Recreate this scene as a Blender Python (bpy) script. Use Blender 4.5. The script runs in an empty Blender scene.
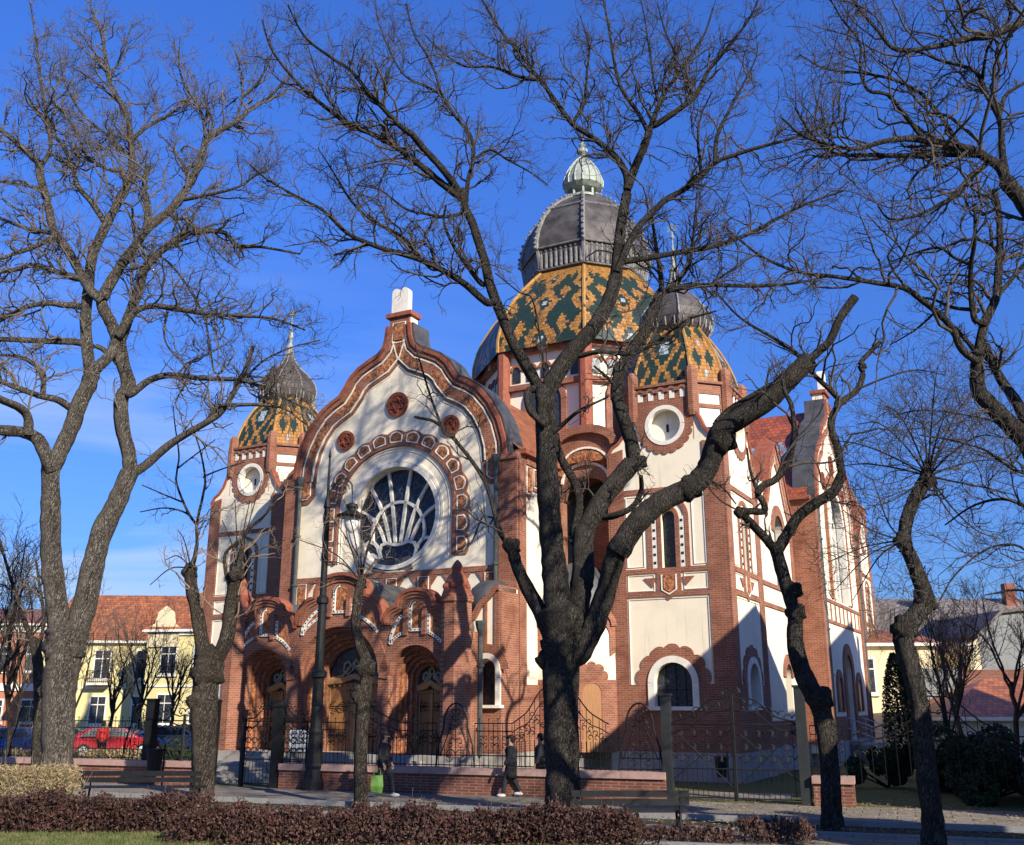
import bpy, math, random
import numpy as np
from math import sin, cos, pi, radians, sqrt, atan2
from mathutils import Vector, Matrix
from mathutils.geometry import tessellate_polygon
random.seed(7); rng = np.random.default_rng(7)
S = bpy.context.scene
COL = S.collection

# ---------------------------------------------------------------- camera, sky, sun
CAMZ = 2.5; PITCH = radians(15.775); FPX = 1000.0; CX, CY = 512.0, 422.5
cam = bpy.data.cameras.new('camera'); cam.lens = 36 * FPX / 1024; cam.sensor_width = 36; cam.clip_end = 3000
co = bpy.data.objects.new('camera', cam); COL.objects.link(co); co.location = (0, 0, CAMZ)
co.rotation_euler = (pi / 2 + PITCH, 0, 0); S.camera = co
SUN_AZ = radians(305.0); SUN_EL = radians(27.0)
w = bpy.data.worlds.new('World'); S.world = w; w.use_nodes = True
wn = w.node_tree.nodes; wl = w.node_tree.links; wn.clear()
out = wn.new('ShaderNodeOutputWorld'); bg = wn.new('ShaderNodeBackground'); sky = wn.new('ShaderNodeTexSky')
sky.sky_type = 'NISHITA'; sky.sun_disc = False; sky.sun_elevation = SUN_EL
sky.sun_rotation = pi / 2 - SUN_AZ
sky.air_density = 1.0; sky.dust_density = 0.15; sky.ozone_density = 3.0; sky.altitude = 100
hsv = wn.new('ShaderNodeHueSaturation'); hsv.inputs['Saturation'].default_value = 1.0; hsv.inputs['Hue'].default_value = 0.5
tint = wn.new('ShaderNodeMixRGB'); tint.blend_type = 'MULTIPLY'; tint.inputs[0].default_value = 1; 
gz = wn.new('ShaderNodeMapRange'); gz.inputs['From Min'].default_value = 0.05; gz.inputs['From Max'].default_value = 0.55
gt = wn.new('ShaderNodeMixRGB'); gt.inputs[1].default_value = (0.29, 0.44, 0.76, 1); gt.inputs[2].default_value = (0.42, 0.77, 1.55, 1)
wl.new(gz.outputs[0], gt.inputs[0]); wl.new(gt.outputs[0], tint.inputs[2])
wl.new(sky.outputs[0], hsv.inputs['Color'])
# thin cirrus low over the horizon
tc = wn.new('ShaderNodeTexCoord'); sp = wn.new('ShaderNodeSeparateXYZ'); wl.new(tc.outputs['Generated'], sp.inputs[0])
wl.new(sp.outputs['Z'], gz.inputs['Value'])
mp = wn.new('ShaderNodeMapping'); mp.inputs['Scale'].default_value = (1.3, 1.3, 7.5); mp.inputs['Rotation'].default_value = (0.12, 0.10, 0.2)
wl.new(tc.outputs['Generated'], mp.inputs[0])
nz = wn.new('ShaderNodeTexNoise'); nz.inputs['Scale'].default_value = 2.3; nz.inputs['Detail'].default_value = 9; nz.inputs['Roughness'].default_value = 0.55; nz.inputs['Distortion'].default_value = 0.5
wl.new(mp.outputs[0], nz.inputs['Vector'])
cr = wn.new('ShaderNodeValToRGB'); cr.color_ramp.elements[0].position = 0.42; cr.color_ramp.elements[1].position = 0.78
wl.new(nz.outputs['Fac'], cr.inputs[0])
mr = wn.new('ShaderNodeMapRange'); mr.inputs['From Min'].default_value = 0.44; mr.inputs['From Max'].default_value = 0.16; mr.inputs['To Min'].default_value = 0.0; mr.inputs['To Max'].default_value = 1.0
wl.new(sp.outputs['Z'], mr.inputs['Value'])
mx = wn.new('ShaderNodeMapRange'); mx.inputs['From Min'].default_value = 0.12; mx.inputs['From Max'].default_value = -0.25
wl.new(sp.outputs['X'], mx.inputs['Value'])
m1 = wn.new('ShaderNodeMath'); m1.operation = 'MULTIPLY'; wl.new(cr.outputs[0], m1.inputs[0]); wl.new(mr.outputs[0], m1.inputs[1])
m2 = wn.new('ShaderNodeMath'); m2.operation = 'MULTIPLY'; wl.new(m1.outputs[0], m2.inputs[0]); wl.new(mx.outputs[0], m2.inputs[1])
m3 = wn.new('ShaderNodeMath'); m3.operation = 'MULTIPLY'; wl.new(m2.outputs[0], m3.inputs[0]); m3.inputs[1].default_value = 0.85
mix = wn.new('ShaderNodeMixRGB'); wl.new(m3.outputs[0], mix.inputs[0]); wl.new(hsv.outputs[0], tint.inputs[1]); wl.new(tint.outputs[0], mix.inputs[1]); mix.inputs[2].default_value = (4.2, 4.9, 5.8, 1)
wl.new(mix.outputs[0], bg.inputs[0]); bg.inputs['Strength'].default_value = 0.108
wl.new(bg.outputs[0], out.inputs[0])
sl = bpy.data.lights.new('sun', 'SUN'); sl.energy = 5.0; sl.angle = radians(0.53); sl.color = (1.0, 0.93, 0.80)
so = bpy.data.objects.new('sun', sl); COL.objects.link(so)
sd = Vector((cos(SUN_EL) * cos(SUN_AZ), cos(SUN_EL) * sin(SUN_AZ), sin(SUN_EL)))
so.rotation_euler = sd.to_track_quat('Z', 'Y').to_euler()
S.view_settings.view_transform = 'Standard'; S.view_settings.look = 'None'; S.view_settings.exposure = 0.58; S.view_settings.gamma = 1.0

# ---------------------------------------------------------------- picture -> place
_c, _s = cos(PITCH), sin(PITCH)
def ray(x, y):
    a = (x - CX) / FPX; b = -(y - CY) / FPX
    return np.array([a, _c - b * _s, _s + b * _c])
def at(x, y, Y):                       # the point seen at pixel (x,y) at distance Y in front of the viewer
    r = ray(x, y); return np.array([0, 0, CAMZ]) + r * (Y / r[1])
def gp(x, y, z=0.0):                   # the point seen at pixel (x,y) on the level z
    r = ray(x, y); return np.array([0, 0, CAMZ]) + r * ((z - CAMZ) / r[2])

# ---------------------------------------------------------------- mesh building
class MB:
    def __init__(s): s.v = []; s.f = []; s.uv = {}
    def quad(s, a, b, c, d, uv=None):
        n = len(s.v); s.v += [tuple(a), tuple(b), tuple(c), tuple(d)]
        if uv: s.uv[len(s.f)] = uv
        s.f.append((n, n + 1, n + 2, n + 3))
    def tri(s, a, b, c, uv=None):
        n = len(s.v); s.v += [tuple(a), tuple(b), tuple(c)]
        if uv: s.uv[len(s.f)] = uv
        s.f.append((n, n + 1, n + 2))
    def add(s, vs, fs):
        n = len(s.v); s.v += [tuple(v) for v in vs]; s.f += [tuple(i + n for i in f) for f in fs]
    def box(s, x0, x1, y0, y1, z0, z1):
        vs = [(x, y, z) for z in (z0, z1) for x, y in ((x0, y0), (x1, y0), (x1, y1), (x0, y1))]
        s.add(vs, [(3, 2, 1, 0), (4, 5, 6, 7), (0, 1, 5, 4), (1, 2, 6, 5), (2, 3, 7, 6), (3, 0, 4, 7)])
        return s
    def obox(s, c, ax, hx, hy, z0, z1):      # box turned so its long side runs along ax (2D)
        a = np.array([ax[0], ax[1], 0.]); a /= np.linalg.norm(a); b = np.array([-a[1], a[0], 0.])
        c = np.array([c[0], c[1], 0.])
        vs = []
        for z in (z0, z1):
            for i, j in ((-1, -1), (1, -1), (1, 1), (-1, 1)):
                p = c + a * hx * i + b * hy * j; vs.append((p[0], p[1], z))
        s.add(vs, [(3, 2, 1, 0), (4, 5, 6, 7), (0, 1, 5, 4), (1, 2, 6, 5), (2, 3, 7, 6), (3, 0, 4, 7)])
        return s
    def lathe(s, cx, cy, prof, n=24, a0=0.0, cap=True, sx=1, sy=1):   # prof: (r,z)
        base = len(s.v); m = len(prof)
        for r, z in prof:
            for k in range(n):
                a = a0 + 2 * pi * k / n; s.v.append((cx + r * cos(a) * sx, cy + r * sin(a) * sy, z))
        for i in range(m - 1):
            for k in range(n):
                k2 = (k + 1) % n
                s.f.append((base + i * n + k, base + i * n + k2, base + (i + 1) * n + k2, base + (i + 1) * n + k))
        if cap:
            s.f.append(tuple(base + k for k in reversed(range(n)))); s.f.append(tuple(base + (m - 1) * n + k for k in range(n)))
        return s
    def tube(s, pts, rad, n=6, cap=True):
        pts = [np.array(p, float) for p in pts]; m = len(pts)
        if not hasattr(rad, '__len__'): rad = [rad] * m
        base = len(s.v); t0 = pts[1] - pts[0]; t0 /= (np.linalg.norm(t0) + 1e-9)
        ref = np.array([0, 0, 1.]) if abs(t0[2]) < .9 else np.array([1., 0, 0])
        u = np.cross(t0, ref); u /= np.linalg.norm(u)
        for i in range(m):
            t = pts[min(i + 1, m - 1)] - pts[max(i - 1, 0)]; t /= (np.linalg.norm(t) + 1e-9)
            u = u - t * (u @ t); u /= (np.linalg.norm(u) + 1e-9); v = np.cross(t, u)
            for k in range(n):
                a = 2 * pi * k / n; s.v.append(tuple(pts[i] + (u * cos(a) + v * sin(a)) * rad[i]))
        for i in range(m - 1):
            for k in range(n):
                k2 = (k + 1) % n
                s.f.append((base + i * n + k, base + i * n + k2, base + (i + 1) * n + k2, base + (i + 1) * n + k))
        if cap:
            s.f.append(tuple(base + k for k in reversed(range(n)))); s.f.append(tuple(base + (m - 1) * n + k for k in range(n)))
        return s
    def blob(s, c, r, n=10, m=7):
        c = np.array(c); r = np.array(r) if hasattr(r, '__len__') else np.array([r] * 3)
        base = len(s.v)
        for i in range(m + 1):
            a = -pi / 2 + pi * i / m
            for k in range(n):
                b = 2 * pi * k / n; s.v.append(tuple(c + r * np.array([cos(a) * cos(b), cos(a) * sin(b), sin(a)])))
        for i in range(m):
            for k in range(n):
                k2 = (k + 1) % n
                s.f.append((base + i * n + k, base + i * n + k2, base + (i + 1) * n + k2, base + (i + 1) * n + k))
        return s

class FR:       # a wall's own frame: a = along the wall, z = up, n = out of the wall
    def __init__(s, o, ax, nr): s.o = np.array(o, float); s.a = np.array(ax, float); s.n = np.array(nr, float)
    def p(s, a, z, n=0.0): q = s.o + s.a * a + s.n * n; return (q[0], q[1], q[2] + z)

def plate(mb, fr, outer, n0, n1, holes=()):
    loops = [list(outer)] + [list(h) for h in holes]
    flat = [p for l in loops for p in l]
    tris = tessellate_polygon([[Vector((p[0], p[1], 0)) for p in l] for l in loops])
    N = len(flat); base = len(mb.v)
    mb.v += [fr.p(a, z, n1) for a, z in flat] + [fr.p(a, z, n0) for a, z in flat]
    hand = np.cross(fr.a, [0, 0, 1]) @ fr.n
    for t in tris:
        A, B, C = [flat[i] for i in t]
        cr_ = (B[0] - A[0]) * (C[1] - A[1]) - (B[1] - A[1]) * (C[0] - A[0])
        if (cr_ > 0) != (hand > 0): t = (t[0], t[2], t[1])
        mb.f.append(tuple(base + i for i in t)); mb.f.append(tuple(base + N + i for i in reversed(t)))
    k = 0
    for li, l in enumerate(loops):
        ar = sum(l[i][0] * l[(i + 1) % len(l)][1] - l[(i + 1) % len(l)][0] * l[i][1] for i in range(len(l)))
        ccw = (ar > 0) == (hand > 0)
        if li: ccw = not ccw
        for i in range(len(l)):
            j = (i + 1) % len(l); a, b = base + k + i, base + k + j
            mb.f.append((a, a + N, b + N, b) if ccw else (b, b + N, a + N, a))
        k += len(l)
    return mb
def rect(a0, a1, z0, z1): return [(a0, z0), (a1, z0), (a1, z1), (a0, z1)]
def circ(a, z, r, n=32, rz=None):
    rz = rz or r; return [(a + r * cos(2 * pi * k / n), z + rz * sin(2 * pi * k / n)) for k in range(n)]
def archp(a, z0, zs, r, n=16, rz=None):      # door/window shape: straight to zs, then half circle
    rz = rz or r; return [(a - r, z0), (a + r, z0)] + [(a + r * cos(pi * k / n), zs + rz * sin(pi * k / n)) for k in range(n + 1)]
def scallop(a, z, r, k0, k1, n, bump):       # row of small lobes along an arc of angles k0..k1
    o = []
    for i in range(n):
        for t in range(6):
            th = k0 + (k1 - k0) * (i + t / 6) / n; rr = r + bump * sin(pi * t / 6) ** .6 if t else r
            o.append((a + rr * cos(th), z + rr * sin(th)))
    o.append((a + r * cos(k1), z + r * sin(k1))); return o
def offset(line, d):                          # parallel copy of an open line
    o = []
    for i, p in enumerate(line):
        q0 = line[max(i - 1, 0)]; q1 = line[min(i + 1, len(line) - 1)]
        tx, tz = q1[0] - q0[0], q1[1] - q0[1]; L = sqrt(tx * tx + tz * tz) + 1e-9
        o.append((p[0] - tz / L * d, p[1] + tx / L * d))
    return o
def strip(mb, fr, line, d0, d1, n0, n1):      # raised band between two parallels of a line
    A = offset(line, d0); B = offset(line, d1)
    for i in range(len(line) - 1):
        q = [A[i], A[i + 1], B[i + 1], B[i]]
        f = [fr.p(*c, n1) for c in q]; b = [fr.p(*c, n0) for c in q]
        mb.add(f + b, [(0, 1, 2, 3), (7, 6, 5, 4), (0, 4, 5, 1), (2, 6, 7, 3)] + ([(0, 3, 7, 4)] if i == 0 else []) + ([(1, 5, 6, 2)] if i == len(line) - 2 else []))
    return mb
def ring(mb, fr, a, z, r0, r1, n0, n1, n=32, k0=0, k1=2 * pi):
    return strip(mb, fr, [(a + r0 * cos(k0 + (k1 - k0) * i / n), z + r0 * sin(k0 + (k1 - k0) * i / n)) for i in range(n + 1)], 0, -(r1 - r0), n0, n1)

SPLIT = set('stone_trim terracotta_relief terracotta_panel putty_line brickwork coping octagon_pier front_step side_step law_tablet drum_window drum_pier blind_niche beaded_border wing_wall side_brickwork string_course slot panel_outline boss octagon_panel octagon_wall lead_shoulder scroll_cornice stone_surround bay_window eaves_gutter porch_side_wall low_brick_wall lead_flashing chimney crocket ridge_tile tiled_roof yellow_tiled_roof brown_tile_roof patterned_tile_roof carved_reveal porch_coping glazing_scroll strap_hinge'.split())
def clusters(mb, gap=.06):
    par = list(range(len(mb.v)))
    def find(i):
        while par[i] != i: par[i] = par[par[i]]; i = par[i]
        return i
    for f in mb.f:
        a = find(f[0])
        for k in f[1:]: par[find(k)] = a
    grp = {}
    for fi, f in enumerate(mb.f): grp.setdefault(find(f[0]), []).append(fi)
    V = np.array(mb.v); items = []
    for fs in grp.values():
        ix = np.unique(np.concatenate([np.array(mb.f[k]) for k in fs])); items.append([fs, V[ix].min(0) - gap / 2, V[ix].max(0) + gap / 2])
    n = len(items); q = list(range(n)); LO = np.array([i[1] for i in items]); HI = np.array([i[2] for i in items])
    def fq(i):
        while q[i] != i: q[i] = q[q[i]]; i = q[i]
        return i
    for i in range(n):
        for j in np.nonzero(((LO[i] <= HI[i + 1:]) & (LO[i + 1:] <= HI[i])).all(1))[0]: q[fq(int(j) + i + 1)] = fq(i)
    out_ = {}
    for i in range(n): out_.setdefault(fq(i), []).extend(items[i][0])
    return list(out_.values())
def submesh(mb, fs):
    m = MB(); mp = {}
    for fi in fs:
        f = []
        for i in mb.f[fi]:
            if i not in mp: mp[i] = len(m.v); m.v.append(mb.v[i])
            f.append(mp[i])
        if fi in mb.uv: m.uv[len(m.f)] = mb.uv[fi]
        m.f.append(tuple(f))
    return m
def obj(name, mb, mat, parent=None, smooth=False, label=None, cat=None, group=None, kind=None):
    if name in SPLIT and isinstance(mb, MB) and parent is not None:
        cl = clusters(mb)
        if 1 < len(cl) <= 60:
            r = None
            for fs in cl:
                o = obj1(name, submesh(mb, sorted(fs)), mat, parent, smooth, label, cat, group, kind); r = r or o
            return r
    return obj1(name, mb, mat, parent, smooth, label, cat, group, kind)
def obj1(name, mb, mat, parent=None, smooth=False, label=None, cat=None, group=None, kind=None):
    me = bpy.data.meshes.new(name)
    if isinstance(mb, MB):
        me.from_pydata(mb.v, [], mb.f)
        if mb.uv:
            uvl = me.uv_layers.new(name='UVMap')
            for fi, uv in mb.uv.items():
                for li, c in zip(me.polygons[fi].loop_indices, uv): uvl.data[li].uv = c
    else: me.from_pydata(mb[0], [], mb[1])
    if smooth:
        me.polygons.foreach_set('use_smooth', [True] * len(me.polygons))
    me.materials.append(mat)
    o = bpy.data.objects.new(name, me); COL.objects.link(o)
    if parent: o.parent = parent
    return tag(o, label, cat, group, kind)
def tag(o, label=None, cat=None, group=None, kind=None):
    if label: o['label'] = label
    if cat: o['category'] = cat
    if group: o['group'] = group
    if kind: o['kind'] = kind
    return o
def thing(name, label, cat, loc=(0, 0, 0), rz=0, group=None):
    o = bpy.data.objects.new(name, None); COL.objects.link(o); o.location = loc; o.rotation_euler = (0, 0, rz)
    o.empty_display_size = .3
    return tag(o, label, cat, group)
def copy_tree(o, parent=None):
    c = o.copy(); COL.objects.link(c)
    if parent: c.parent = parent
    for ch in list(o.children): copy_tree(ch, c)
    return c

# ---------------------------------------------------------------- materials
class G:        # small wrapper: arithmetic on shader sockets
    def __init__(s, nt, so): s.nt = nt; s.so = so
    def _m(s, op, *o):
        n = s.nt.nodes.new('ShaderNodeMath'); n.operation = op
        for i, x in enumerate((s,) + o):
            if isinstance(x, G): s.nt.links.new(x.so, n.inputs[i])
            else: n.inputs[i].default_value = x
        return G(s.nt, n.outputs[0])
    def __add__(s, o): return s._m('ADD', o)
    def __sub__(s, o): return s._m('SUBTRACT', o)
    def __mul__(s, o): return s._m('MULTIPLY', o)
    def lt(s, o): return s._m('LESS_THAN', o)
    def gt(s, o): return s._m('GREATER_THAN', o)
    def mx(s, o): return s._m('MAXIMUM', o)
    def mn(s, o): return s._m('MINIMUM', o)
    def abs(s): return s._m('ABSOLUTE')
    def floor(s): return s._m('FLOOR')
    def mod(s, o): return s._m('FLOORED_MODULO', o)
    def sin(s): return s._m('SINE')
def mat_base(name, rough=.8, spec=.3):
    m = bpy.data.materials.new(name); m.use_nodes = True; nt = m.node_tree; b = nt.nodes['Principled BSDF']
    b.inputs['Roughness'].default_value = rough; b.inputs['Specular IOR Level'].default_value = spec
    return m, nt, b
def mixc(nt, fac, a, b):
    n = nt.nodes.new('ShaderNodeMixRGB')
    for i, x in enumerate((fac, a, b)):
        if isinstance(x, G): nt.links.new(x.so, n.inputs[i])
        elif hasattr(x, 'is_output'): nt.links.new(x, n.inputs[i])
        elif isinstance(x, tuple): n.inputs[i].default_value = (*x, 1)
        else: n.inputs[i].default_value = x
    return n.outputs[0]
def noise(nt, scale, detail=5, rough=.6, vec=None, dist=0.0):
    n = nt.nodes.new('ShaderNodeTexNoise'); n.inputs['Scale'].default_value = scale; n.inputs['Detail'].default_value = detail
    n.inputs['Roughness'].default_value = rough; n.inputs['Distortion'].default_value = dist
    if vec is None:
        t = nt.nodes.new('ShaderNodeTexCoord'); vec = t.outputs['Object']
    nt.links.new(vec, n.inputs['Vector']); return G(nt, n.outputs['Fac'])
def ramp(nt, g, stops):
    n = nt.nodes.new('ShaderNodeValToRGB'); e = n.color_ramp.elements
    while len(e) < len(stops): e.new(.5)
    for i, (p, c) in enumerate(stops): e[i].position = p; e[i].color = (*c, 1)
    nt.links.new(g.so, n.inputs[0]); return n.outputs[0]
def bump(nt, b, g, strength=.3, dist=.02):
    n = nt.nodes.new('ShaderNodeBump'); n.inputs['Strength'].default_value = strength; n.inputs['Distance'].default_value = dist
    nt.links.new(g.so, n.inputs['Height']); nt.links.new(n.outputs[0], b.inputs['Normal'])
def M_noise(name, c0, c1, scale=4, rough=.8, bs=.2, bd=.01, metal=0, detail=6, spec=.3, vscale=None):
    m, nt, b = mat_base(name, rough, spec); vec = None
    if vscale:
        t = nt.nodes.new('ShaderNodeTexCoord'); mp = nt.nodes.new('ShaderNodeMapping'); mp.inputs['Scale'].default_value = vscale
        nt.links.new(t.outputs['Object'], mp.inputs[0]); vec = mp.outputs[0]
    g = noise(nt, scale, detail, vec=vec)
    nt.links.new(ramp(nt, g, [(.3, c0), (.7, c1)]), b.inputs['Base Color']); b.inputs['Metallic'].default_value = metal
    if bs: bump(nt, b, g, bs, bd)
    return m
def M_brick(name, c1, c2, mortar, bw=.26, rh=.078):
    m, nt, b = mat_base(name, .85, .2)
    t = nt.nodes.new('ShaderNodeTexCoord'); s_ = nt.nodes.new('ShaderNodeSeparateXYZ'); nt.links.new(t.outputs['Object'], s_.inputs[0])
    cmb = nt.nodes.new('ShaderNodeCombineXYZ'); xy = G(nt, s_.outputs[0]) + G(nt, s_.outputs[1])
    nt.links.new(xy.so, cmb.inputs[0]); nt.links.new(s_.outputs[2], cmb.inputs[1])
    br = nt.nodes.new('ShaderNodeTexBrick'); nt.links.new(cmb.outputs[0], br.inputs['Vector'])
    br.inputs['Scale'].default_value = 1; br.inputs['Brick Width'].default_value = bw; br.inputs['Row Height'].default_value = rh
    br.inputs['Mortar Size'].default_value = .009; br.inputs['Mortar Smooth'].default_value = .2; br.inputs['Bias'].default_value = -.1
    br.inputs['Color1'].default_value = (*c1, 1); br.inputs['Color2'].default_value = (*c2, 1); br.inputs['Mortar'].default_value = (*mortar, 1)
    g = noise(nt, 1.1, 7); g2 = noise(nt, 14, 3)
    c = mixc(nt, (g - .46) * 2.8, br.outputs['Color'], tuple(x * .42 for x in c1))
    c = mixc(nt, (g2 - .5) * 1.6, c, tuple(min(1, x * 1.4) for x in c2))
    nt.links.new(c, b.inputs['Base Color']); bump(nt, b, G(nt, br.outputs['Fac']) * -1.0 + g2 * .4, .5, .012)
    return m
BRICK = M_brick('brick', (.33, .115, .060), (.215, .070, .040), (.36, .26, .19))
BRICKD = M_brick('old_brick', (.30, .085, .045), (.22, .06, .035), (.30, .2, .15))
def M_plaster(name, c, dirt=.35, sc=.6):
    m, nt, b = mat_base(name, .9, .15); g = noise(nt, sc, 9, .65); g2 = noise(nt, 30, 3)
    t = nt.nodes.new('ShaderNodeTexCoord'); mp_ = nt.nodes.new('ShaderNodeMapping'); mp_.inputs['Scale'].default_value = (3.2, 3.2, .22); nt.links.new(t.outputs['Object'], mp_.inputs[0])
    gs = noise(nt, 1.6, 6, .6, vec=mp_.outputs[0])
    c1 = mixc(nt, ((g - .48) * 1.8).mx(0.0) * dirt * 3, c, tuple(x * .68 for x in c))
    nt.links.new(mixc(nt, ((gs - .58) * 2.6).mx(0.0).mn(.38), c1, (c[0] * .55, c[1] * .5, c[2] * .44)), b.inputs['Base Color'])
    bump(nt, b, g2, .12, .01); return m
WHITE = M_plaster('cream_plaster', (.86, .75, .56))
WTRIM = M_plaster('white_stone', (.80, .74, .62), .5, 3)
TERRA = M_noise('terracotta_relief', (.13, .03, .012), (.62, .26, .11), 7, .75, 1.0, .12)
TERRAP = M_noise('smooth_terracotta', (.22, .062, .035), (.34, .11, .06), 5, .75, .4, .03)
PLINTH = M_noise('plinth_stone', (.28, .25, .21), (.42, .38, .33), 2.2, .9, .3, .03)
LEAD = M_noise('lead_sheet', (.06, .06, .062), (.12, .118, .115), 2, .55, .2, .02, .3)
IRON = M_noise('black_iron', (.006, .006, .006), (.013, .013, .013), 8, .6, .15, .01, 0)
DARK = M_noise('near_black', (.012, .012, .014), (.02, .02, .025), 3, .6, 0)  # plain near-black colour of slots, dome seams and beads
ONION = M_noise('weathered_zinc', (.035, .030, .027), (.13, .11, .10), 1.3, .6, .4, .05, .2, 9)
COPPER = M_noise('pale_patina', (.22, .24, .20), (.42, .44, .36), 4, .6, .3, .03, .1)
DOORW = M_noise('oak_door', (.24, .10, .03), (.36, .17, .06), 3, .5, .3, .01, 0, 6, .4, (9, 9, .8))
ZINC = M_noise('zinc_pipe', (.06, .065, .06), (.11, .115, .105), 3, .5, .1, .01, .3)
def M_glass(name, c, lead=True, sc=3.2):
    m, nt, b = mat_base(name, .3, .35)
    v = nt.nodes.new('ShaderNodeTexVoronoi'); v.feature = 'DISTANCE_TO_EDGE'; v.inputs['Scale'].default_value = sc
    t = nt.nodes.new('ShaderNodeTexCoord'); nt.links.new(t.outputs['Object'], v.inputs['Vector'])
    g = noise(nt, 4, 3); base = mixc(nt, (g - .35) * 2, c, tuple(min(1, x * 2.4) for x in c))
    nt.links.new(mixc(nt, G(nt, v.outputs['Distance']).lt(.025), base, (.09, .085, .08)) if lead else base, b.inputs['Base Color'])
    bump(nt, b, g, .25, .02); return m
GLASSB = M_glass('blue_leaded_glass', (.006, .011, .028)); GLASSD = M_glass('dark_leaded_glass', (.015, .018, .022), True, 5)
def tile_mat(name, fn, nu=11, rv=.24):
    m, nt, b = mat_base(name, .5, .35)
    uv = nt.nodes.new('ShaderNodeUVMap'); s_ = nt.nodes.new('ShaderNodeSeparateXYZ'); nt.links.new(uv.outputs[0], s_.inputs[0])
    U = G(nt, s_.outputs[0]); V = G(nt, s_.outputs[1]); row = (V * (1 / rv)).floor(); vq = row * rv
    ush = U + (row.mod(2.0) - .5) * (.5 / nu); uq = ((ush * nu).floor() + .5) * (1 / nu)
    wn_ = nt.nodes.new('ShaderNodeTexWhiteNoise'); cb = nt.nodes.new('ShaderNodeCombineXYZ')
    nt.links.new(uq.so, cb.inputs[0]); nt.links.new(row.so, cb.inputs[1]); nt.links.new(cb.outputs[0], wn_.inputs['Vector'])
    c = fn(nt, uq, vq); c = mixc(nt, G(nt, wn_.outputs['Value']) * .55, c, (.02, .02, .02))
    edge = ((ush * nu).mod(1.0) - .5).abs().gt(.43).mx((V * (1 / rv)).mod(1.0).lt(.12))
    c = mixc(nt, edge * .6, c, (.02, .018, .015)); nt.links.new(c, b.inputs['Base Color'])
    bump(nt, b, (V * (1 / rv)).mod(1.0) * -1.0, .7, .05); return m
GRN, YEL, BLU, ORG = (.012, .042, .026), (.50, .22, .04), (.42, .48, .50), (.42, .095, .035)
def f_front(nt, u, v):
    t = ((v - .55).mod(2.1) - 1.05).abs() * .95; au = u.abs()
    k = (t * -.42) + .46
    y = (au - k).abs().lt(.09).mx((au - k - .42).abs().lt(.07))
    c = mixc(nt, y, GRN, YEL); return mixc(nt, (au.lt(.13) * t.lt(.3)), c, BLU)
def f_diag(nt, u, v):
    t = ((v - .2).mod(1.5) - .75).abs(); au = (u.abs() - .36).abs()
    c = mixc(nt, (au * 3.2 + t * 1.6).lt(.85), YEL, GRN)
    t2 = ((v - .95).mod(1.5) - .75).abs()
    c = mixc(nt, (u.abs() * 5 + t2 * 2.5).lt(.6), c, BLU); return mixc(nt, u.abs().gt(.88), c, GRN)
def f_dome(nt, u, v):
    au = u.abs(); ed = au * -1.0 + 1.0
    A = ed * 3.3 + ((v + .3).mod(1.9) - .95).abs() * .95; B = au * 2.9 + ((v + 1.0).mod(2.5) - 1.25).abs() * .75; C_ = ((au - .5).abs() * 3.4 + ((v + .2).mod(2.5) - 1.25).abs() * .8)
    c = mixc(nt, (A.lt(1.12) * A.gt(.42)).mx(B.lt(1.15) * B.gt(.5)), GRN, YEL); c = mixc(nt, C_.lt(.5), c, YEL); c = mixc(nt, B.lt(.2), c, BLU)
    top = (v - 5.0 - ((u * 2.0 + 8.0).mod(.5) - .25).abs() * 3.6).gt(0.0); return mixc(nt, top * C_.gt(.30), c, YEL)
def f_roof(nt, u, v):
    t = (u.mod(4.8) - 2.4).abs(); k = ((v - 2.6) - t * .8).abs().mn(((v - 5.2) + t * .8).abs())
    c = mixc(nt, k.lt(.36), ORG, (.30, .33, .42)); return mixc(nt, (t * 1.0 + (v - 5.6).abs()).lt(.6), c, (.03, .10, .07))
TILE_F = tile_mat('glazed_tiles_green', f_front, 13, .165); TILE_D = tile_mat('glazed_tiles_yellow', f_diag, 13, .165)
TILE_C = tile_mat('glazed_tiles_dome', f_dome, 17, .175); TILE_R = tile_mat('orange_roof_tiles', f_roof, 4, .30)
def f_plain(nt, u, v): return mixc(nt, (noise(nt, .6, 6) - .45) * 2, (.48, .16, .055), (.30, .09, .038))
TILE_P = tile_mat('red_roof_tiles', f_plain, 4, .30)
def f_grey(nt, u, v): return mixc(nt, (noise(nt, .8, 7) - .42) * 2.5, (.36, .29, .22), (.20, .16, .125))
TILE_G = tile_mat('old_grey_tiles', f_grey, 3, .35)
TERRAD = M_noise('dark_terracotta', (.12, .028, .016), (.34, .10, .05), 9, .7, .6, .06)
OAKL = M_noise('light_oak', (.34, .17, .06), (.45, .25, .10), 4, .5, .2, .01)
STEELM = M_noise('galvanised_steel', (.40, .42, .43), (.55, .57, .58), 6, .4, .1, .01, .4)
# ================================================================ the synagogue
PHI = radians(27.806); ORG_ = np.array([7.660, 35.315, 0.0])
def bw(u, d, z=0.0):        # building's own metres -> world
    return np.array([ORG_[0] + u * cos(PHI) + d * sin(PHI), ORG_[1] - u * sin(PHI) + d * cos(PHI), z])
SY = thing('synagogue', 'domed synagogue of red brick and cream plaster with coloured tile roofs', 'synagogue', tuple(ORG_), -PHI)
CU, CD = -12.38, 16.5
TWW = 4.45
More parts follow.
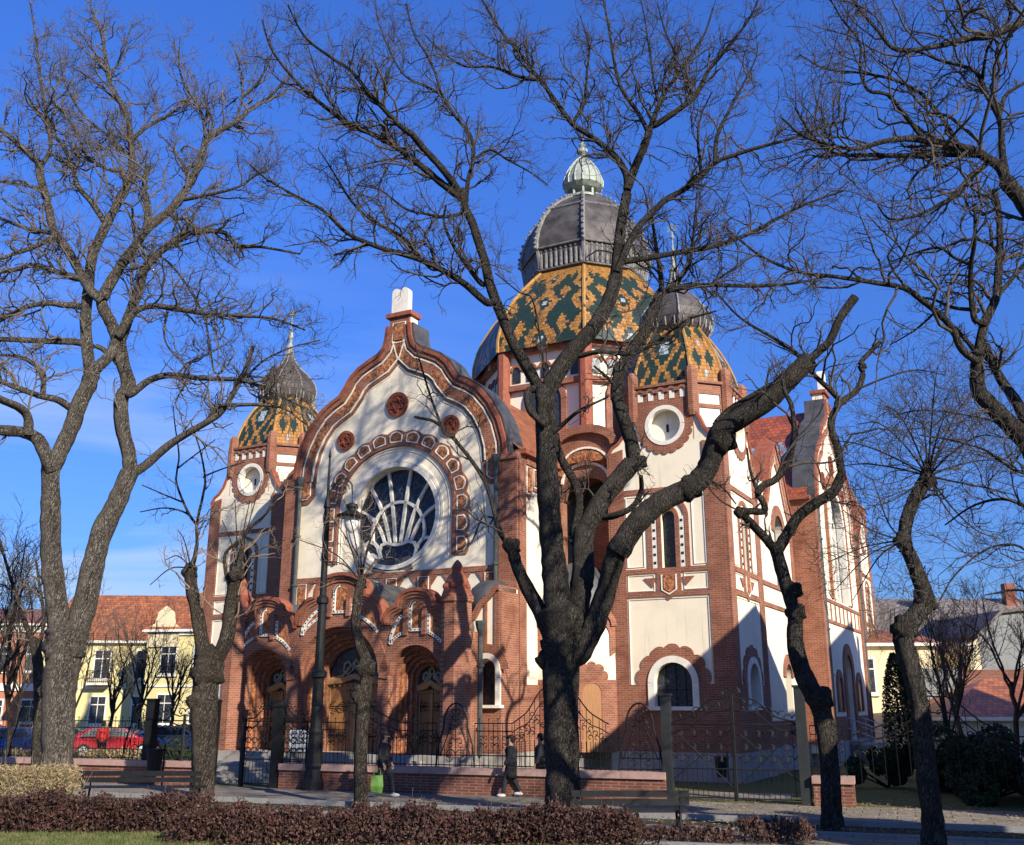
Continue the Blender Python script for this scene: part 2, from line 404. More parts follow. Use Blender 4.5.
# --- plinth
mb = MB()
for (x0, x1, y0, y1) in ((-24.85, -20.2, -.12, 4.6), (-4.6, .12, -.12, 4.6), (-17.9, -6.85, -2.92, 1), (-7.9, -5.45, -1.32, 1),
                         (-20.4, -17.2, -.9, 1), (-17.7, -7.05, -6.6, -2.9), (-8.0, -6.6, -4.32, -2.8), (-22.8, -1.7, .5, 32.4), (-1, 1.02, 11.4, 21.6), (-4.6, .12, 28.4, 33.1), (-24.85, -20.2, 28.4, 33.1), (-2, .0, 4.3, 11.5), (-2, .0, 21.5, 28.5)):
    mb.box(x0, x1, y0, y1, -.3, .92 + .004 * len(mb.f) / 6)
obj('stone_plinth', mb, PLINTH, SY)
# --- body of the nave
mb = MB(); mb.box(-22.4, -2.05, 2.6, 30.4, .5, 11.6); obj('nave_wall', mb, WHITE, SY)
# porch steps
mb = MB()
for i in range(5): mb.box(-16.9, -8.4, -8.0 + i * .32, -5.8, -.1, .158 * (i + 1))
obj('front_step', mb, PLINTH, SY)

def tower(x0, y0, spire_z):
    """corner tower; every face gets the same relief"""
    W = TWW; fr_all = [FR((x0, y0, 0), (1, 0, 0), (0, -1, 0)), FR((x0 + W, y0, 0), (0, 1, 0), (1, 0, 0)),
                       FR((x0 + W, y0 + W, 0), (-1, 0, 0), (0, 1, 0)), FR((x0, y0 + W, 0), (0, -1, 0), (-1, 0, 0))]
    wall = MB(); brick = MB(); line = MB(); white2 = MB(); terra = MB(); cap = MB(); glass = []; cx, cy = x0 + W / 2, y0 + W / 2
    wall.box(x0 + .45, x0 + W - .45, y0 + .45, y0 + W - .45, .3, 11.9)
    h = 1.2                                                  # half width of an upper face
    oct_ = [(-h, -W / 2), (h, -W / 2), (W / 2, -h), (W / 2, h), (h, W / 2), (-h, W / 2), (-W / 2, h), (-W / 2, -h)]
    ins = .30
    oc = [(cx + a * (1 - ins / 2.2), cy + b * (1 - ins / 2.2)) for a, b in oct_]
    n0 = len(wall.v)
    wall.add([(a, b, 11.5) for a, b in oc] + [(a, b, 14.35) for a, b in oc], [(i, (i + 1) % 8, 8 + (i + 1) % 8, 8 + i) for i in range(8)] + [tuple(range(8, 16))])
    for k, fr in enumerate(fr_all):
        side = k % 2; a0, a1 = (.45, W - .45) if side else (0, W); m = W / 2
        sh = [(4.45, 11.75), (4.3, 12.0), (4.05, 12.15), (3.8, 12.45), (3.62, 12.9), (3.42, 13.15)]
        outl = [(a0, .3), (a1, .3)] + [(min(a, a1), z) for a, z in sh] + [(3.42, 14.3), (1.03, 14.3)] + [(max(W - a, a0), z) for a, z in reversed(sh)]
        rec = circ(m + .08, 12.65, .70); slit = archp(m + .03, 7.3, 9.15, .27); low = archp(m, 2.45, 3.25, .72)
        plate(wall, fr, outl, -.45, 0, [rec, slit, low])
        # round recess: white dish with a small slot
        ring(white2, fr, m + .08, 12.65, .62, .78, -.2, .075); plate(white2, fr, circ(m + .08, 12.65, .66), -.44, -.30)
        plate(cap, fr, rect(m + .03, m + .13, 12.45, 12.75), -.3, -.285)
        ring(white2, fr, m, 3.25, .70, .93, -.10, .10, 20, 0, pi)
        for sx in (-1, 1): plate(white2, fr, sorted_rect(m + sx * .70, m + sx * .93, 2.45, 3.25), -.10, .10)
        plate(white2, fr, rect(m - 1.0, m + 1.0, 2.32, 2.45), -.1, .16)
        # brick zones
        l, r = .58, W - .74 if not side else W - .62
        L0, R1 = (-.055 if side else .0), (W + .055 if side else W)
        plate(brick, fr, [(L0, .9), (l, .9), (l, 11.9), (L0, 11.75)], -.02, .055)
        plate(brick, fr, [(r, .9), (R1, .9), (R1, 11.75), (r, 11.9)], -.02, .055)
        arc = scallop(m, 3.2, 1.28, 0, pi, 7, .13)
        plate(brick, fr, [(l, .9), (r, .9), (r, 3.2)] + arc + [(l, 3.2)], -.02, .05, [archp(m, 2.45, 3.25, .93)])
        for z0, z1 in ((6.28, 6.45), (7.12, 7.3), (10.1, 10.28)): plate(brick, fr, rect(l, r, z0, z1), -.02, .053)
        plate(brick, fr, [(m - .45, 6.45), (m, 6.15), (m + .45, 6.45), (m + .45, 7.12), (m - .45, 7.12)], -.02, .056)
        plate(terra, fr, [(m - .2, 6.55), (m, 6.42), (m + .2, 6.55), (m + .2, 7.02), (m - .2, 7.02)], .04, .09)
        strip(line, fr, [(m - .27, 7.05), (m - .27, 6.5), (m, 6.34), (m + .27, 6.5), (m + .27, 7.05)], -.025, .025, .05, .082)
        for sx in (-1, 1):
            plate(brick, fr, sorted_rect(m + .03 + sx * .27, m + .03 + sx * .42, 7.3, 9.15), -.02, .05)
            plate(brick, fr, sorted_rect(m + .03 + sx * .64, m + .03 + sx * .80, 7.3, 9.15), -.02, .05)
            plate(white2, fr, sorted_rect(m + .03 + sx * .44, m + .03 + sx * .62, 7.3, 9.15), -.02, .035)
            for q in range(6): plate(cap, fr, rect(m + .03 + sx * .53 - .045, m + .03 + sx * .53 + .045, 7.45 + q * .3, 7.54 + q * .3), .03, .05)
            plate(brick, fr, [(m + sx * .5, 6.95), (m + sx * .95, 6.95), (m + sx * .62, 6.62)][::sx], -.02, .05)
        ring(brick, fr, m + .03, 9.15, .64, .80, -.02, .05, 14, 0, pi); ring(brick, fr, m + .03, 9.15, .27, .42, -.02, .052, 14, 0, pi)
        # thin dark-and-white outlines of the plaster panels
        for (p0, p1, q0, q1) in ((l, m - .85, 7.38, 10.0), (m + .9, r, 7.38, 10.0), (l, m - .5, 6.5, 7.07), (m + .5, r, 6.5, 7.07)):
            e = .07; strip(line, fr, [(p0 + e, q0), (p1 - e, q0), (p1 - e, q1), (p0 + e, q1), (p0 + e, q0)], -.012, .012, -.01, .03)
        strip(line, fr, [(l + .07, 3.2), (l + .07, 6.2), (r - .07, 6.2), (r - .07, 3.2)], -.014, .014, -.01, .03)
        # top: brick field with scalloped collar round the recess, small niches, scroll cornice
        col = scallop(m + .08, 12.65, 1.02, -pi - .12, .12, 11, .10)
        plate(brick, fr, [(1.03, 12.95)] + col[1:-1] + [(3.42, 12.95), (3.42, 14.28), (1.03, 14.28)], -.02, .05, [circ(m + .08, 12.65, .78)])
        for q in range(5):
            aa = m - .84 + q * .42; plate(white2, fr, archp(aa, 13.66, 13.92, .10, 6), .045, .07); ring(brick, fr, aa, 13.92, .12, .21, .04, .12, 8, 0, pi)
        strip(brick, fr, [(1.0, 14.24), (3.45, 14.24)], -.05, .05, .04, .14)
        shc = sh[1:] ; sc = TERRAP
        strip(cap_t(k), fr, [(min(a, a1 + .02), z) for a, z in reversed(shc)] + [(min(4.5, a1 + .05), 11.7)], -.07, .03, -.3, .09)
        strip(cap_t(k), fr, [(max(W - 4.5, a0 - .05), 11.7)] + [(max(W - a, a0 - .02), z) for a, z in shc], -.07, .03, -.3, .09)
        glass.append((fr, m))
    root = obj('corner_tower', wall, WHITE, SY)
    obj('brickwork', brick, BRICK, root); obj('stone_trim', white2, WTRIM, root); obj('panel_outline', line, LINEM, root)
    obj('terracotta_panel', terra, TERRA, root); obj('slot', cap, DARK, root)
    obj('scroll_cornice', CAPT[0], TERRAP, root); CAPT[0] = MB()
    # diagonal faces of the octagon
    pan = MB(); le = MB(); pier = MB()
    for i in (1, 3, 5, 7):
        (ax, ay), (bx, by) = oct_[i], oct_[(i + 1) % 8]; L = sqrt((bx - ax) ** 2 + (by - ay) ** 2)
        t = ((bx - ax) / L, (by - ay) / L, 0); n_ = (t[1], -t[0], 0); fd = FR((cx + ax, cy + ay, 0), t, n_)
        plate(pan, fd, rect(-.02, L + .02, 12.0, 14.26), -.3, 0, [rect(.28, L - .28, 12.5, 13.25), rect(.28, L - .28, 13.4, 13.8)])
        strip(pan, fd, [(0, 14.24), (L, 14.24)], -.05, .05, -.02, .1)
        g = FR(fd.o, fd.a, fd.n); plate(cap_w(), g, rect(.27, L - .27, 12.4, 13.9), -.2, -.05)
        # lead slope from the octagon to the square corner
        cxn, cyn = cx + (W / 2) * (1 if ax + bx > 0 else -1), cy + (W / 2) * (1 if ay + by > 0 else -1)
        le.add([(cx + ax, cy + ay, 12.5), (cx + bx, cy + by, 12.5), (cxn, cyn, 11.78)], [(0, 1, 2), (2, 1, 0)])
    for a, b in oct_:
        pier.lathe(cx + a * .985, cy + b * .985, [(.17, 12.9), (.23, 13.1), (.23, 14.62), (.2, 14.78), (.08, 14.9)], 8, pi / 8)
    obj('octagon_wall', pan, BRICK, root); obj('octagon_pier', pier, BRICK, root); obj('lead_shoulder', le, LEAD, root); obj('octagon_panel', CAPW[0], WTRIM, root); CAPW[0] = MB()
    # openings
    for fr, m in glass:
        g = MB(); plate(g, fr, archp(m + .03, 7.3, 9.15, .27), -.30, -.26)
        p = obj('slit_window', g, GLASSD, root)
        g = MB(); plate(g, fr, archp(m, 2.45, 3.25, .72), -.32, -.28); p = obj('arched_window', g, GLASSD, root)
        b_ = MB()
        for q in (-.36, 0, .36): plate(b_, fr, rect(m + q - .012, m + q + .012, 2.45, 3.9), -.28, -.25)
        plate(b_, fr, rect(m - .7, m + .7, 3.0, 3.03), -.275, -.25); obj('window_bar', b_, IRON, root)
    # tiled bell roof: ribs at the eight corners
    prof = [(.96, 14.34), (.94, 14.65), (.885, 15.15), (.80, 15.7), (.68, 16.25), (.56, 16.68), (.48, 16.98)]
    for nm, mt, sel in (('tiled_roof', TILE_F, 0), ('yellow_tiled_roof', TILE_D, 1)):
        r_ = MB()
        for i in range(8):
            if i % 2 != sel: continue
            A, B = oct_[i], oct_[(i + 1) % 8]; hh = 0
            for (s0, z0), (s1, z1) in zip(prof[:-1], prof[1:]):
                q = [(cx + A[0] * s0, cy + A[1] * s0, z0), (cx + B[0] * s0, cy + B[1] * s0, z0), (cx + B[0] * s1, cy + B[1] * s1, z1), (cx + A[0] * s1, cy + A[1] * s1, z1)]
                dl = sqrt((z1 - z0) ** 2 + (2.2 * (s0 - s1)) ** 2)
                r_.quad(*q, uv=[(-s0 * 1.0, hh), (s0 * 1.0, hh), (s1 * 1.0, hh + dl), (-s1 * 1.0, hh + dl)]); hh += dl
        obj(nm, r_, mt, root)
    rb = MB()
    for i in range(8): rb.tube([(cx + oct_[i][0] * s, cy + oct_[i][1] * s, z) for s, z in prof], .06, 5)
    obj('ridge_tile', rb, YELM, root)
    k = 2.38
    pr = [(r * .96, z - .45) for r, z in [(1.05, 17.25), (1.28, 17.35), (1.46, 17.6), (1.54, 17.9), (1.48, 18.25), (1.28, 18.6), (.98, 18.92), (.66, 19.2), (.40, 19.5), (.22, 19.85), (.12, 20.3)]]
    on = MB(); on.lathe(cx, cy, pr, 8, pi / 8); onion = obj('onion_cap', on, ONION, root)
    rb = MB()
    for i in range(8):
        a = pi / 8 + i * pi / 4; rb.tube([(cx + r * 1.01 * cos(a), cy + r * 1.01 * sin(a), z) for r, z in pr], .045, 5)
    for i in range(24):
        a = i * pi / 12; rb.tube([(cx + 1.36 * cos(a), cy + 1.36 * sin(a), 17.0), (cx + 1.41 * cos(a), cy + 1.41 * sin(a), 17.35)], .035, 4)
    obj('cap_rib', rb, ONION2, onion)
    fi = MB(); fi.lathe(cx, cy, [(.12, 19.75), (.2, 19.9), (.07, 20.2), (.13, 20.5), (.04, 21.0), (.03, 21.3), (.10, 21.4), (.03, 21.5), (.02, spire_z)], 8)
    st = FR((cx, cy, 0), (1, 0, 0), (0, -1, 0))
    for ang in (pi / 2, -pi / 2): strip(fi, st, [(.24 * cos(ang + i * 2 * pi / 3), spire_z - .1 + .24 * sin(ang + i * 2 * pi / 3)) for i in range(4)], -.02, .02, -.015, .015)
    obj('finial', fi, COPPER, root)
    return root
def sorted_rect(a, b, z0, z1): return rect(min(a, b), max(a, b), z0, z1)
CAPT = [MB()]; CAPW = [MB()]
def cap_t(k): return CAPT[0]
def cap_w(): return CAPW[0]
LINEM = M_noise('putty_line', (.78, .70, .56), (.86, .79, .66), 5, .8, 0)
YELM = M_noise('yellow_ridge_tile', (.34, .18, .05), (.50, .28, .08), 3, .4, .2)
ONION2 = M_noise('grey_zinc_rib', (.12, .11, .10), (.32, .30, .27), 4, .6, .2, .02, .2)
for x0, y0 in ((-4.45, 0), (-24.78, 0), (-4.45, 28.55), (-24.78, 28.55)): tower(x0, y0, 21.9)

# --- gabled wings: front, right side (and their twins so the plan closes)
HP = [(.50, 17.95), (.52, 17.55), (.58, 17.0), (.70, 16.62), (.98, 16.35), (1.45, 16.15), (1.95, 15.9), (2.35, 15.55), (2.6, 15.15), (2.85, 14.82), (3.3, 14.6), (3.8, 14.25), (4.3, 13.65), (4.7, 12.9), (4.93, 12.1), (4.98, 11.45)]
def gable_shape(c, hp, z0): return [(c - hp[-1][0], z0), (c + hp[-1][0], z0)] + [(c + a, z) for a, z in reversed(hp)] + [(c - a, z) for a, z in hp]
def wing(fr, c, depth, front=True):
    """curved gable wall on its frame with centre line c"""
    W = MB(); B = MB(); T = MB(); L = MB(); RZ = MB(); CP = MB(); LE = MB()
    hw = 5.45
    holes = []
    rz = 9.62; rr = 1.98
    if front: holes = [circ(c, rz, rr, 40)]
    else: holes = [archp(c, 7.3, 11.0, 1.7, 20), archp(c, .92, 4.0, .85, 14)]
    plate(W, fr, gable_shape(c, HP, 1.0), -.5, 0, holes)
    right = [(c + a, z) for a, z in HP[1:]]; left = [(c - a, z) for a, z in reversed(HP[1:])]
    for ln, sg in ((left, 1), (right, 1)):
        strip(B, fr, ln, -1.02, 0.02, -.02, .05)
        strip(CP, fr, ln, -.07, .08, -.62, .20)
        strip(B, fr, ln, -.26, -.08, .05, .14)
        strip(L, fr, ln, -.41, -.355, .04, .11); strip(L, fr, ln, -.91, -.855, .04, .11)
        strip(T, fr, ln, -.82, -.44, .04, .10)
        strip(L, fr, ln, -1.10, -1.07, -.01, .03)
        for i in (5, 9, 13):
            j = i if ln is right else len(ln) - 1 - i
            strip(B, fr, ln[j - 1:j + 1] if j else ln[0:2], -.88, -.38, .05, .105) if 0 < j < len(ln) else None
        strip(LE, fr, ln, .10, .16, -1.1 if front else -.9, .1)
    # foot of the band
    for sx in (-1, 1):
        x0, x1 = sorted((c + sx * 4.98, c + sx * 3.96)); plate(B, fr, [(x0, 11.5), (x0, 10.75), (x0 + .3, 10.45), (x1 - .3, 10.45), (x1, 10.75), (x1, 11.5)], -.02, .052)
        plate(T, fr, [(x0 + .28, 11.35), (x0 + .28, 10.85), (x0 + .4, 10.72), (x1 - .4, 10.72), (x1 - .28, 10.85), (x1 - .28, 11.35)], .04, .1)
        strip(L, fr, [(x0 + .22, 11.4), (x0 + .22, 10.8), (x0 + .38, 10.66), (x1 - .38, 10.66), (x1 - .22, 10.8), (x1 - .22, 11.4), (x0 + .22, 11.4)], -.02, .02, .05, .085)
    # head piece with the tablets
    plate(B, fr, [(c - .62, 16.5), (c + .62, 16.5), (c + .52, 17.0), (c + .47, 17.9), (c - .47, 17.9), (c - .52, 17.0)], -.5, .09)
    plate(T, fr, rect(c - .25, c + .25, 16.9, 17.6), .08, .14); strip(L, fr, [(c - .3, 16.8), (c + .3, 16.8), (c + .3, 17.66), (c - .3, 17.66), (c - .3, 16.8)], -.02, .02, .08, .12)
    plate(CP, fr, rect(c - .62, c + .62, 17.92, 18.1), -.6, .2)
    TB = MB()
    for sx in (-1, 1): plate(TB, fr, archp(c + sx * .2, 18.1, 19.0, .2, 8), -.2, .1)
    # medallions
    MD = []
    for a, z, r in ((c, 14.15, .52), (c - 2.5, 12.95, .42), (c + 2.5, 12.95, .42)):
        m_ = MB(); ring(m_, fr, a, z, r * .72, r, -.02, .08, 24); plate(m_, fr, circ(a, z, r * .74, 20), -.02, .045)
        for ang in (pi / 2, -pi / 2): strip(m_, fr, [(a + r * .62 * cos(ang + i * 2 * pi / 3), z + r * .62 * sin(ang + i * 2 * pi / 3)) for i in range(4)], -.03, .03, .04, .10)
        MD.append(m_)
    PI = []
    for sx in (-1, 1):       # corner pilasters
        m_ = MB(); x0, x1 = sorted((c + sx * 4.70, c + sx * hw)); plate(m_, fr, rect(x0, x1, .9, 11.5), -.5, .12)
        plate(m_, fr, rect(x0 - .05, x1 + .05, 11.3, 11.55), -.5, .2); PI.append(m_)
    if front:
        # scalloped arch of little niches
        R0, R1 = 2.72, 3.30; zs = 9.9
        arc = []
        n = 17
        def U(k, r):       # walk round a stilted arch: straight legs then half circle
            k = k * (2 * 2.0 + pi * R1 * .92); leg = 2.0
            if k < leg: return (-r, zs - leg + k)
            k -= leg
            if k < pi * R1 * .92: t = pi - k / (R1 * .92); return (r * cos(t), zs + r * sin(t) * .93)
            return (r, zs - (k - pi * R1 * .92))
        line_in = [(c + U(i / 60, R0)[0], U(i / 60, R0)[1]) for i in range(61)]
        strip(B, fr, line_in, -.02, .1, -.02, .1); outer = []
        for i in range(n):
            for t in range(6):
                kk = (i + t / 6) / n; r = R1 + .13 * (sin(pi * t / 6) if t else 0); p = U(kk, r); outer.append((c + p[0], p[1]))
        p = U(1, R1); outer.append((c + p[0], p[1]))
        plate(B, fr, outer + [q for q in reversed(line_in)], -.02, .05)
        for i in range(n):
            q = []
            for kk, rr2 in ((.16, R0 + .18), (.16, R1 - .12), (.32, R1 - .01), (.5, R1 + .03), (.68, R1 - .01), (.84, R1 - .12), (.84, R0 + .18)):
                p = U((i + kk) / n, rr2); q.append((c + p[0], p[1]))
            strip(L, fr, q + [q[0]], -.025, .025, .045, .085)
            ce = np.mean(np.array(q), axis=0); plate(T, fr, [tuple(ce + (np.array(x) - ce) * .78) for x in q], .04, .09)
        # stilted white surround, rings of the rose
        inner = [(c + U(i / 60, R0 - .08)[0], U(i / 60, R0 - .08)[1]) for i in range(61)]
        strip(L, fr, inner, -.03, .0, -.01, .05); strip(L, fr, [(x, z) for x, z in [(c + U(i / 60, R0 - .2)[0], U(i / 60, R0 - .2)[1]) for i in range(61)]], -.03, .0, -.01, .03)
        ring(RZ, fr, c, rz, rr - .03, rr + .14, -.02, .10, 48); ring(RZ, fr, c, rz, rr + .18, rr + .28, -.02, .05, 48); ring(RZ, fr, c, rz, rr - .07, rr + .02, -.35, -.12, 48)
        RW = obj('rose_window', MBp(lambda g: plate(g, fr, circ(c, rz, rr + .05, 40), -.42, -.36)), GLASSB, SY)
        TR = MB()
        ph = rz - 1.42
        def rib(pts, w=.058): strip(TR, fr, [(c + x, z) for x, z in pts], -w, w, -.37, -.26)
        vase = [(-.50, -.50), (-.78, -.20), (-.88, .12), (-.76, .36), (-.48, .42), (-.2, .34), (0, .33), (.2, .34), (.48, .42), (.76, .36), (.88, .12), (.78, -.20), (.50, -.50)]
        rib([(x, ph + z) for x, z in vase])
        rib([(-.50, ph - .5), (-.3, ph - .42), (-.1, ph - .52), (.1, ph - .42), (.3, ph - .52), (.5, ph - .5)], .05)
        for x0, ang, bow in ((-.60, 168, .30), (-.37, 137, .20), (-.13, 106, .05), (.13, 74, -.05), (.37, 43, -.20), (.60, 12, -.30)):
            xe, ze = (rr - .03) * cos(radians(ang)), rz + (rr - .03) * sin(radians(ang)); zs_ = ph + .42
            q = []
            for k in range(9):
                t = k / 8; q.append((x0 + (xe - x0) * t + bow * sin(pi * t) * .55, zs_ + (ze - zs_) * t + abs(bow) * sin(pi * t) * .55))
            rib(q)
        rib([(1.22 * cos(t), rz - .62 + 1.22 * sin(t)) for t in [-.32 + (pi + .64) * i / 22 for i in range(23)]])
        for sx in (-1, 1): rib([(sx * x, ph + z) for x, z in ((1.60, .38), (1.36, .52), (1.12, .46), (.95, .28), (.9, .1))]); rib([(sx * x, ph + z) for x, z in ((1.36, -.02), (1.16, .0), (1.0, -.1), (.84, -.28))])
        rib([(rr * .985 * cos(t) , rz + rr * .985 * sin(t)) for t in [2 * pi * i / 48 for i in range(49)]], .05)
        obj('window_tracery', TR, WTRIM, RW)
        PBt = MB(); plate(PBt, fr, [(c - .95, 7.5), (c + .95, 7.5), (c + .8, 8.0), (c + .3, 7.9), (c - .3, 7.9), (c - .8, 8.0)], -.02, .09); obj('slate_sill', PBt, LEAD, RW)
        # frieze below the rose
        plate(B, fr, rect(c - 4.7, c + 4.7, 7.22, 7.42), -.02, .06); plate(B, fr, rect(c - 4.7, c + 4.7, 5.9, 6.25), -.02, .06)
        for q in range(-3, 4):
            x = c + q * 1.45; plate(B, fr, rect(x - .32, x + .32, 6.25, 7.22), -.02, .058); plate(T, fr, rect(x - .17, x + .17, 6.38, 7.1), .05, .1); strip(L, fr, [(x - .23, 6.32), (x + .23, 6.32), (x + .23, 7.16), (x - .23, 7.16), (x - .23, 6.32)], -.018, .018, .05, .085)
            for sx in (-1, 1): plate(B, fr, [(x + sx * .32, 7.2), (x + sx * .62, 7.2), (x + sx * .32, 6.8)][::-sx], -.02, .05)
    else:
        strip(RZ, fr, archp(c, 7.3, 11.0, 1.68, 20)[1:] + [archp(c, 7.3, 11.0, 1.68, 20)[0]], -.35, .0, -.25, .10)
        strip(B, fr, archp(c, 7.3, 11.0, 2.1, 20)[1:] + [archp(c, 7.3, 11.0, 2.1, 20)[0]], -.65, -.02, -.02, .05)
        strip(T, fr, archp(c, 7.3, 11.0, 2.1, 20)[1:] + [archp(c, 7.3, 11.0, 2.1, 20)[0]], -.5, -.2, .04, .09)
        RW = obj('tall_side_window', MBp(lambda g: plate(g, fr, archp(c, 7.3, 11.0, 1.72, 20), -.42, -.36)), GLASSB, SY)
        TR = MB()
        for q in (-.85, 0, .85): plate(TR, fr, rect(c + q - .1, c + q + .1, 7.3, 11.2 - abs(q) * .2), -.36, -.2)
        for q in (-.85, .85): ring(TR, fr, c + q * .5 * (1), 11.0, .33, .5, -.36, -.2, 16)
        ring(TR, fr, c, 11.9, .4, .55, -.36, -.2, 20)
        obj('window_tracery', TR, WTRIM, RW)
        for z0, z1 in ((7.05, 7.2), (6.1, 6.25)): plate(B, fr, rect(c - 4.7, c + 4.7, z0, z1), -.02, .05)
        for q in range(-4, 5): plate(B, fr, rect(c + q * 1.05 - .06, c + q * 1.05 + .06, 6.25, 7.05), -.02, .048)
        # doorway with its brick arch, two small windows
        for q, r0, zs in ((0, .85, 4.0), (-2.6, .42, 3.3), (2.6, .42, 3.3)):
            strip(B, fr, archp(c + q, .92, zs, r0, 14)[1:] + [archp(c + q, .92, zs, r0, 14)[0]], -.5, .0, -.02, .08) if q == 0 else strip(B, fr, archp(c + q, 2.2, zs, r0, 14)[1:] + [archp(c + q, 2.2, zs, r0, 14)[0]], -.35, .0, -.02, .08)
            if q: obj('small_side_window', MBp(lambda g: plate(g, fr, archp(c + q, 2.2, zs, r0, 12), .01, .03)), GLASSD, SY)
        obj('side_door', MBp(lambda g: plate(g, fr, archp(c, .92, 4.0, .86, 14), -.42, -.36)), DOORW, SY)
        plate(B, fr, rect(c - 4.7, c - 1.4, .9, 2.0), -.02, .045); plate(B, fr, rect(c + 1.4, c + 4.7, .9, 2.0), -.02, .045)
    g = obj('wing_gable', W, WHITE, SY)
    obj('brickwork', B, BRICK, g); obj('terracotta_relief', T, TERRA, g); obj('putty_line', L, LINEM, g); obj('coping', CP, TERRAP, g)
    obj('lead_flashing', LE, LEAD, g); obj('stone_surround', RZ, WTRIM, g); obj('law_tablet', TB, WTRIM, g)
    for m_ in MD: obj('star_medallion', m_, TERRAD, g)
    for m_ in PI: obj('corner_pilaster', m_, BRICK, g)
    return g
def MBp(fn): g = MB(); fn(g); return g

wing(FR((0, -2.8, 0), (1, 0, 0), (0, -1, 0)), CU, 3)
wing(FR((.9, 0, 0), (0, 1, 0), (1, 0, 0)), CD, 3, False)
# wing bodies and side walls
mb = MB(); mb.box(CU - 5.43, CU + 5.43, -2.35, 1.2, .5, 11.4); mb.box(-2.2, .4, CD - 5.43, CD + 5.43, .5, 11.4)
mb.box(CU - 5.43, CU + 5.43, 32, 35.2, .5, 11.4); mb.box(-25.6, -22.2, CD - 5.43, CD + 5.43, .5, 11.4); obj('wing_wall', mb, WHITE, SY)
mb = MB(); fr = FR((CU + 5.45, 0, 0), (0, 1, 0), (1, 0, 0)); li = MB(); te = MB()
plate(mb, fr, rect(-2.8, -2.25, .9, 11.5), -.1, .06); plate(mb, fr, rect(-2.25, .5, .9, 3.2), -.1, .04); plate(mb, fr, rect(-2.25, .5, 11.2, 11.5), -.1, .1)
plate(mb, fr, [(-2.3, 10.2), (-1.9, 9.9), (-1.7, 10.3), (.5, 10.3), (.5, 11.2), (-2.3, 11.2)], -.1, .05)
plate(te, fr, rect(-1.55, .3, 10.5, 11.05), .04, .1); plate(te, fr, rect(-2.15, -1.85, 10.2, 11.05), .04, .1)
strip(li, fr, [(-1.62, 10.42), (.38, 10.42), (.38, 11.12), (-1.62, 11.12), (-1.62, 10.42)], -.02, .02, .04, .08); strip(li, fr, [(-2.2, 10.1), (-1.8, 10.1), (-1.8, 11.12), (-2.2, 11.12), (-2.2, 10.1)], -.02, .02, .04, .08)
fs = FR((0, CD - 5.45, 0), (1, 0, 0), (0, -1, 0)); plate(mb, fs, rect(-.1, .9, .9, 11.5), -.1, .06)
obj('side_brickwork', mb, BRICK, SY); obj('terracotta_relief', te, TERRA, SY); obj('putty_line', li, LINEM, SY)
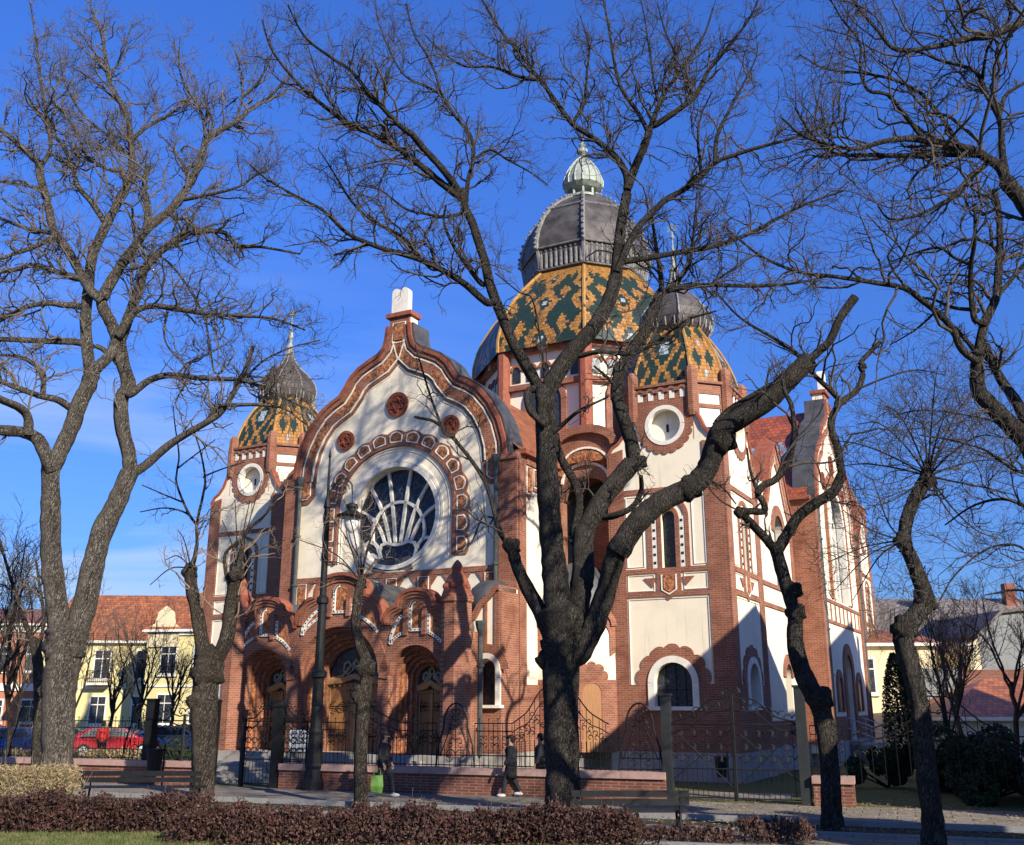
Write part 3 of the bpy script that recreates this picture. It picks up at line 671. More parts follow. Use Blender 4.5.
# recess with the big brick arch between gable and tower
for s, mbx in ((1, -6.9), (-1, -17.86)):
    fr = FR((0, .42, 0), (1, 0, 0), (0, -1, 0)); x0, x1 = (-6.93, -4.3) if s == 1 else (-20.46, -17.83); c = (x0 + x1) / 2; w_ = MB(); b = MB(); l_ = MB(); t_ = MB()
    top = [(x1, 12.35)] + [(c + 1.31 * cos(pi * i / 12), 12.35 + .75 * sin(pi * i / 12)) for i in range(13)] + [(x0, 12.35)]
    plate(b, fr, [(x0, .9), (x1, .9)] + top, -.5, 0, [archp(c - .05, 6.9, 10.2, 1.0, 14, .95)])
    ln = [(c + 1.0 * cos(pi - pi * i / 12), 10.9 + .75 * sin(pi * i / 12)) for i in range(13)]
    strip(l_, fr, ln, -.05, .05, -.01, .08); strip(l_, fr, [(a, z + .62) for a, z in ln], -.04, .04, -.01, .08); strip(t_, fr, [(a, z + .32) for a, z in ln], -.2, .2, -.01, .05)
    strip(b, fr, [(c + 1.36 * cos(pi - pi * i / 12), 12.3 + .78 * sin(pi * i / 12)) for i in range(13)], -.22, .1, -.5, .22)
    g = obj('recess_wall', b, BRICK, SY); obj('putty_line', l_, LINEM, g); obj('terracotta_relief', t_, TERRA, g)
    obj('infill', MBp(lambda q: plate(q, fr, rect(c - 1.3, c + 1.3, 6.5, 11.8), -2.0, -1.6)), BRICKD, g)
    v = MB(); plate(v, fr, [(c - .8, 9.6), (c + .7, 9.6)] + [(c - .05 + .75 * cos(pi * i / 10), 10.4 + .8 * sin(pi * i / 10)) for i in range(11)], -1.6, -1.55)
    obj('lunette_window', v, GLASSD, g)
    # low stair apse: three wall faces, little arcade, lead half dome
    mir = (lambda u: u) if s == 1 else (lambda u: 2 * CU - u)
    P0 = [(-7.95, -1.2), (-5.55, -1.2), (-4.38, -.05)]
    w_ = MB(); b = MB(); dr = MB()
    for f_, (A, B_) in enumerate(zip(P0[:-1], P0[1:])):
        A = (mir(A[0]), A[1]); B_ = (mir(B_[0]), B_[1])
        if s == -1: A, B_ = B_, A
        L = sqrt((B_[0] - A[0]) ** 2 + (B_[1] - A[1]) ** 2); t = ((B_[0] - A[0]) / L, (B_[1] - A[1]) / L, 0); fr = FR((A[0], A[1], 0), t, (t[1], -t[0], 0))
        plate(w_, fr, rect(0, L, .9, 5.2), -.6, 0)
        dc = L * .42
        plate(b, fr, rect(-.0, L, .9, 3.38), -.02, .05, [archp(dc, .92, 2.9, .36)] if f_ == 1 else [])
        if f_ == 1: plate(b, fr, scallop(dc, 3.36, .56, -.02, pi + .02, 5, .1), -.02, .055); plate(dr, fr, archp(dc, .92, 2.9, .37, 10), .0, .03)
        n = 2 if f_ == 0 else 1; wd = L / n
        for i in range(n):
            cc = wd * (i + .5); hr = wd / 2 - .22
            plate(b, fr, [(cc - wd / 2, 4.35), (cc - hr, 4.2), (cc - hr, 4.95)] + [(cc + hr * cos(pi - pi * k / 10), 4.95 + .5 * sin(pi * k / 10)) for k in range(11)] + [(cc + hr, 4.2), (cc + wd / 2, 4.35)] + [(cc + wd / 2 * cos(pi * k / 10), 5.3 + .65 * sin(pi * k / 10)) for k in range(11)], -.5, .05)
            strip(b, fr, [(cc + (wd / 2 - .01) * cos(pi - pi * k / 10), 5.3 + .67 * sin(pi * k / 10)) for k in range(11)], -.16, .05, -.3, .13)
    g = obj('stair_apse', w_, WHITE, SY); obj('brickwork', b, BRICK, g); obj('side_door', dr, DOORW, g)
    cx_ = mir(-6.0); dm = MB(); dm.lathe(cx_, .35, [(1.5, 5.2), (1.55, 5.8), (1.45, 6.4), (1.2, 7.0), (.8, 7.5), (.12, 7.8)], 28); dome_ = obj('lead_half_dome', dm, LEAD, g, True)
    rr_ = MB()
    for k in range(14):
        a = 2 * pi * k / 14; rr_.tube([(cx_ + r * cos(a), .35 + r * sin(a), z) for r, z in [(1.51, 5.3), (1.56, 5.8), (1.46, 6.4), (1.21, 7.0), (.81, 7.5)]], .02, 4)
    obj('dome_seam', rr_, DARK, dome_)
# recessed bay on the long side: white wall, window, small terracotta gable
for d0, d1 in ((4.45, CD - 5.45), (CD + 5.45, 28.55)):
    fr = FR((-.14, 0, 0), (0, 1, 0), (1, 0, 0)); w_ = MB(); b = MB(); l_ = MB(); t_ = MB(); c = (d0 + d1) / 2 + .75
    plate(w_, fr, [(d0, .3), (d1, .3), (d1, 11.4), (c + 1.7, 11.5), (c + 1.1, 12.6), (c + .5, 13.1), (c, 13.7), (c - .5, 13.1), (c - 1.1, 12.6), (c - 1.7, 11.5), (d0, 11.4)], -.6, 0, [archp(c, 7.2, 9.6, .8), archp(c, 2.2, 3.6, .55)])
    gl = [(c - 2.6, 10.4), (c - 1.9, 11.2), (c - 1.6, 11.7), (c - 1.1, 12.6), (c - .5, 13.1), (c, 13.7), (c + .5, 13.1), (c + 1.1, 12.6), (c + 1.6, 11.7), (c + 1.9, 11.2), (c + 2.6, 10.4)]
    cp_ = MB(); strip(cp_, fr, gl, -.02, .12, -.65, .16)
    strip(b, fr, gl, -.6, .04, -.02, .06); strip(t_, fr, gl, -.45, -.12, .05, .1); strip(l_, fr, gl, -.53, -.5, .05, .09); strip(l_, fr, gl, -.08, -.05, .05, .09)
    strip(b, fr, [(c + 1.05 * cos(pi - pi * k / 12), 9.6 + 1.05 * sin(pi * k / 12)) for k in range(13)], -.25, .2, -.02, .06); strip(b, fr, [(c + .8 * cos(pi - pi * k / 12), 3.6 + .8 * sin(pi * k / 12)) for k in range(13)], -.25, .15, -.02, .06)
    for z0, z1 in ((6.28, 6.45), (7.12, 7.3)): plate(b, fr, rect(d0, d1, z0, z1), -.02, .05)
    plate(b, fr, rect(d0, d1, .9, 1.9), -.02, .05); plate(b, fr, rect(d1 - .5, d1, .9, 11.2), -.02, .045); plate(b, fr, rect(d0, d1, 11.1, 11.38), -.02, .1) if 0 else None
    g = obj('side_bay_wall', w_, WHITE, SY); obj('coping', cp_, TERRAP, g); obj('brickwork', b, BRICK, g); obj('terracotta_relief', t_, TERRA, g); obj('putty_line', l_, LINEM, g)
    obj('bay_window', MBp(lambda q: (plate(q, fr, archp(c, 7.2, 9.6, .8), -.35, -.3), plate(q, fr, archp(c, 2.2, 3.6, .55), -.35, -.3))), GLASSD, g)
# --- roofs
rf = MB(); le = MB()
def slope(p0, p1, p2, p3, mb=None):       # eave p0-p1, top p3-p2; uv in metres
    mb = mb or rf; p0, p1, p2, p3 = [np.array(p, float) for p in (p0, p1, p2, p3)]
    ax = p1 - p0; L = np.linalg.norm(ax); ax /= L; nn = np.cross(p1 - p0, p3 - p0); up = np.cross(nn / np.linalg.norm(nn), ax)
    uv = [((p - p0) @ ax, (p - p0) @ up) for p in (p0, p1, p2, p3)]; mb.quad(p0, p1, p2, p3, uv=uv)
ez, rz_ = 11.65, 17.15
frf = MB()
for sx in (-1, 1):
    a = CU + sx * 5.6; q = [(a, -2.6, ez - .1), (a, 6, ez - .1), (CU, 12, rz_ - .4), (CU, -2.6, rz_ - .4)]
    slope(*(q if sx > 0 else [q[1], q[0], q[3], q[2]]), mb=frf)
    a = CU + sx * 5.6; q = [(a, 35.4, ez), (a, 27, ez), (CU, 21, rz_), (CU, 35.4, rz_)]; slope(*(q if sx < 0 else [q[1], q[0], q[3], q[2]]), mb=frf)
    b_ = CD + sx * 5.6
    q = [(.7, b_, ez), (-6, b_, ez), (-9, CD, rz_), (.7, CD, rz_)]; slope(*(q if sx > 0 else [q[1], q[0], q[3], q[2]]))
    q = [(-25.4, b_, ez), (-18, b_, ez), (-15, CD, rz_), (-25.4, CD, rz_)]; slope(*([q[1], q[0], q[3], q[2]] if sx > 0 else q))
# hipped body up to the drum
X0, X1, Y0, Y1 = -22.5, -1.9, .2, 32.6; x0, x1, y0, y1 = CU - 6.3, CU + 6.3, CD - 6.3, CD + 6.3
hip = 15.9
slope((X0, Y0, ez), (X1, Y0, ez), (x1, y0, hip), (x0, y0, hip)); slope((X1, Y0, ez), (X1, Y1, ez), (x1, y1, hip), (x1, y0, hip))
slope((X1, Y1, ez), (X0, Y1, ez), (x0, y1, hip), (x1, y1, hip)); slope((X0, Y1, ez), (X0, Y0, ez), (x0, y0, hip), (x0, y1, hip))
obj('patterned_tile_roof', rf, TILE_R, SY); obj('brown_tile_roof', frf, TILE_P, SY)
# eaves along the visible walls
ev = MB(); ev.box(CU + 5.3, CU + 5.75, -2.75, .6, 11.5, 11.68); ev.box(-1.9, .85, CD - 5.75, CD - 5.3, 11.5, 11.68); ev.box(CU - 5.75, CU - 5.3, -2.75, .6, 11.5, 11.68)
obj('eaves_gutter', ev, TERRAP, SY)
# --- drum and great dome
R8 = 6.35; A8 = [pi / 8 + i * pi / 4 for i in range(8)]
dw = MB(); db = MB(); dp = MB(); dg = MB(); dl = MB()
dw.lathe(CU, CD, [(R8 - .3, 13.0), (R8 - .3, 21.1)], 8, pi / 8)
for i in range(8):
    a0, a1 = A8[i - 1], A8[i]; p0 = np.array([CU + R8 * cos(a0), CD + R8 * sin(a0), 0]); p1 = np.array([CU + R8 * cos(a1), CD + R8 * sin(a1), 0])
    L = np.linalg.norm(p1 - p0); t = (p1 - p0) / L; fr = FR(p0, t, (t[1], -t[0], 0)); m = L / 2
    plate(dw, fr, rect(0, L, 14, 21.0), -.5, -.25)
    plate(db, fr, rect(0, L, 18.75, 19.05), -.3, .02); plate(db, fr, rect(0, L, 20.75, 21.05), -.3, .05); plate(db, fr, rect(0, L, 16.0, 16.3), -.3, -.1)
    ring(db, fr, m, 18.0, .95, 1.25, -.3, -.12, 16, 0, pi)
    for sx in (-1, 1): plate(db, fr, sorted_rect(m + sx * .95, m + sx * 1.25, 16.2, 18.0), -.3, -.12)
    plate(dg, fr, archp(m, 16.3, 18.0, .95, 14), -.26, -.2)
    for q in range(5):
        x = m + (q - 2) * .86; plate(dg, fr, archp(x, 19.25, 19.9, .24, 8), -.26, -.2); ring(db, fr, x, 19.9, .24, .38, -.3, -.14, 10, 0, pi)
    # scalloped brick gablet at the roof's foot
    plate(db, fr, [(m - 1.2, 20.9)] + [(m + 1.2 * cos(pi - pi * k / 10), 20.9 + .75 * sin(pi * k / 10)) for k in range(11)], -.35, .08); plate(dl, fr, circ(m, 21.15, .35, 14), .07, .11)
    dp.lathe(CU + (R8 - .05) * cos(a1), CD + (R8 - .05) * sin(a1), [(.36, 14), (.36, 21.0), (.42, 21.1), (.42, 21.3), (.2, 21.7), (.05, 21.9)], 8, pi / 8)
g = obj('dome_drum', dw, WHITE, SY); obj('brickwork', db, BRICK, g); obj('drum_pier', dp, TERRAP, g); obj('drum_window', dg, GLASSD, g); obj('boss', dl, WTRIM, g)
prof = [(6.75, 20.95), (6.72, 21.7), (6.5, 22.6), (6.1, 23.5), (5.55, 24.35), (4.9, 25.15), (4.2, 25.9), (3.5, 26.6)]
dm = MB(); hh = 0
for (r0, z0), (r1, z1) in zip(prof[:-1], prof[1:]):
    dl_ = sqrt((r0 - r1) ** 2 + (z1 - z0) ** 2)
    for i in range(8):
        a, b = A8[i - 1], A8[i]
        dm.quad((CU + r0 * cos(a), CD + r0 * sin(a), z0), (CU + r0 * cos(b), CD + r0 * sin(b), z0), (CU + r1 * cos(b), CD + r1 * sin(b), z1), (CU + r1 * cos(a), CD + r1 * sin(a), z1),
                uv=[(-1, hh), (1, hh), (1, hh + dl_), (-1, hh + dl_)])
    hh += dl_
D_ = obj('tiled_dome', dm, TILE_C, SY)
rb = MB()
for i in range(8): rb.tube([(CU + r * cos(A8[i]), CD + r * sin(A8[i]), z) for r, z in prof], .09, 5)
obj('ridge_tile', rb, YELM, D_)
k = [(3.45, 26.5), (3.6, 26.6), (3.66, 26.7), (3.55, 26.75), (3.74, 27.9), (3.84, 28.0), (3.84, 28.5), (3.66, 29.3), (3.28, 30.2), (2.72, 31.0), (2.0, 31.7), (1.3, 32.2), (.9, 32.4)]
on = MB(); on.lathe(CU, CD, k, 8, pi / 8); O_ = obj('zinc_upper_dome', on, ONION, SY)
rb = MB(); cr_ = rb
for i in range(8):
    rb.tube([(CU + r * 1.01 * cos(A8[i]), CD + r * 1.01 * sin(A8[i]), z) for r, z in k[3:]], .12, 5)
    for q in range(14):
        t = q / 13 * (len(k) - 6) + 5; j = int(t); f = t - j; r = k[j][0] * (1 - f) + k[min(j + 1, len(k) - 1)][0] * f; z = k[j][1] * (1 - f) + k[min(j + 1, len(k) - 1)][1] * f
        cr_.blob((CU + (r + .16) * cos(A8[i]), CD + (r + .16) * sin(A8[i]), z + .08), .10, 6, 4)
    a, b = A8[i - 1], A8[i]
    for q in range(9):
        f = (q + .5) / 9; x = CU + 3.70 * (cos(a) * (1 - f) + cos(b) * f); y = CD + 3.70 * (sin(a) * (1 - f) + sin(b) * f); rb.tube([(x, y, 26.75), (x, y, 27.7)], .085, 5); rb.blob((x, y, 27.85), .12, 6, 4)
    for zz, rr_, w_ in ((30.9, 2.84, .08), (28.0, 3.88, .06), (26.68, 3.7, .05)): rb.tube([(CU + rr_ * cos(a), CD + rr_ * sin(a), zz), (CU + rr_ * cos(b), CD + rr_ * sin(b), zz)], w_, 5)
obj('dome_rib', rb, ONION2, O_)
dk = MB(); dk.lathe(CU, CD, [(3.60, 26.8), (3.76, 27.9)], 8, pi / 8, cap=False); obj('gallery_back_band', dk, ONION, O_)  # band behind the gallery columns, same zinc as the dome
la = MB()
for i in range(8): la.tube([(CU + .8 * cos(A8[i]), CD + .8 * sin(A8[i]), 32.4), (CU + .8 * cos(A8[i]), CD + .8 * sin(A8[i]), 33.1)], .09, 6)
la.lathe(CU, CD, [(1.0, 32.4), (1.0, 32.55), (.5, 32.6), (.5, 33.0), (.95, 33.05), (1.2, 33.3), (1.22, 33.7), (1.0, 34.3), (.65, 34.9), (.32, 35.3), (.2, 35.6), (.34, 35.75), (.36, 35.95), (.14, 36.1), (.22, 36.3), (.08, 36.5), (.05, 37.4)], 16)
for i in range(16):
    a = i * pi / 8; la.tube([(CU + r * 1.02 * cos(a), CD + r * 1.02 * sin(a), z) for r, z in [(1.2, 33.3), (1.22, 33.7), (1.0, 34.3), (.65, 34.9), (.32, 35.3)]], .045, 4)
obj('lantern', la, COPPER, O_)

# --- triple porch
PD = -6.0
fr = FR((0, PD, 0), (1, 0, 0), (0, -1, 0)); b = MB(); t_ = MB(); l_ = MB(); cp = MB(); ft = MB(); bead = MB()
def porch_top(c, hw, zt, drop, sh, w1=.42):
    o = [(c - hw, zt - drop)]
    s1 = hw * w1; z1 = zt - sh
    for k in range(1, 8): t = pi / 2 * k / 8; o.append((c - hw + s1 * (1 - cos(t)), zt - drop + (z1 - zt + drop) * sin(t)))
    h2 = hw - s1
    for k in range(0, 15): t = pi * k / 14; o.append((c - h2 * cos(t), z1 + sh * sin(t) ** .75 if 0 < k < 14 else z1))
    for k in range(7, 0, -1): t = pi / 2 * k / 8; o.append((c + hw - s1 * (1 - cos(t)), zt - drop + (z1 - zt + drop) * sin(t)))
    o.append((c + hw, zt - drop)); return o
PT = [(-15.68, 1.42, 6.3, 1.15, .55, 1.10, 3.35, 1.1), (-12.35, 1.9, 7.0, 1.75, .8, 1.72, 3.55, 1.6), (-9.15, 1.28, 6.3, 1.15, .55, 1.05, 3.35, 1.08)]
tops = [porch_top(*p[:5]) for p in PT]
x0p, x1p = -17.3, -7.6
plate(b, fr, [(x0p, .9), (x1p, .9), (x1p, 5.1)] + [p for tp in reversed(tops) for p in reversed(tp)] + [(x0p, 5.1)], -.3, 0, [archp(p[0], .92, p[6], p[5], 18, p[7]) for p in PT])
for tp in tops:
    strip(cp, fr, tp, -.07, .05, -.4, .15); strip(b, fr, tp, -.17, -.06, -.02, .10); strip(b, fr, tp, -.28, -.16, -.02, .05)
for (c, hw, zt, drop, sh, r, zs, rz2) in PT:
    NS = 5
    for q in range(NS):          # stepped reveals
        rr2 = r - q * .105; rzz = rz2 - q * .13
        ln = [(c - rr2, .92)] + [(c + rr2 * cos(pi - pi * k / 18), zs + rzz * sin(pi * k / 18)) for k in range(19)] + [(c + rr2, .92)]
        strip(b if q % 2 == 0 else ft, fr, ln, -.125, .02, -.3 - q * .17 - .17, -.3 - q * .17 + .012)
    strip(b, fr, [(c + (r + .01) * cos(pi - pi * k / 18), zs + (rz2 + .01) * sin(pi * k / 18)) for k in range(19)], .0, .38, -.02, .045)
    DN = -1.12; ri = r - .56; dz = 3.0 if r < 1.2 else 3.25; rf_ = rz2 - .62
    D = obj('portal_door', MBp(lambda q: plate(q, fr, rect(c - ri - .1, c + ri + .1, .92, dz), DN - .1, DN)), DOORW, SY)
    hd = MB(); zt2 = dz + .05
    strip(hd, fr, [(c - ri - .05, zt2), (c - ri * .45, zt2 + .06), (c, zt2 + .2), (c + ri * .45, zt2 + .06), (c + ri + .05, zt2)], -.10, .08, DN, DN + .16)
    strip(hd, fr, [(c - ri - .02, zt2 + .08), (c - ri * .5, zt2 + .2), (c, zt2 + .75), (c + ri * .5, zt2 + .2), (c + ri + .02, zt2 + .08)], -.05, .05, DN, DN + .06)
    for q in range(10): x = c - ri + q * ri / 4.5; plate(hd, fr, rect(x - .03, x + .03, zt2 - .16, zt2 - .09), DN, DN + .1)
    for q in (-ri * .98, 0, ri * .98): plate(hd, fr, rect(c + q - .04, c + q + .04, .92, dz), DN, DN + .05)
    obj('door_frame', hd, OAKL, D)
    hg = MB()
    for sx in (-1, 1):
        for zz in (1.45, 2.45):
            x = c + sx * ri * .9; N_ = DN + .07
            hg.tube([fr.p(x, zz, N_), fr.p(x - sx * ri * .65, zz, N_)], .02, 4)
            for e in (-1, 1): hg.tube([fr.p(x - sx * ri * .25, zz, N_), fr.p(x - sx * ri * .42, zz + e * .15, N_), fr.p(x - sx * ri * .62, zz + e * .1, N_)], .016, 4); hg.tube([fr.p(x, zz, N_), fr.p(x - sx * .03, zz + e * .14, N_), fr.p(x - sx * ri * .2, zz + e * .17, N_)], .016, 4)
    obj('strap_hinge', hg, IRON, D)
    F_ = obj('fanlight', MBp(lambda q: plate(q, fr, [(c - ri - .1, dz), (c + ri + .1, dz)] + [(c + (ri + .1) * cos(pi * k / 12), max(dz + .01, zs + (rf_ + .1) * sin(pi * k / 12))) for k in range(13)], DN - .12, DN - .02)), GLASSD, SY)
    sw = MB(); k_ = min(ri / .55, 1.35)
    for sx in (-1, 1):
        sw.tube([fr.p(c + sx * x * k_, dz + .22 + zz * k_, DN + .03) for x, zz in ((.05, .38), (.10, .18), (.26, .06), (.40, .16), (.38, .34), (.25, .40), (.17, .30), (.22, .20), (.30, .22))], .045, 5)
    obj('glazing_scroll', sw, COPPER, F_)
    # blind niches over the door, each edged with beaded white brick on its left and lower side
    Re, Rz = r + .40, rz2 + .40
    def ex(a, o=0.0): v = max(0.0, 1 - ((a) / (Re + o)) ** 2); return zs + (Rz + o) * sqrt(v)
    wn2 = .25 * (1.15 if r > 1.2 else 1); top0 = zt - .38
    cen = archp(c, ex(0) + .08, top0 - wn2, wn2, 8); N2 = []
    N2.append((cen, [(c - wn2, ex(0) + .08)] + [(c - wn2 * cos(pi * k / 16), top0 - wn2 + wn2 * sin(pi * k / 16)) for k in range(8)], [(c - wn2, ex(0) + .08), (c + wn2, ex(0) + .08)]))
    i0, i1 = wn2 + .24, min(Re - .12, hw - .26)
    for sx in (-1, 1):
        A_ = [(c + sx * (i0 + (i1 - i0) * k / 6), ex(i0 + (i1 - i0) * k / 6) + .08) for k in range(7)]
        zt3 = zt - sh - .30; B2 = [(c + sx * (i0 + (i1 - i0) * k / 6), max(A_[k][1] + .1, zt3 - (zt3 - A_[6][1] - .25) * (k / 6) ** 2)) for k in range(7)]
        poly = A_ + list(reversed(B2))
        if sx < 0: edge = [A_[6]] + list(reversed(B2)); low = list(reversed(A_))
        else: edge = [A_[0], B2[0]]; low = A_
        N2.append((poly, edge, low))
    for poly, edge, low in N2:
        plate(t_, fr, poly, -.02, .012)
        strip(l_, fr, edge, -.085, .02, -.02, .055); strip(l_, fr, low, -.02, .075, -.02, .058)
        for ln in (edge, low):
            for (p, q) in zip(ln[:-1], ln[1:]):
                L_ = sqrt((p[0] - q[0]) ** 2 + (p[1] - q[1]) ** 2); nn = max(1, int(L_ / .13))
                for k in range(nn):
                    f = (k + .5) / nn; x, z = p[0] + (q[0] - p[0]) * f, p[1] + (q[1] - p[1]) * f
                    if ln is edge: x += .035
                    else: z += .03
                    plate(bead, fr, rect(x - .022, x + .022, z - .022, z + .022), .055, .066)
    for sx in (-1, 1): plate(b, fr, sorted_rect(c + sx * (wn2 + .04), c + sx * (wn2 + .2), ex(wn2 + .1) - .02, zt - sh - .05), -.02, .12)
P = obj('entrance_porch', b, BRICK, SY); obj('porch_coping', cp, TERRAP, P); obj('blind_niche', t_, TERRA, P); obj('beaded_border', l_, WTRIM, P); obj('carved_reveal', ft, TERRA, P); obj('bead', bead, DARK, P)
mb = MB(); mb.box(x0p + .1, x1p - .1, PD + 1.3, -2.7, .9, 4.9); mb.box(x0p, x0p + .5, PD + .3, PD + 1.5, .9, 4.9); mb.box(x1p - .5, x1p, PD + .3, PD + 1.5, .9, 4.9)
mb.box(-14.4, -14.2, PD + .3, PD + 1.4, .9, 4.9); mb.box(-10.5, -10.3, PD + .3, PD + 1.4, .9, 4.9)
obj('porch_side_wall', mb, BRICK, P)
mb = MB()
for (c, hw, zt, drop, sh, r, zs, rz2), tp in zip(PT, tops):
    fr2 = FR((0, PD + .3, 0), (1, 0, 0), (0, -1, 0)); plate(mb, fr2, [(c - hw + .05, zt - drop - .3), (c + hw - .05, zt - drop - .3)] + [(c + (x - c) * .97, z - .12) for x, z in reversed(tp)], -3.0, -.02)
obj('porch_lead_roof', mb, LEAD, P)
# end piers with carved finials
for a in (-7.62, -17.1):
    p = MB(); p.lathe(a, PD + .1, [(.50, .9), (.50, 5.75), (.56, 5.8), (.56, 5.98), (.50, 6.02)], 8, pi / 8); pr_ = obj('porch_pier', p, BRICK, P)
    p = MB(); p.lathe(a, PD + .1, [(.52, 6.0), (.46, 6.2), (.36, 6.3), (.40, 6.45), (.30, 6.65), (.16, 6.8), (.20, 6.95), (.12, 7.1), (.03, 7.2)], 12)
    for k in range(6): p.blob((a + .38 * cos(k), PD + .1 + .38 * sin(k * 1.0), 6.3), .13, 7, 5)
    obj('carved_finial', p, TERRAP, P)
# low wing right of the porch
for s, (xa, xb) in ((1, (-8.3, -6.9)), (-1, (-17.9, -17.3))):
    fr = FR((0, -4.2, 0), (1, 0, 0), (0, -1, 0)); w_ = MB(); b = MB(); c = -7.42
    tp = [(xa, 5.2), (xa + .35, 5.45), (xa + .6, 5.85), (xa + .95, 6.15), (xb - .15, 6.45), (xb, 6.45)] if s == 1 else [(xa, 5.9), (xb, 5.4)]
    plate(w_, fr, [(xa, .9), (xb, .9)] + list(reversed(tp)), -1.3, 0, [archp(c, 2.5, 3.65, .40)] if s == 1 else [])
    strip(b, fr, tp, -.14, .06, -1.2, .14)
    if s == 1:
        plate(b, fr, [(xa, .9), (xb, .9), (xb, 2.42), (xa, 2.42)], -.02, .05); strip(b, fr, [(c + .55 * cos(pi - pi * k / 12), 3.65 + .55 * sin(pi * k / 12)) for k in range(13)], .0, .32, -.02, .06)
        plate(b, fr, rect(xa, c - .62, 2.4, 4.2), -.02, .04); plate(b, fr, rect(xb - .2, xb, .9, 6.3), -.02, .055); plate(b, fr, rect(-7.5, -7.4, 4.5, 6.0), -.02, .05)
    if s == 1: plate(b, FR((xb, 0, 0), (0, 1, 0), (1, 0, 0)), rect(-4.2, -2.9, .9, 6.3), -.02, .05)
    g = obj('low_wing_wall', w_, WHITE, SY); obj('brickwork', b, BRICK, g)
    if s == 1:
        z = MB(); strip(z, fr, [(c - .40, 2.5)] + [(c + .40 * cos(pi - pi * k / 12), 3.65 + .40 * sin(pi * k / 12)) for k in range(13)] + [(c + .40, 2.5)], -.02, .16, -.1, .09); strip(z, fr, [(c - .33, 2.5)] + [(c + .33 * cos(pi - pi * k / 12), 3.65 + .33 * sin(pi * k / 12)) for k in range(13)] + [(c + .33, 2.5)], -.02, .07, -.3, -.08)
        z.box(c - .62, c + .62, -4.4, -4.1, 2.4, 2.5); obj('stone_surround', z, WTRIM, g)
        obj('arched_window', MBp(lambda q: plate(q, fr, archp(c, 2.5, 3.65, .39), -.34, -.3)), GLASSD, g)
        ll = MB(); ll.lathe(-7.75, -3.3, [(.85, 5.6), (.85, 6.1), (.7, 6.5), (.4, 6.75), (.05, 6.8)], 20); obj('lead_roof', ll, LEAD, g, True)
# downpipes with hopper heads
for (x, y, z0, z1) in ((CU + 4.62, -2.98, 6.6, 11.2), (CU - 4.62, -2.98, 6.3, 11.3), (-7.02, -5.35, .9, 4.9), (1.02, CD - 4.9, .9, 11.2), (1.02, CD + 5.0, .9, 11.2), (-4.62, .28, 6.4, 7.5)):
    p = MB(); p.tube([(x, y, z0), (x, y, z1)], .085, 8); p.lathe(x, y, [(.09, z1 - .1), (.15, z1 + .05), (.18, z1 + .2), (.18, z1 + .3)], 8)
    for zz in np.arange(z0 + .8, z1, 2.0): p.lathe(x, y, [(.13, zz), (.13, zz + .08)], 8)
    obj('downpipe', p, ZINC, SY)
# side entrance steps and their handrail
mb = MB()
for i in range(6): mb.box(.9, 3.6 - i * .42, 14.6, 18.4, -.1, .155 * (i + 1))
obj('side_step', mb, PLINTH, SY)
for yy in (14.7, 18.3):
    p = MB(); 
    for k in range(4): x = 1.2 + k * .8; p.tube([(x, yy, .0), (x, yy, 1.85 - k * .3)], .025, 6)
    for dz in (0, .45): p.tube([(1.0, yy, 1.92 - dz), (1.2, yy, 1.86 - dz), (3.7, yy, .93 - dz)], .028, 6)
    obj('handrail', p, STEELM, SY)
# ================================================================ ground
def M_ground(name, c0, c1, c2, s1=.5, s2=12, bs=.5):
    m, nt, b = mat_base(name, .95, .1); g = noise(nt, s1, 8); g2 = noise(nt, s2, 5)
    c = mixc(nt, (g - .38) * 3, c0, c1); nt.links.new(mixc(nt, (g2 - .45) * 2.5, c, c2), b.inputs['Base Color']); bump(nt, b, g2, bs, .04); return m
SOIL = M_ground('soil', (.055, .042, .028), (.075, .065, .035), (.035, .028, .02))
LAWN = M_ground('winter_lawn', (.085, .095, .03), (.14, .125, .05), (.05, .06, .02), .8, 25)
def M_pave(name, c0, c1, c2):
    m, nt, b = mat_base(name, .9, .15); t = nt.nodes.new('ShaderNodeTexCoord'); mp = nt.nodes.new('ShaderNodeMapping'); mp.inputs['Rotation'].default_value = (0, 0, .361); nt.links.new(t.outputs['Object'], mp.inputs[0])
    br = nt.nodes.new('ShaderNodeTexBrick'); nt.links.new(mp.outputs[0], br.inputs['Vector']); br.inputs['Scale'].default_value = 1; br.inputs['Brick Width'].default_value = .8; br.inputs['Row Height'].default_value = .5; br.inputs['Mortar Size'].default_value = .014
    br.inputs['Color1'].default_value = (*c0, 1); br.inputs['Color2'].default_value = (*c2, 1); br.inputs['Mortar'].default_value = (.05, .045, .035, 1)
    g = noise(nt, .45, 8, .65); g2 = noise(nt, 16, 4); c = mixc(nt, ((g - .45) * 3).mx(0.0).mn(.85), br.outputs['Color'], c1); nt.links.new(mixc(nt, (g2 - .5) * 1.6, c, tuple(x * .5 for x in c1)), b.inputs['Base Color']); bump(nt, b, g2 + G(nt, br.outputs['Fac']) * -1.0, .25, .01); return m
PAVE = M_pave('pale_paving', (.22, .185, .14), (.13, .105, .08), (.28, .24, .185))
ASPH = M_ground('asphalt', (.07, .07, .07), (.05, .05, .052), (.09, .088, .085), .5, 30, .2)
KERB = M_ground('kerb_stone', (.26, .25, .23), (.20, .19, .17), (.30, .29, .27), 1, 14, .2)
def sheet(name, pts, z, mat):
    mb = MB(); n = len(pts); mb.v = [(p[0], p[1], z) for p in pts]; mb.f = [tuple(range(n))]; return obj(name, mb, mat, kind='structure')
sheet('ground', [(-900, -300), (900, -300), (900, 1500), (-900, 1500)], -.02, SOIL)
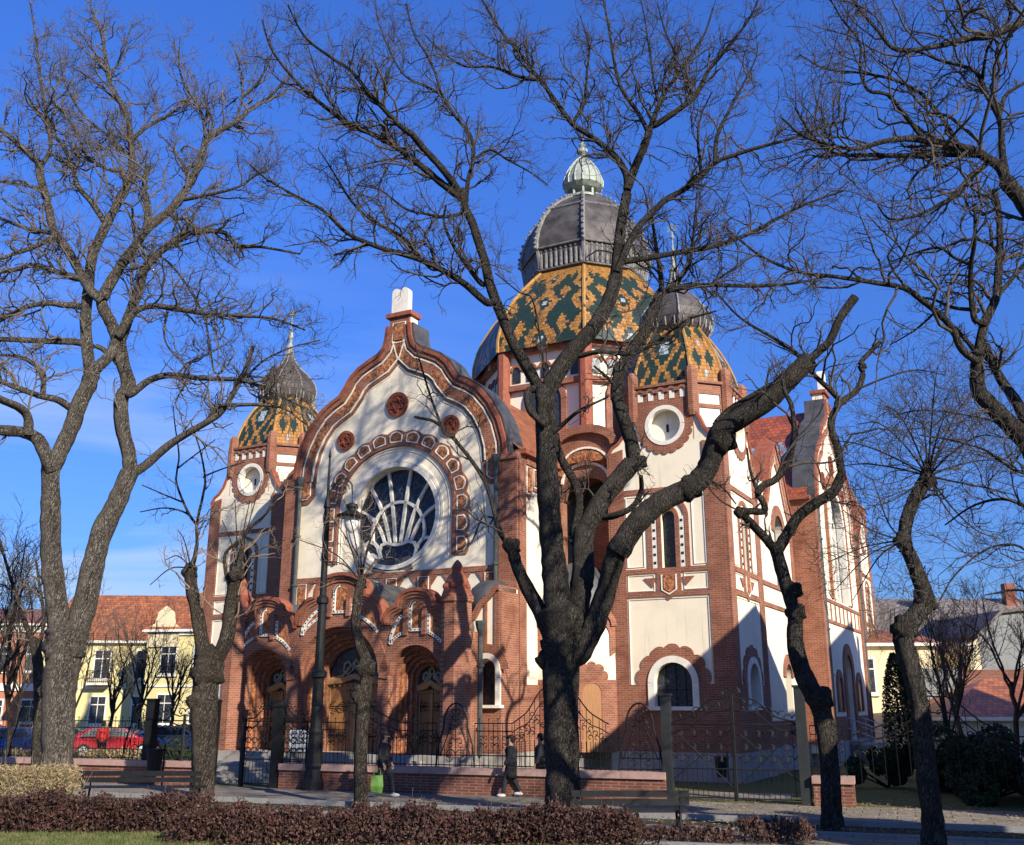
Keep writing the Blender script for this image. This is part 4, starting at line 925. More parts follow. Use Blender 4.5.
WA = np.array([4.22, 28.83]); WD = np.array([-.936, .353]); WD /= np.linalg.norm(WD); WN = np.array([-WD[1], WD[0]]) * -1   # wall line: from A leftwards; WN towards the street
if WN[1] > 0: WN = -WN
def wp(t, o=0.0): return WA + WD * t + WN * o     # t metres along the wall leftwards, o metres out towards the viewer
sheet('churchyard', [wp(60, -.2), wp(-40, -.2), wp(-40, -60), wp(60, -60)], -.008, M_ground('yard_grass', (.10, .115, .035), (.07, .075, .03), (.16, .16, .06), .4, 18))
sheet('pavement', [wp(70, 4.1), wp(-60, 4.1), wp(-60, -.2), wp(70, -.2)], .004, PAVE)
sheet('path', [wp(70, 8.6), wp(-60, 8.6), wp(-60, 6.1), wp(70, 6.1)], .002, PAVE)
sheet('lawn', [(-40, -25), (40, -25), (40, 19.6), (-4, 20.6), (-7, 21.6), (-40, 21.8)], .0, LAWN)
mb = MB()
for o in (4.15, 6.05, 8.65):
    a, b = wp(5, o), wp(5, o); mb.obox(wp(5, o), WD, 60, .07, -.1, .10 if o == 4.15 else .05)
obj('kerb', mb, KERB, kind='structure')
sheet('yard_path', [wp(60, -1.0), wp(-3, -1.0), wp(-3, -3.4), wp(60, -3.4)], .004, PAVE)
sheet('street', [(-90, 50), (-22, 40), (-16, 62), (-16, 200), (-90, 200)], .002, ASPH)

# ================================================================ boundary wall and railings
WB = M_brick('wall_brick', (.22, .075, .045), (.15, .05, .03), (.28, .22, .17)); COPE = M_noise('pink_coping_stone', (.34, .20, .16), (.44, .28, .23), 4, .8, .3, .02)
def curl(mb, P, t, z, r, s=1, v=1, th=.013):      # a C-scroll in the railing's plane
    pts = []
    for k in range(12):
        a = k / 11 * 1.6 * pi; q = r * (1 - .55 * k / 11); pts.append(P(t + s * (r - q * cos(a)) , z + v * q * sin(a)))
    mb.tube(pts, th, 4)
WIDX = [0]
def railing(tA, tB, P, z0, z1, mb, step=.135):
    n = int(abs(tB - tA) / step)
    for k in range(n + 1):
        t = tA + (tB - tA) * k / max(n, 1); mb.tube([P(t, z0), P(t, z1 + (.10 if k % 2 else 0))], .010, 4, False)
        if k % 2: mb.blob(P(t, z1 + .12), .026, 5, 4)
    for z in (z0 + .06, z0 + .34, z1 - .22, z1): mb.tube([P(tA, z), P(tB, z)], .016, 4)
    for k in range(int(abs(tB - tA) / .36)):
        t = min(tA, tB) + .18 + k * .36
        for z in (z1 - .42, z0 + .62): curl(mb, P, t, z, .075, 1); curl(mb, P, t, z, .075, -1)
def arch_panel(tc, P, z0, zt, mb, w=.62):
    pts = [P(tc - w, z0)] + [P(tc - w * .88, z0 + (zt - z0) * .35), P(tc - w * .62, z0 + (zt - z0) * .62)]
    pts += [P(tc - w * .62 * cos(pi * k / 12), zt - .62 + .62 * sin(pi * k / 12)) for k in range(13)]
    pts += [P(tc + w * .62, z0 + (zt - z0) * .62), P(tc + w * .88, z0 + (zt - z0) * .35), P(tc + w, z0)]
    mb.tube(pts, .028, 6)
    for s in (-1, 1):
        mb.tube([P(tc + s * w * .8, z0 + .3), P(tc + s * w * .35, z0 + (zt - z0) * .55), P(tc + s * .06, zt - .3)], .016, 4)
        for z, r in ((z0 + .35, .17), (z0 + .72, .12), (z0 + 1.1, .11), (zt - .55, .13), (zt - .25, .08)): curl(mb, P, tc, z, r, s, 1, .014); curl(mb, P, tc + s * .1, z - .1, r * .7, s, -1, .012)
    mb.tube([P(tc, z0), P(tc, zt - .02)], .014, 4)
    for z in (z0 + .06, z0 + .34): mb.tube([P(tc - w, z), P(tc + w, z)], .016, 4)
    for k in range(7): t = tc - w + w * 2 * (k + .5) / 7; mb.tube([P(t, z0), P(t, z0 + .62)], .01, 4, False)
def swoop(tA, tB, P, z, h, mb):                  # S-shaped rail climbing to a post, scrolls beneath
    N = 14; up = [P(tA + (tB - tA) * k / N, z + h * (.5 - .5 * cos(pi * k / N)) + .05 * sin(3 * pi * k / N)) for k in range(N + 1)]
    mb.tube(up, .02, 5); lo = [P(tA + (tB - tA) * k / N, z - .26 + h * (.5 - .5 * cos(pi * k / N)) * .85 + .07 * sin(3 * pi * k / N)) for k in range(N + 1)]; mb.tube(lo, .016, 5)
    for k in range(7):
        f = (k + .5) / 7; t = tA + (tB - tA) * f; hh = h * (.5 - .5 * cos(pi * f))
        for q in range(3): curl(mb, P, t, z - .5 + hh * .5 + q * .32 * f, .08, (-1) ** (k + q))
        mb.tube([P(t, z - 1.2), P(t, z + hh)], .010, 4, False)
def wall_P(t, z): p = wp(t, .0); return (p[0], p[1], z)
FW = thing('iron_fence', 'wrought iron scrollwork fence on a low brick wall with pink coping before the synagogue', 'fence', (*wp(12), 0))
off = np.array([*wp(12), 0])
class OFF:       # parts of the fence sit in its own coordinates
    pass
def P_f(t, z): p = wp(t); return (p[0] - off[0], p[1] - off[1], z)
ranges = [(.0, 12.2), (15.3, 48)]
mb = MB(); mc = MB()
for a, b in ranges:
    mb.obox(wp((a + b) / 2) - off[:2], WD, (b - a) / 2, .2, -.1, .56)
    n = int((b - a) / 1.15)
    for k in range(n):
        t0 = a + (b - a) * k / n; t1 = a + (b - a) * (k + 1) / n - .012; mc.obox(wp((t0 + t1) / 2) - off[:2], WD, (t1 - t0) / 2, .27, .56, .74)
obj('low_brick_wall', mb, WB, FW); obj('coping', mc, COPE, FW)
def tpx(x, y=770): 
    # metres along the wall of the place seen at column x
    r = ray(x, y)[:2]; M = np.array([WD, -r]).T; return float(np.linalg.solve(M, -WA)[0])
A_pan = [tpx(455), tpx(641), tpx(20), tpx(136)]
swoops = [(tpx(400), tpx(343)), (tpx(512), tpx(548)), (tpx(610), tpx(565))]
segs = [(0, A_pan[1] - .62), (A_pan[1] + .62, tpx(610)), (tpx(512), A_pan[0] - .62), (A_pan[0] + .62, tpx(400)), (tpx(128), tpx(40)), (tpx(0), 48), (tpx(345), 12.2)]
for a, b in segs:
    if abs(b - a) < .3: continue
    a, b = sorted((a, b)); n = max(1, round((b - a) / 2.3))
    for k in range(n):
        m_ = MB(); railing(a + (b - a) * k / n, a + (b - a) * (k + 1) / n, P_f, .74, 1.98, m_); obj('railing_panel', m_, IRON, FW)
for t in A_pan: m_ = MB(); arch_panel(t, P_f, .74, 2.55, m_); obj('arched_panel', m_, IRON, FW)
for a, b in swoops:
    m_ = MB(); swoop(a, b, P_f, 1.98, .95, m_); lo_, hi_ = sorted((a, b))
    for z in (.8, 1.08): m_.tube([P_f(lo_, z), P_f(hi_, z)], .016, 4)
    n = int((hi_ - lo_) / .135)
    for k in range(n + 1): m_.tube([P_f(lo_ + k * .135, .74), P_f(lo_ + k * .135, 1.5)], .01, 4, False)
    obj('swept_panel', m_, IRON, FW)
# right-hand double gate
def gate(name, label, tA, tB, zt, posts, open_=0.0, group=None):
    o = np.array([*wp((tA + tB) / 2), 0]); G_ = thing(name, label, 'gate', tuple(o), 0, group)
    P = lambda t, z: (wp(t)[0] - o[0], wp(t)[1] - o[1], z)
    for t, w_, h in posts:
        p = MB(); p.obox(wp(t) - o[:2], WD, w_, w_, 0, h); p.obox(wp(t) - o[:2], WD, w_ * 1.25, w_ * 1.25, h, h + .06); obj('gate_post', p, IRONP if name == 'double_gate' else IRON, G_)
    tm = (tA + tB) / 2
    for a, b in ((tA, tm - .02), (tm + .02, tB)):
        m_ = MB(); s = 1 if b > a else -1; edge = a if abs(a - tm) > abs(b - tm) else b; mid = b if edge == a else a
        N = 16
        for z, f in ((1.98, 1.0), (1.7, .95)):
            m_.tube([P(edge + (mid - edge) * k / N, z + (zt - 1.98) * (.5 - .5 * cos(pi * k / N)) ** .8 * f + .05 * sin(4 * pi * k / N)) for k in range(N + 1)], .022, 5)
        for z in (.12, .85, 2.0): m_.tube([P(edge, z), P(mid, z)], .02, 5)
        m_.tube([P(mid, .05), P(mid, zt)], .035, 6); m_.tube([P(edge, .05), P(edge, 2.0)], .03, 6)
        m_.tube([P(edge, 2.0), P(mid, .3)], .012, 4); m_.tube([P(mid, 1.9), P(edge, .5)], .012, 4)
        n = int(abs(mid - edge) / .13)
        for k in range(n): t = edge + (mid - edge) * (k + .5) / n; m_.tube([P(t, .1), P(t, .85)], .009, 4, False); m_.tube([P(t, .85), P(t, 1.95)], .007, 4, False) if k % 2 else None
        for k in range(5):
            t = edge + (mid - edge) * (k + .5) / 5
            for z in (1.1, 1.4, 1.75, 2.15 + .1 * k): curl(m_, P, t, z, .12, 1); curl(m_, P, t, z, .12, -1)
        obj('gate_leaf', m_, IRON, G_)
    f_ = MB()
    for s in (-1, 1): curl(f_, P, tm, zt + .08, .14, s, 1, .018); curl(f_, P, tm + s * .12, zt + .1, .08, s, -1, .014)
    obj('gate_crest', f_, IRON, G_)
IRONP = M_noise('dark_grey_paint', (.018, .020, .020), (.030, .032, .031), 5, .6, .1, .01)
tR0, tR1 = tpx(671, 790), tpx(805, 800)
gate('double_gate', 'wide double iron gate with grey square posts in front of the corner tower', tR0, tR1, 2.75, [(tR0 + .05, .13, 2.75), (tR1 - .05, .13, 2.95)])
FR2 = thing('iron_fence', 'short end of the low brick wall with iron fence right of the double gate', 'fence', (*wp(tR1 - 3), 0)); off = np.array([*wp(tR1 - 3), 0])
mb = MB(); mb.obox(wp(tR1 - .75) - off[:2], WD, .5, .2, -.1, .56); obj('low_brick_wall', mb, WB, FR2); mc = MB(); mc.obox(wp(tR1 - .75) - off[:2], WD, .52, .27, .56, .74); obj('coping', mc, COPE, FR2)
m_ = MB(); railing(tR1 - 1.1, tR1 - .25, P_f, .74, 1.98, m_); obj('railing_panel', m_, IRON, FR2)
m_ = MB(); swoop(tR1 - 1.3, tR1 - 3.4, P_f, 1.75, .95, m_); swoop(tR1 - 5.2, tR1 - 3.4, P_f, 1.75, .95, m_); obj('swept_panel', m_, IRON, FR2)
for k in range(3): m_ = MB(); railing(tR1 - 5.2 - k * 2, tR1 - 7.2 - k * 2, P_f, .1, 1.75, m_); obj('railing_panel', m_, IRON, FR2)
# left gate, standing partly open
tL0, tL1 = 12.3, 15.2
gate('garden_gate', 'arched iron gate with black posts in front of the left portal', tpx(305, 775), tpx(240, 770), 2.45, [(tpx(276, 775), .15, 2.45), (tpx(241, 775), .06, 2.3), (tpx(312, 775), .05, 2.3)])
gate('garden_gate', 'tall iron gate beside the split pollard tree at the left of the synagogue', tpx(212, 770), tpx(150, 765), 2.2, [(tpx(147, 770), .15, 2.65), (tpx(214, 775), .05, 2.6)])

# ================================================================ street furniture
# lamp post
p = gp(313, 790); LPt = thing('street_lamp', 'tall black cast iron lamp post with a scroll bracket and a bell shaped lantern', 'street lamp', tuple(p), radians(-12))
YL = p[1]; ztop = float(at(331, 455, YL)[2]); zb = float(at(330, 500, YL)[2])
m_ = MB(); m_.lathe(0, 0, [(.36, 0), (.36, .25), (.30, .35), (.26, .6), (.29, .7), (.25, .8), (.22, 1.6), (.24, 1.7), (.19, 1.8), (.17, 3.3), (.25, 3.35), (.25, 3.5), (.15, 3.6), (.13, 5.6), (.19, 5.65), (.19, 5.8), (.11, 5.9), (.095, zb - .3), (.13, zb - .25), (.085, zb + .0), (.05, zb + .1), (.045, ztop - .9), (.03, ztop - .1), (.05, ztop - .05), (.01, ztop + .2)], 14); obj('post', m_, IRON, LPt)
m_ = MB(); zz = zb + .45
arm = [(0, 0, zz - .5), (.12, 0, zz - .1), (.35, 0, zz + .22), (.62, 0, zz + .25), (.82, 0, zz + .05), (.86, 0, zz - .3)]
m_.tube(arm, .028, 6)
for cxx, czz, r, s in ((.48, zz - .12, .26, 1), (.22, zz - .02, .14, -1), (.34, zz - .42, .15, 1)):
    m_.tube([(cxx + s * r * (1 - .7 * k / 20) * cos(k * .5), 0, czz + r * (1 - .7 * k / 20) * sin(k * .5)) for k in range(21)], .02, 5)
m_.tube([(0, 0, zz + .3), (.06, 0, zz + .32), (.1, 0, zz + .42)], .015, 4); obj('bracket', m_, IRON, LPt)
zl = zz - 1.0; m_ = MB(); m_.tube([(.86, 0, zz - .3), (.86, 0, zl + .4)], .015, 5); m_.lathe(.86, 0, [(.05, zl + .42), (.19, zl + .36), (.21, zl + .24), (.14, zl + .2), (.26, zl + .1), (.50, zl + .0), (.52, zl - .05), (.36, zl - .05)], 20); L_ = obj('lamp_shade', m_, IRON, LPt, True)
LGL, nt, b_ = mat_base('frosted_glass', .25, .5); b_.inputs['Base Color'].default_value = (.75, .74, .68, 1)
m_ = MB(); m_.lathe(.86, 0, [(.22, zl - .05), (.25, zl - .2), (.2, zl - .4), (.09, zl - .55), (.01, zl - .58)], 16); obj('glass_bowl', m_, LGL, L_, True)
# benches
WOODB = M_noise('black_painted_slats', (.007, .007, .007), (.014, .014, .013), 6, .5, .2, .01); 
def bench(label, x0, x1, y, Yd, wood, rz=0.0, L=None):
    a = gp(x0, y); b = gp(x1, y); c = (a + b) / 2; L = L or float(np.linalg.norm(a - b)); B = thing('park_bench', label, 'bench', (c[0], c[1], 0), atan2(b[1] - a[1], b[0] - a[0]), 'benches along the park path')
    for k in range(3): m = MB(); m.box(-L / 2, L / 2, .02 + k * .15, .14 + k * .15, .43, .47); obj('seat_slat', m, wood, B)
    for k in range(2): m = MB(); m.box(-L / 2, L / 2, -.10 - k * .03, -.06 - k * .03, .58 + k * .16, .70 + k * .16); obj('backrest_slat', m, wood, B)
    for s in (-1, 1):
        x = s * (L / 2 - .18); m = MB(); m.tube([(x, -.20, 0), (x, -.08, .2), (x, -.04, .42), (x, -.12, .86)], .028, 6); m.tube([(x, -.04, .42), (x, .46, .42)], .025, 6); m.tube([(x, .46, .42), (x, .40, .2), (x, .50, 0)], .028, 6)
        m.tube([(x, .1 + .13 * cos(k * .6), .22 + .13 * sin(k * .6)) for k in range(9)], .018, 5); m.tube([(x, -.1, .65), (x, .3, .66), (x, .46, .58), (x, .46, .42)], .022, 5); obj('leg', m, IRON, B)
    return B
bench('long black bench right of the thick central tree trunk', 572, 690, 836, 0, WOODB)
bench('dark bench with curled iron legs beside the left tree trunk', 74, 200, 806, 0, WOODB)
# green box, bin, board
p = gp(526, 838); g_ = thing('utility_box', 'small dark green metal box standing in the hedge', 'utility box', tuple(p), .1)
GBX = M_noise('dark_green_paint', (.010, .026, .018), (.016, .036, .025), 5, .5, .1, .01)
m = MB(); m.box(-.38, .38, -.2, .2, .05, .48); obj('housing', m, GBX, g_); m = MB(); m.box(-.42, .42, -.24, .24, .48, .53); obj('lid', m, GBX, g_); m = MB(); m.box(-.34, -.02, -.215, -.2, .1, .44); m.box(.02, .34, -.215, -.2, .1, .44); obj('door_panel', m, GBX, g_)
def bin_(label, p, s=1):
    o = thing('litter_bin', label, 'litter bin', tuple(p), 0); m = MB(); m.lathe(0, 0, [(.17 * s, .3 * s), (.23 * s, .95 * s)], 12, cap=True)
    obj('basket', m, IRON, o); m = MB(); m.lathe(0, 0, [(.25 * s, .93 * s), (.25 * s, 1.0 * s)], 12); obj('rim', m, IRON, o); m = MB(); m.tube([(.25 * s, .05, 0), (.25 * s, .05, 1.15 * s)], .03, 6); obj('post', m, IRON, o)
bin_('black litter bin behind the bars of the double gate', (*bw(-.2, -1.6), 0)[:2] + (0.0,), .9)
bin_('large dark bin beside the left gate', (*wp(tpx(172), .9), 0.0), 1.15)
q = at(300, 736, 34.6)
IB = thing('information_board', 'small white board with black writing standing behind the left gate', 'board', (q[0], q[1], 0), -PHI)
m = MB(); m.box(-.42, .42, -.02, .02, 1.0, 1.72); obj('panel', m, M_noise('white_board', (.66, .68, .7), (.72, .74, .76), 2, .5, 0), IB)
m = MB()
for k, (x, z, w_) in enumerate(((-.34, 1.6, .26), (-.02, 1.61, .3), (-.3, 1.46, .2), (.05, 1.45, .26), (-.3, 1.3, .3), (.12, 1.31, .2), (-.33, 1.12, .55))):
    m.tube([(x + w_ * q_ / 7, -.024, z + .03 * (-1) ** q_) for q_ in range(8)], .013, 4)
obj('writing', m, IRON, IB)
for s in (-.38, .38): m = MB(); m.tube([(s, .03, 0), (s, .03, 1.75)], .022, 6); obj('post', m, IRON, IB)

# ================================================================ people
def skin_fig(name, J, E, mat, parent=None, **kw):      # J: name -> (x,y,z,radius)
    names = list(J); me = bpy.data.meshes.new(name); me.from_pydata([J[n][:3] for n in names], [(names.index(a), names.index(b)) for a, b in E], [])
    o = bpy.data.objects.new(name, me); COL.objects.link(o)
    md = o.modifiers.new('skin', 'SKIN'); sk = me.skin_vertices[0].data
    for i, n in enumerate(names): r = J[n][3]; sk[i].radius = (r, r) if not hasattr(r, '__len__') else r
    sk[0].use_root = True
    sb = o.modifiers.new('sub', 'SUBSURF'); sb.levels = sb.render_levels = 2
    dg = bpy.context.evaluated_depsgraph_get(); me2 = bpy.data.meshes.new_from_object(o.evaluated_get(dg))
    bpy.data.objects.remove(o); bpy.data.meshes.remove(me)
    o = bpy.data.objects.new(name, me2); COL.objects.link(o); me2.polygons.foreach_set('use_smooth', [True] * len(me2.polygons)); me2.materials.clear(); me2.materials.append(mat)
    if parent: o.parent = parent
    return tag(o, **kw)
SKIN = M_noise('skin', (.36, .20, .13), (.42, .25, .17), 5, .6, 0); BLACKC = M_noise('black_cloth', (.010, .010, .012), (.020, .020, .022), 12, .9, .3, .01)
DKCL = M_noise('dark_trousers', (.014, .015, .02), (.025, .026, .032), 12, .9, .3, .01); GREYC = M_noise('dark_grey_jacket', (.03, .03, .033), (.05, .05, .052), 10, .9, .3, .01)
REDC = M_noise('red_jacket', (.42, .012, .012), (.5, .03, .025), 6, .7, .2, .01); SHOE = M_noise('white_shoe', (.6, .6, .58), (.7, .7, .68), 6, .6, 0); HAIR = M_noise('dark_hair', (.012, .009, .007), (.02, .015, .012), 20, .8, .3, .01)
GRNB = M_noise('lime_green_bag', (.06, .15, .02), (.14, .27, .04), 3, .5, .2, .01)
def person(label, loc, rz, coat, trous, stride=.2, height=1.72, coat_len=.62, shoes=None, arm=(.05, -.05), hat=None, cat='person'):
    s = height / 1.75; o = thing('person', label, cat, tuple(loc), rz)
    def V(x, y, z, r): return (x * s, y * s, z * s, r * s)
    J = {'pelvis': V(0, 0, .95, .12), 'waist': V(0, 0, 1.08, .105), 'chest': V(0, .01, 1.30, .125), 'neckb': V(0, 0, 1.45, .065), 'neck': V(0, .01, 1.52, .048), 'head': V(0, .03, 1.63, .082), 'crown': V(0, .02, 1.72, .065)}
    E = [('pelvis', 'waist'), ('waist', 'chest'), ('chest', 'neckb'), ('neckb', 'neck'), ('neck', 'head'), ('head', 'crown')]
    for nm, sx, st in (('l', -1, stride), ('r', 1, -stride)):
        J['hip' + nm] = V(sx * .10, 0, .88, .085); J['knee' + nm] = V(sx * .10, st * .55 + .04, .49, .056); J['ankle' + nm] = V(sx * .10, st - (.05 if st < 0 else 0), .09 + (.05 if st < 0 else 0), .038); J['toe' + nm] = V(sx * .11, st + .15, .04 + (.0 if st < 0 else 0), .032)
        E += [('pelvis', 'hip' + nm), ('hip' + nm, 'knee' + nm), ('knee' + nm, 'ankle' + nm), ('ankle' + nm, 'toe' + nm)]
        a = arm[0] if sx < 0 else arm[1]
        J['sh' + nm] = V(sx * .18, 0, 1.40, .055); J['el' + nm] = V(sx * .23, a - .03, 1.13, .042); J['wr' + nm] = V(sx * .23, a + .10, .90, .028); J['palm' + nm] = V(sx * .23, a + .13, .83, .030)
        E += [('neckb', 'sh' + nm), ('sh' + nm, 'el' + nm), ('el' + nm, 'wr' + nm), ('wr' + nm, 'palm' + nm)]
        for k, (dy, ln) in enumerate(((-.028, .065), (-.010, .08), (.010, .078), (.028, .06))):
            J['f%s%d' % (nm, k)] = V(sx * .23, a + .135 + dy, .80, .010); J['g%s%d' % (nm, k)] = V(sx * .22, a + .145 + dy, .80 - ln, .008); E += [('palm' + nm, 'f%s%d' % (nm, k)), ('f%s%d' % (nm, k), 'g%s%d' % (nm, k))]
        J['th' + nm] = V(sx * .21, a + .18, .80, .009); E += [('palm' + nm, 'th' + nm)]
    body = skin_fig('body', J, E, SKIN, o)
    # trousers over the legs
    T = {'pelvis': V(0, 0, .95, .155)}; ET = []
    for nm in 'lr':
        for k in ('hip', 'knee', 'ankle'): x, y, z, r = J[k + nm]; T[k + nm] = (x, y, z, r + .028 * s)
        ET += [('pelvis', 'hip' + nm), ('hip' + nm, 'knee' + nm), ('knee' + nm, 'ankle' + nm)]
    skin_fig('trousers', T, ET, trous, o)
    C = {}; EC = []
    for k, e in (('waist', .05), ('chest', .055), ('neckb', .03)): x, y, z, r = J[k]; C[k] = (x, y, z, r + (e + .025) * s)
    C['hem'] = V(0, -.01, 1.5 - coat_len, .19); EC = [('waist', 'chest'), ('chest', 'neckb'), ('waist', 'hem')]
    for nm in 'lr':
        for k in ('sh', 'el', 'wr'): x, y, z, r = J[k + nm]; C[k + nm] = (x, y, z, r + .038 * s)
        EC += [('neckb', 'sh' + nm), ('sh' + nm, 'el' + nm), ('el' + nm, 'wr' + nm)]
    skin_fig('coat', C, EC, coat, o)
    sk_ = MB(); zh = 1.5 - coat_len; pr = [(.15, 1.16), (.175, 1.02), (.20, .88)] + ([(.225, (zh + .88) / 2)] if zh < .84 else []) + [(.235, min(zh, .86)), (.20, min(zh, .86) + .01)]
    base_ = len(sk_.v); sk_.lathe(0, 0, [(r * s, z * s) for r, z in pr], 18, 0, True, 1.0, .80)
    sk_.v = [(x * (1 + .05 * sin(9 * atan2(y, x)) * (1 - z / (1.2 * s))), y * (1 + .07 * sin(7 * atan2(y, x) + 1) * (1 - z / (1.2 * s))) + .04 * stride * (1.1 - z / s), z) for x, y, z in sk_.v]
    obj('coat_skirt', sk_, coat, o, True)
    h = MB(); h.blob((0, .0, 1.685 * s), (.098 * s, .105 * s, .095 * s), 14, 10); h.blob((0, -.035 * s, 1.63 * s), (.088 * s, .075 * s, .1 * s), 12, 8); obj('hair', h, HAIR, o, True)
    f = MB(); f.blob((0, .118 * s, 1.625 * s), (.014 * s, .02 * s, .022 * s), 8, 6); f.blob((-.085 * s, .03 * s, 1.63 * s), (.012 * s, .02 * s, .03 * s), 8, 6); f.blob((.085 * s, .03 * s, 1.63 * s), (.012 * s, .02 * s, .03 * s), 8, 6); obj('face_features', f, SKIN, o, True)
    f = MB(); [f.blob((q * .032 * s, .105 * s, 1.65 * s), .009 * s, 6, 5) for q in (-1, 1)]; f.blob((0, .106 * s, 1.585 * s), (.025 * s, .008 * s, .006 * s), 8, 5); obj('eyes_and_mouth', f, HAIR, o, True)
    for nm in 'lr':
        x, y, z, r = J['ankle' + nm]; q = MB(); q.blob((x, y + .06 * s, max(.045, z - .05)), (.05 * s, .14 * s, .05 * s), 12, 8); obj('shoe', q, shoes or BLACKC, o, True)
    return o
p = gp(383, 797); person('man in black coat walking past the wall carrying a lime green bag', p, radians(-100), BLACKC, DKCL, .26, 1.76, .66, SHOE)
bg_ = thing('shopping_bag', 'lime green shopping bag carried by the walking man', 'bag', (p[0] - .14, p[1] - .32, .0), radians(5))
m = MB(); m.add([(-.15, -.06, .16), (.14, -.07, .13), (.15, .06, .15), (-.14, .06, .13), (-.16, -.03, .58), (.15, -.02, .61), (.15, .03, .61), (-.16, .03, .58), (-.18, -.09, .33), (.17, -.07, .30), (.18, .08, .33), (-.17, .09, .30)], [(3, 2, 1, 0), (0, 1, 9, 8), (8, 9, 5, 4), (1, 2, 10, 9), (9, 10, 6, 5), (2, 3, 11, 10), (10, 11, 7, 6), (3, 0, 8, 11), (11, 8, 4, 7)]); obj('bag_body', m, GRNB, bg_)
m = MB(); m.tube([(-.1, -.05, .6), (-.07, 0, .78), (.07, 0, .78), (.1, -.05, .6)], .012, 5); obj('handle', m, GRNB, bg_)
person('woman in long black coat walking left in front of the low wall', gp(511, 797), radians(80), BLACKC, DKCL, .22, 1.66, .95, SHOE)
person('person in dark grey jacket half hidden behind the central tree trunk', gp(541, 796), radians(85), GREYC, DKCL, .16, 1.70, .72, SHOE)
person('person in bright red jacket standing beyond the fence on the left', gp(100, 761), radians(20), REDC, BLACKC, .05, 1.75, .62)

# ================================================================ cars behind the fence
def car(label, p, rz, col, group='cars parked in the street on the left'):
    mt, nt, b_ = mat_base('car_paint', .3, .6); b_.inputs['Base Color'].default_value = (*col, 1); b_.inputs['Coat Weight'].default_value = .5
    g = noise(nt, 3, 4); bump(nt, b_, g, .03, .01)
    o = thing('parked_car', label, 'car', tuple(p), rz, group)
    side = [(-2.1, .35), (2.15, .35), (2.2, .6), (2.1, .82), (1.2, .95), (.5, 1.42), (-1.1, 1.45), (-1.85, 1.0), (-2.15, .9)]
    m = MB()
    secs = []
    for y, k in ((-.86, .93), (-.80, 1), (.80, 1), (.86, .93)):
        secs.append([(x * k, y * (1 if z < 1.0 else .80), .35 + (z - .35) * (1 if k == 1 else .97)) for x, z in side])
    n = len(side); m.v = [q for s_ in secs for q in s_]
    for i in range(3):
        for k in range(n): k2 = (k + 1) % n; m.f.append((i * n + k, (i + 1) * n + k, (i + 1) * n + k2, i * n + k2))
    m.f.append(tuple(range(n))); m.f.append(tuple(reversed(range(3 * n, 4 * n)))); body = obj('body', m, mt, o)
    for sy in (-1, 1):
        m = MB(); q = [(1.0, .98), (.45, 1.36), (-1.0, 1.38), (-1.55, 1.0)]; m.add([(x, sy * (.83 - .16 * (z - .95) / .45 + .03), z) for x, z in q], [(0, 1, 2, 3) if sy > 0 else (3, 2, 1, 0)]); obj('side_window', m, GLASSC, body)
    for x0, z0, x1, z1 in ((1.19, .98, .53, 1.40), (-1.86, 1.03, -1.13, 1.42)):
        m = MB(); s_ = 1 if x0 > 0 else -1; m.add([(x0 + .02 * s_, -.7, z0), (x0 + .02 * s_, .7, z0), (x1 + .02 * s_, .58, z1), (x1 + .02 * s_, -.58, z1)], [(0, 1, 2, 3)]); obj('windscreen' if s_ > 0 else 'rear_window', m, GLASSC, body)
    for x in (-1.35, 1.4):
        for sy in (-1, 1):
            m = MB(); m.tube([(x, sy * .68, .33), (x, sy * .88, .33)], .33, 18); w_ = obj('wheel', m, TYRE, o); m = MB(); m.tube([(x, sy * .86, .33), (x, sy * .895, .33)], .2, 12); obj('rim', m, STEELM, w_)
    for sy in (-.6, .6):
        m = MB(); m.blob((2.12, sy, .72), (.06, .16, .07), 8, 6); obj('headlight', m, LGL, o); m = MB(); m.blob((-2.1, sy, .85), (.05, .14, .07), 8, 6); obj('tail_light', m, REDC, o)
GLASSC = M_glass('car_glass', (.02, .022, .025), False); TYRE = M_noise('tyre_rubber', (.015, .015, .015), (.025, .025, .025), 10, .8, 0)
for i, (x, Y, col, lb) in enumerate(((18, 52, (.02, .06, .22), 'blue car parked furthest left behind the fence'), (62, 55, (.05, .055, .06), 'dark grey car parked between the blue and the red car'), (113, 53, (.35, .012, .02), 'red car parked behind the person in red'), (168, 56, (.5, .52, .55), 'silver white car parked left of the split pollard tree'), (205, 60, (.03, .03, .035), 'black car behind the split pollard tree'))):
    q = at(x, 740, Y); car(lb, (q[0], q[1], 0), radians(8 + i * 7), col)

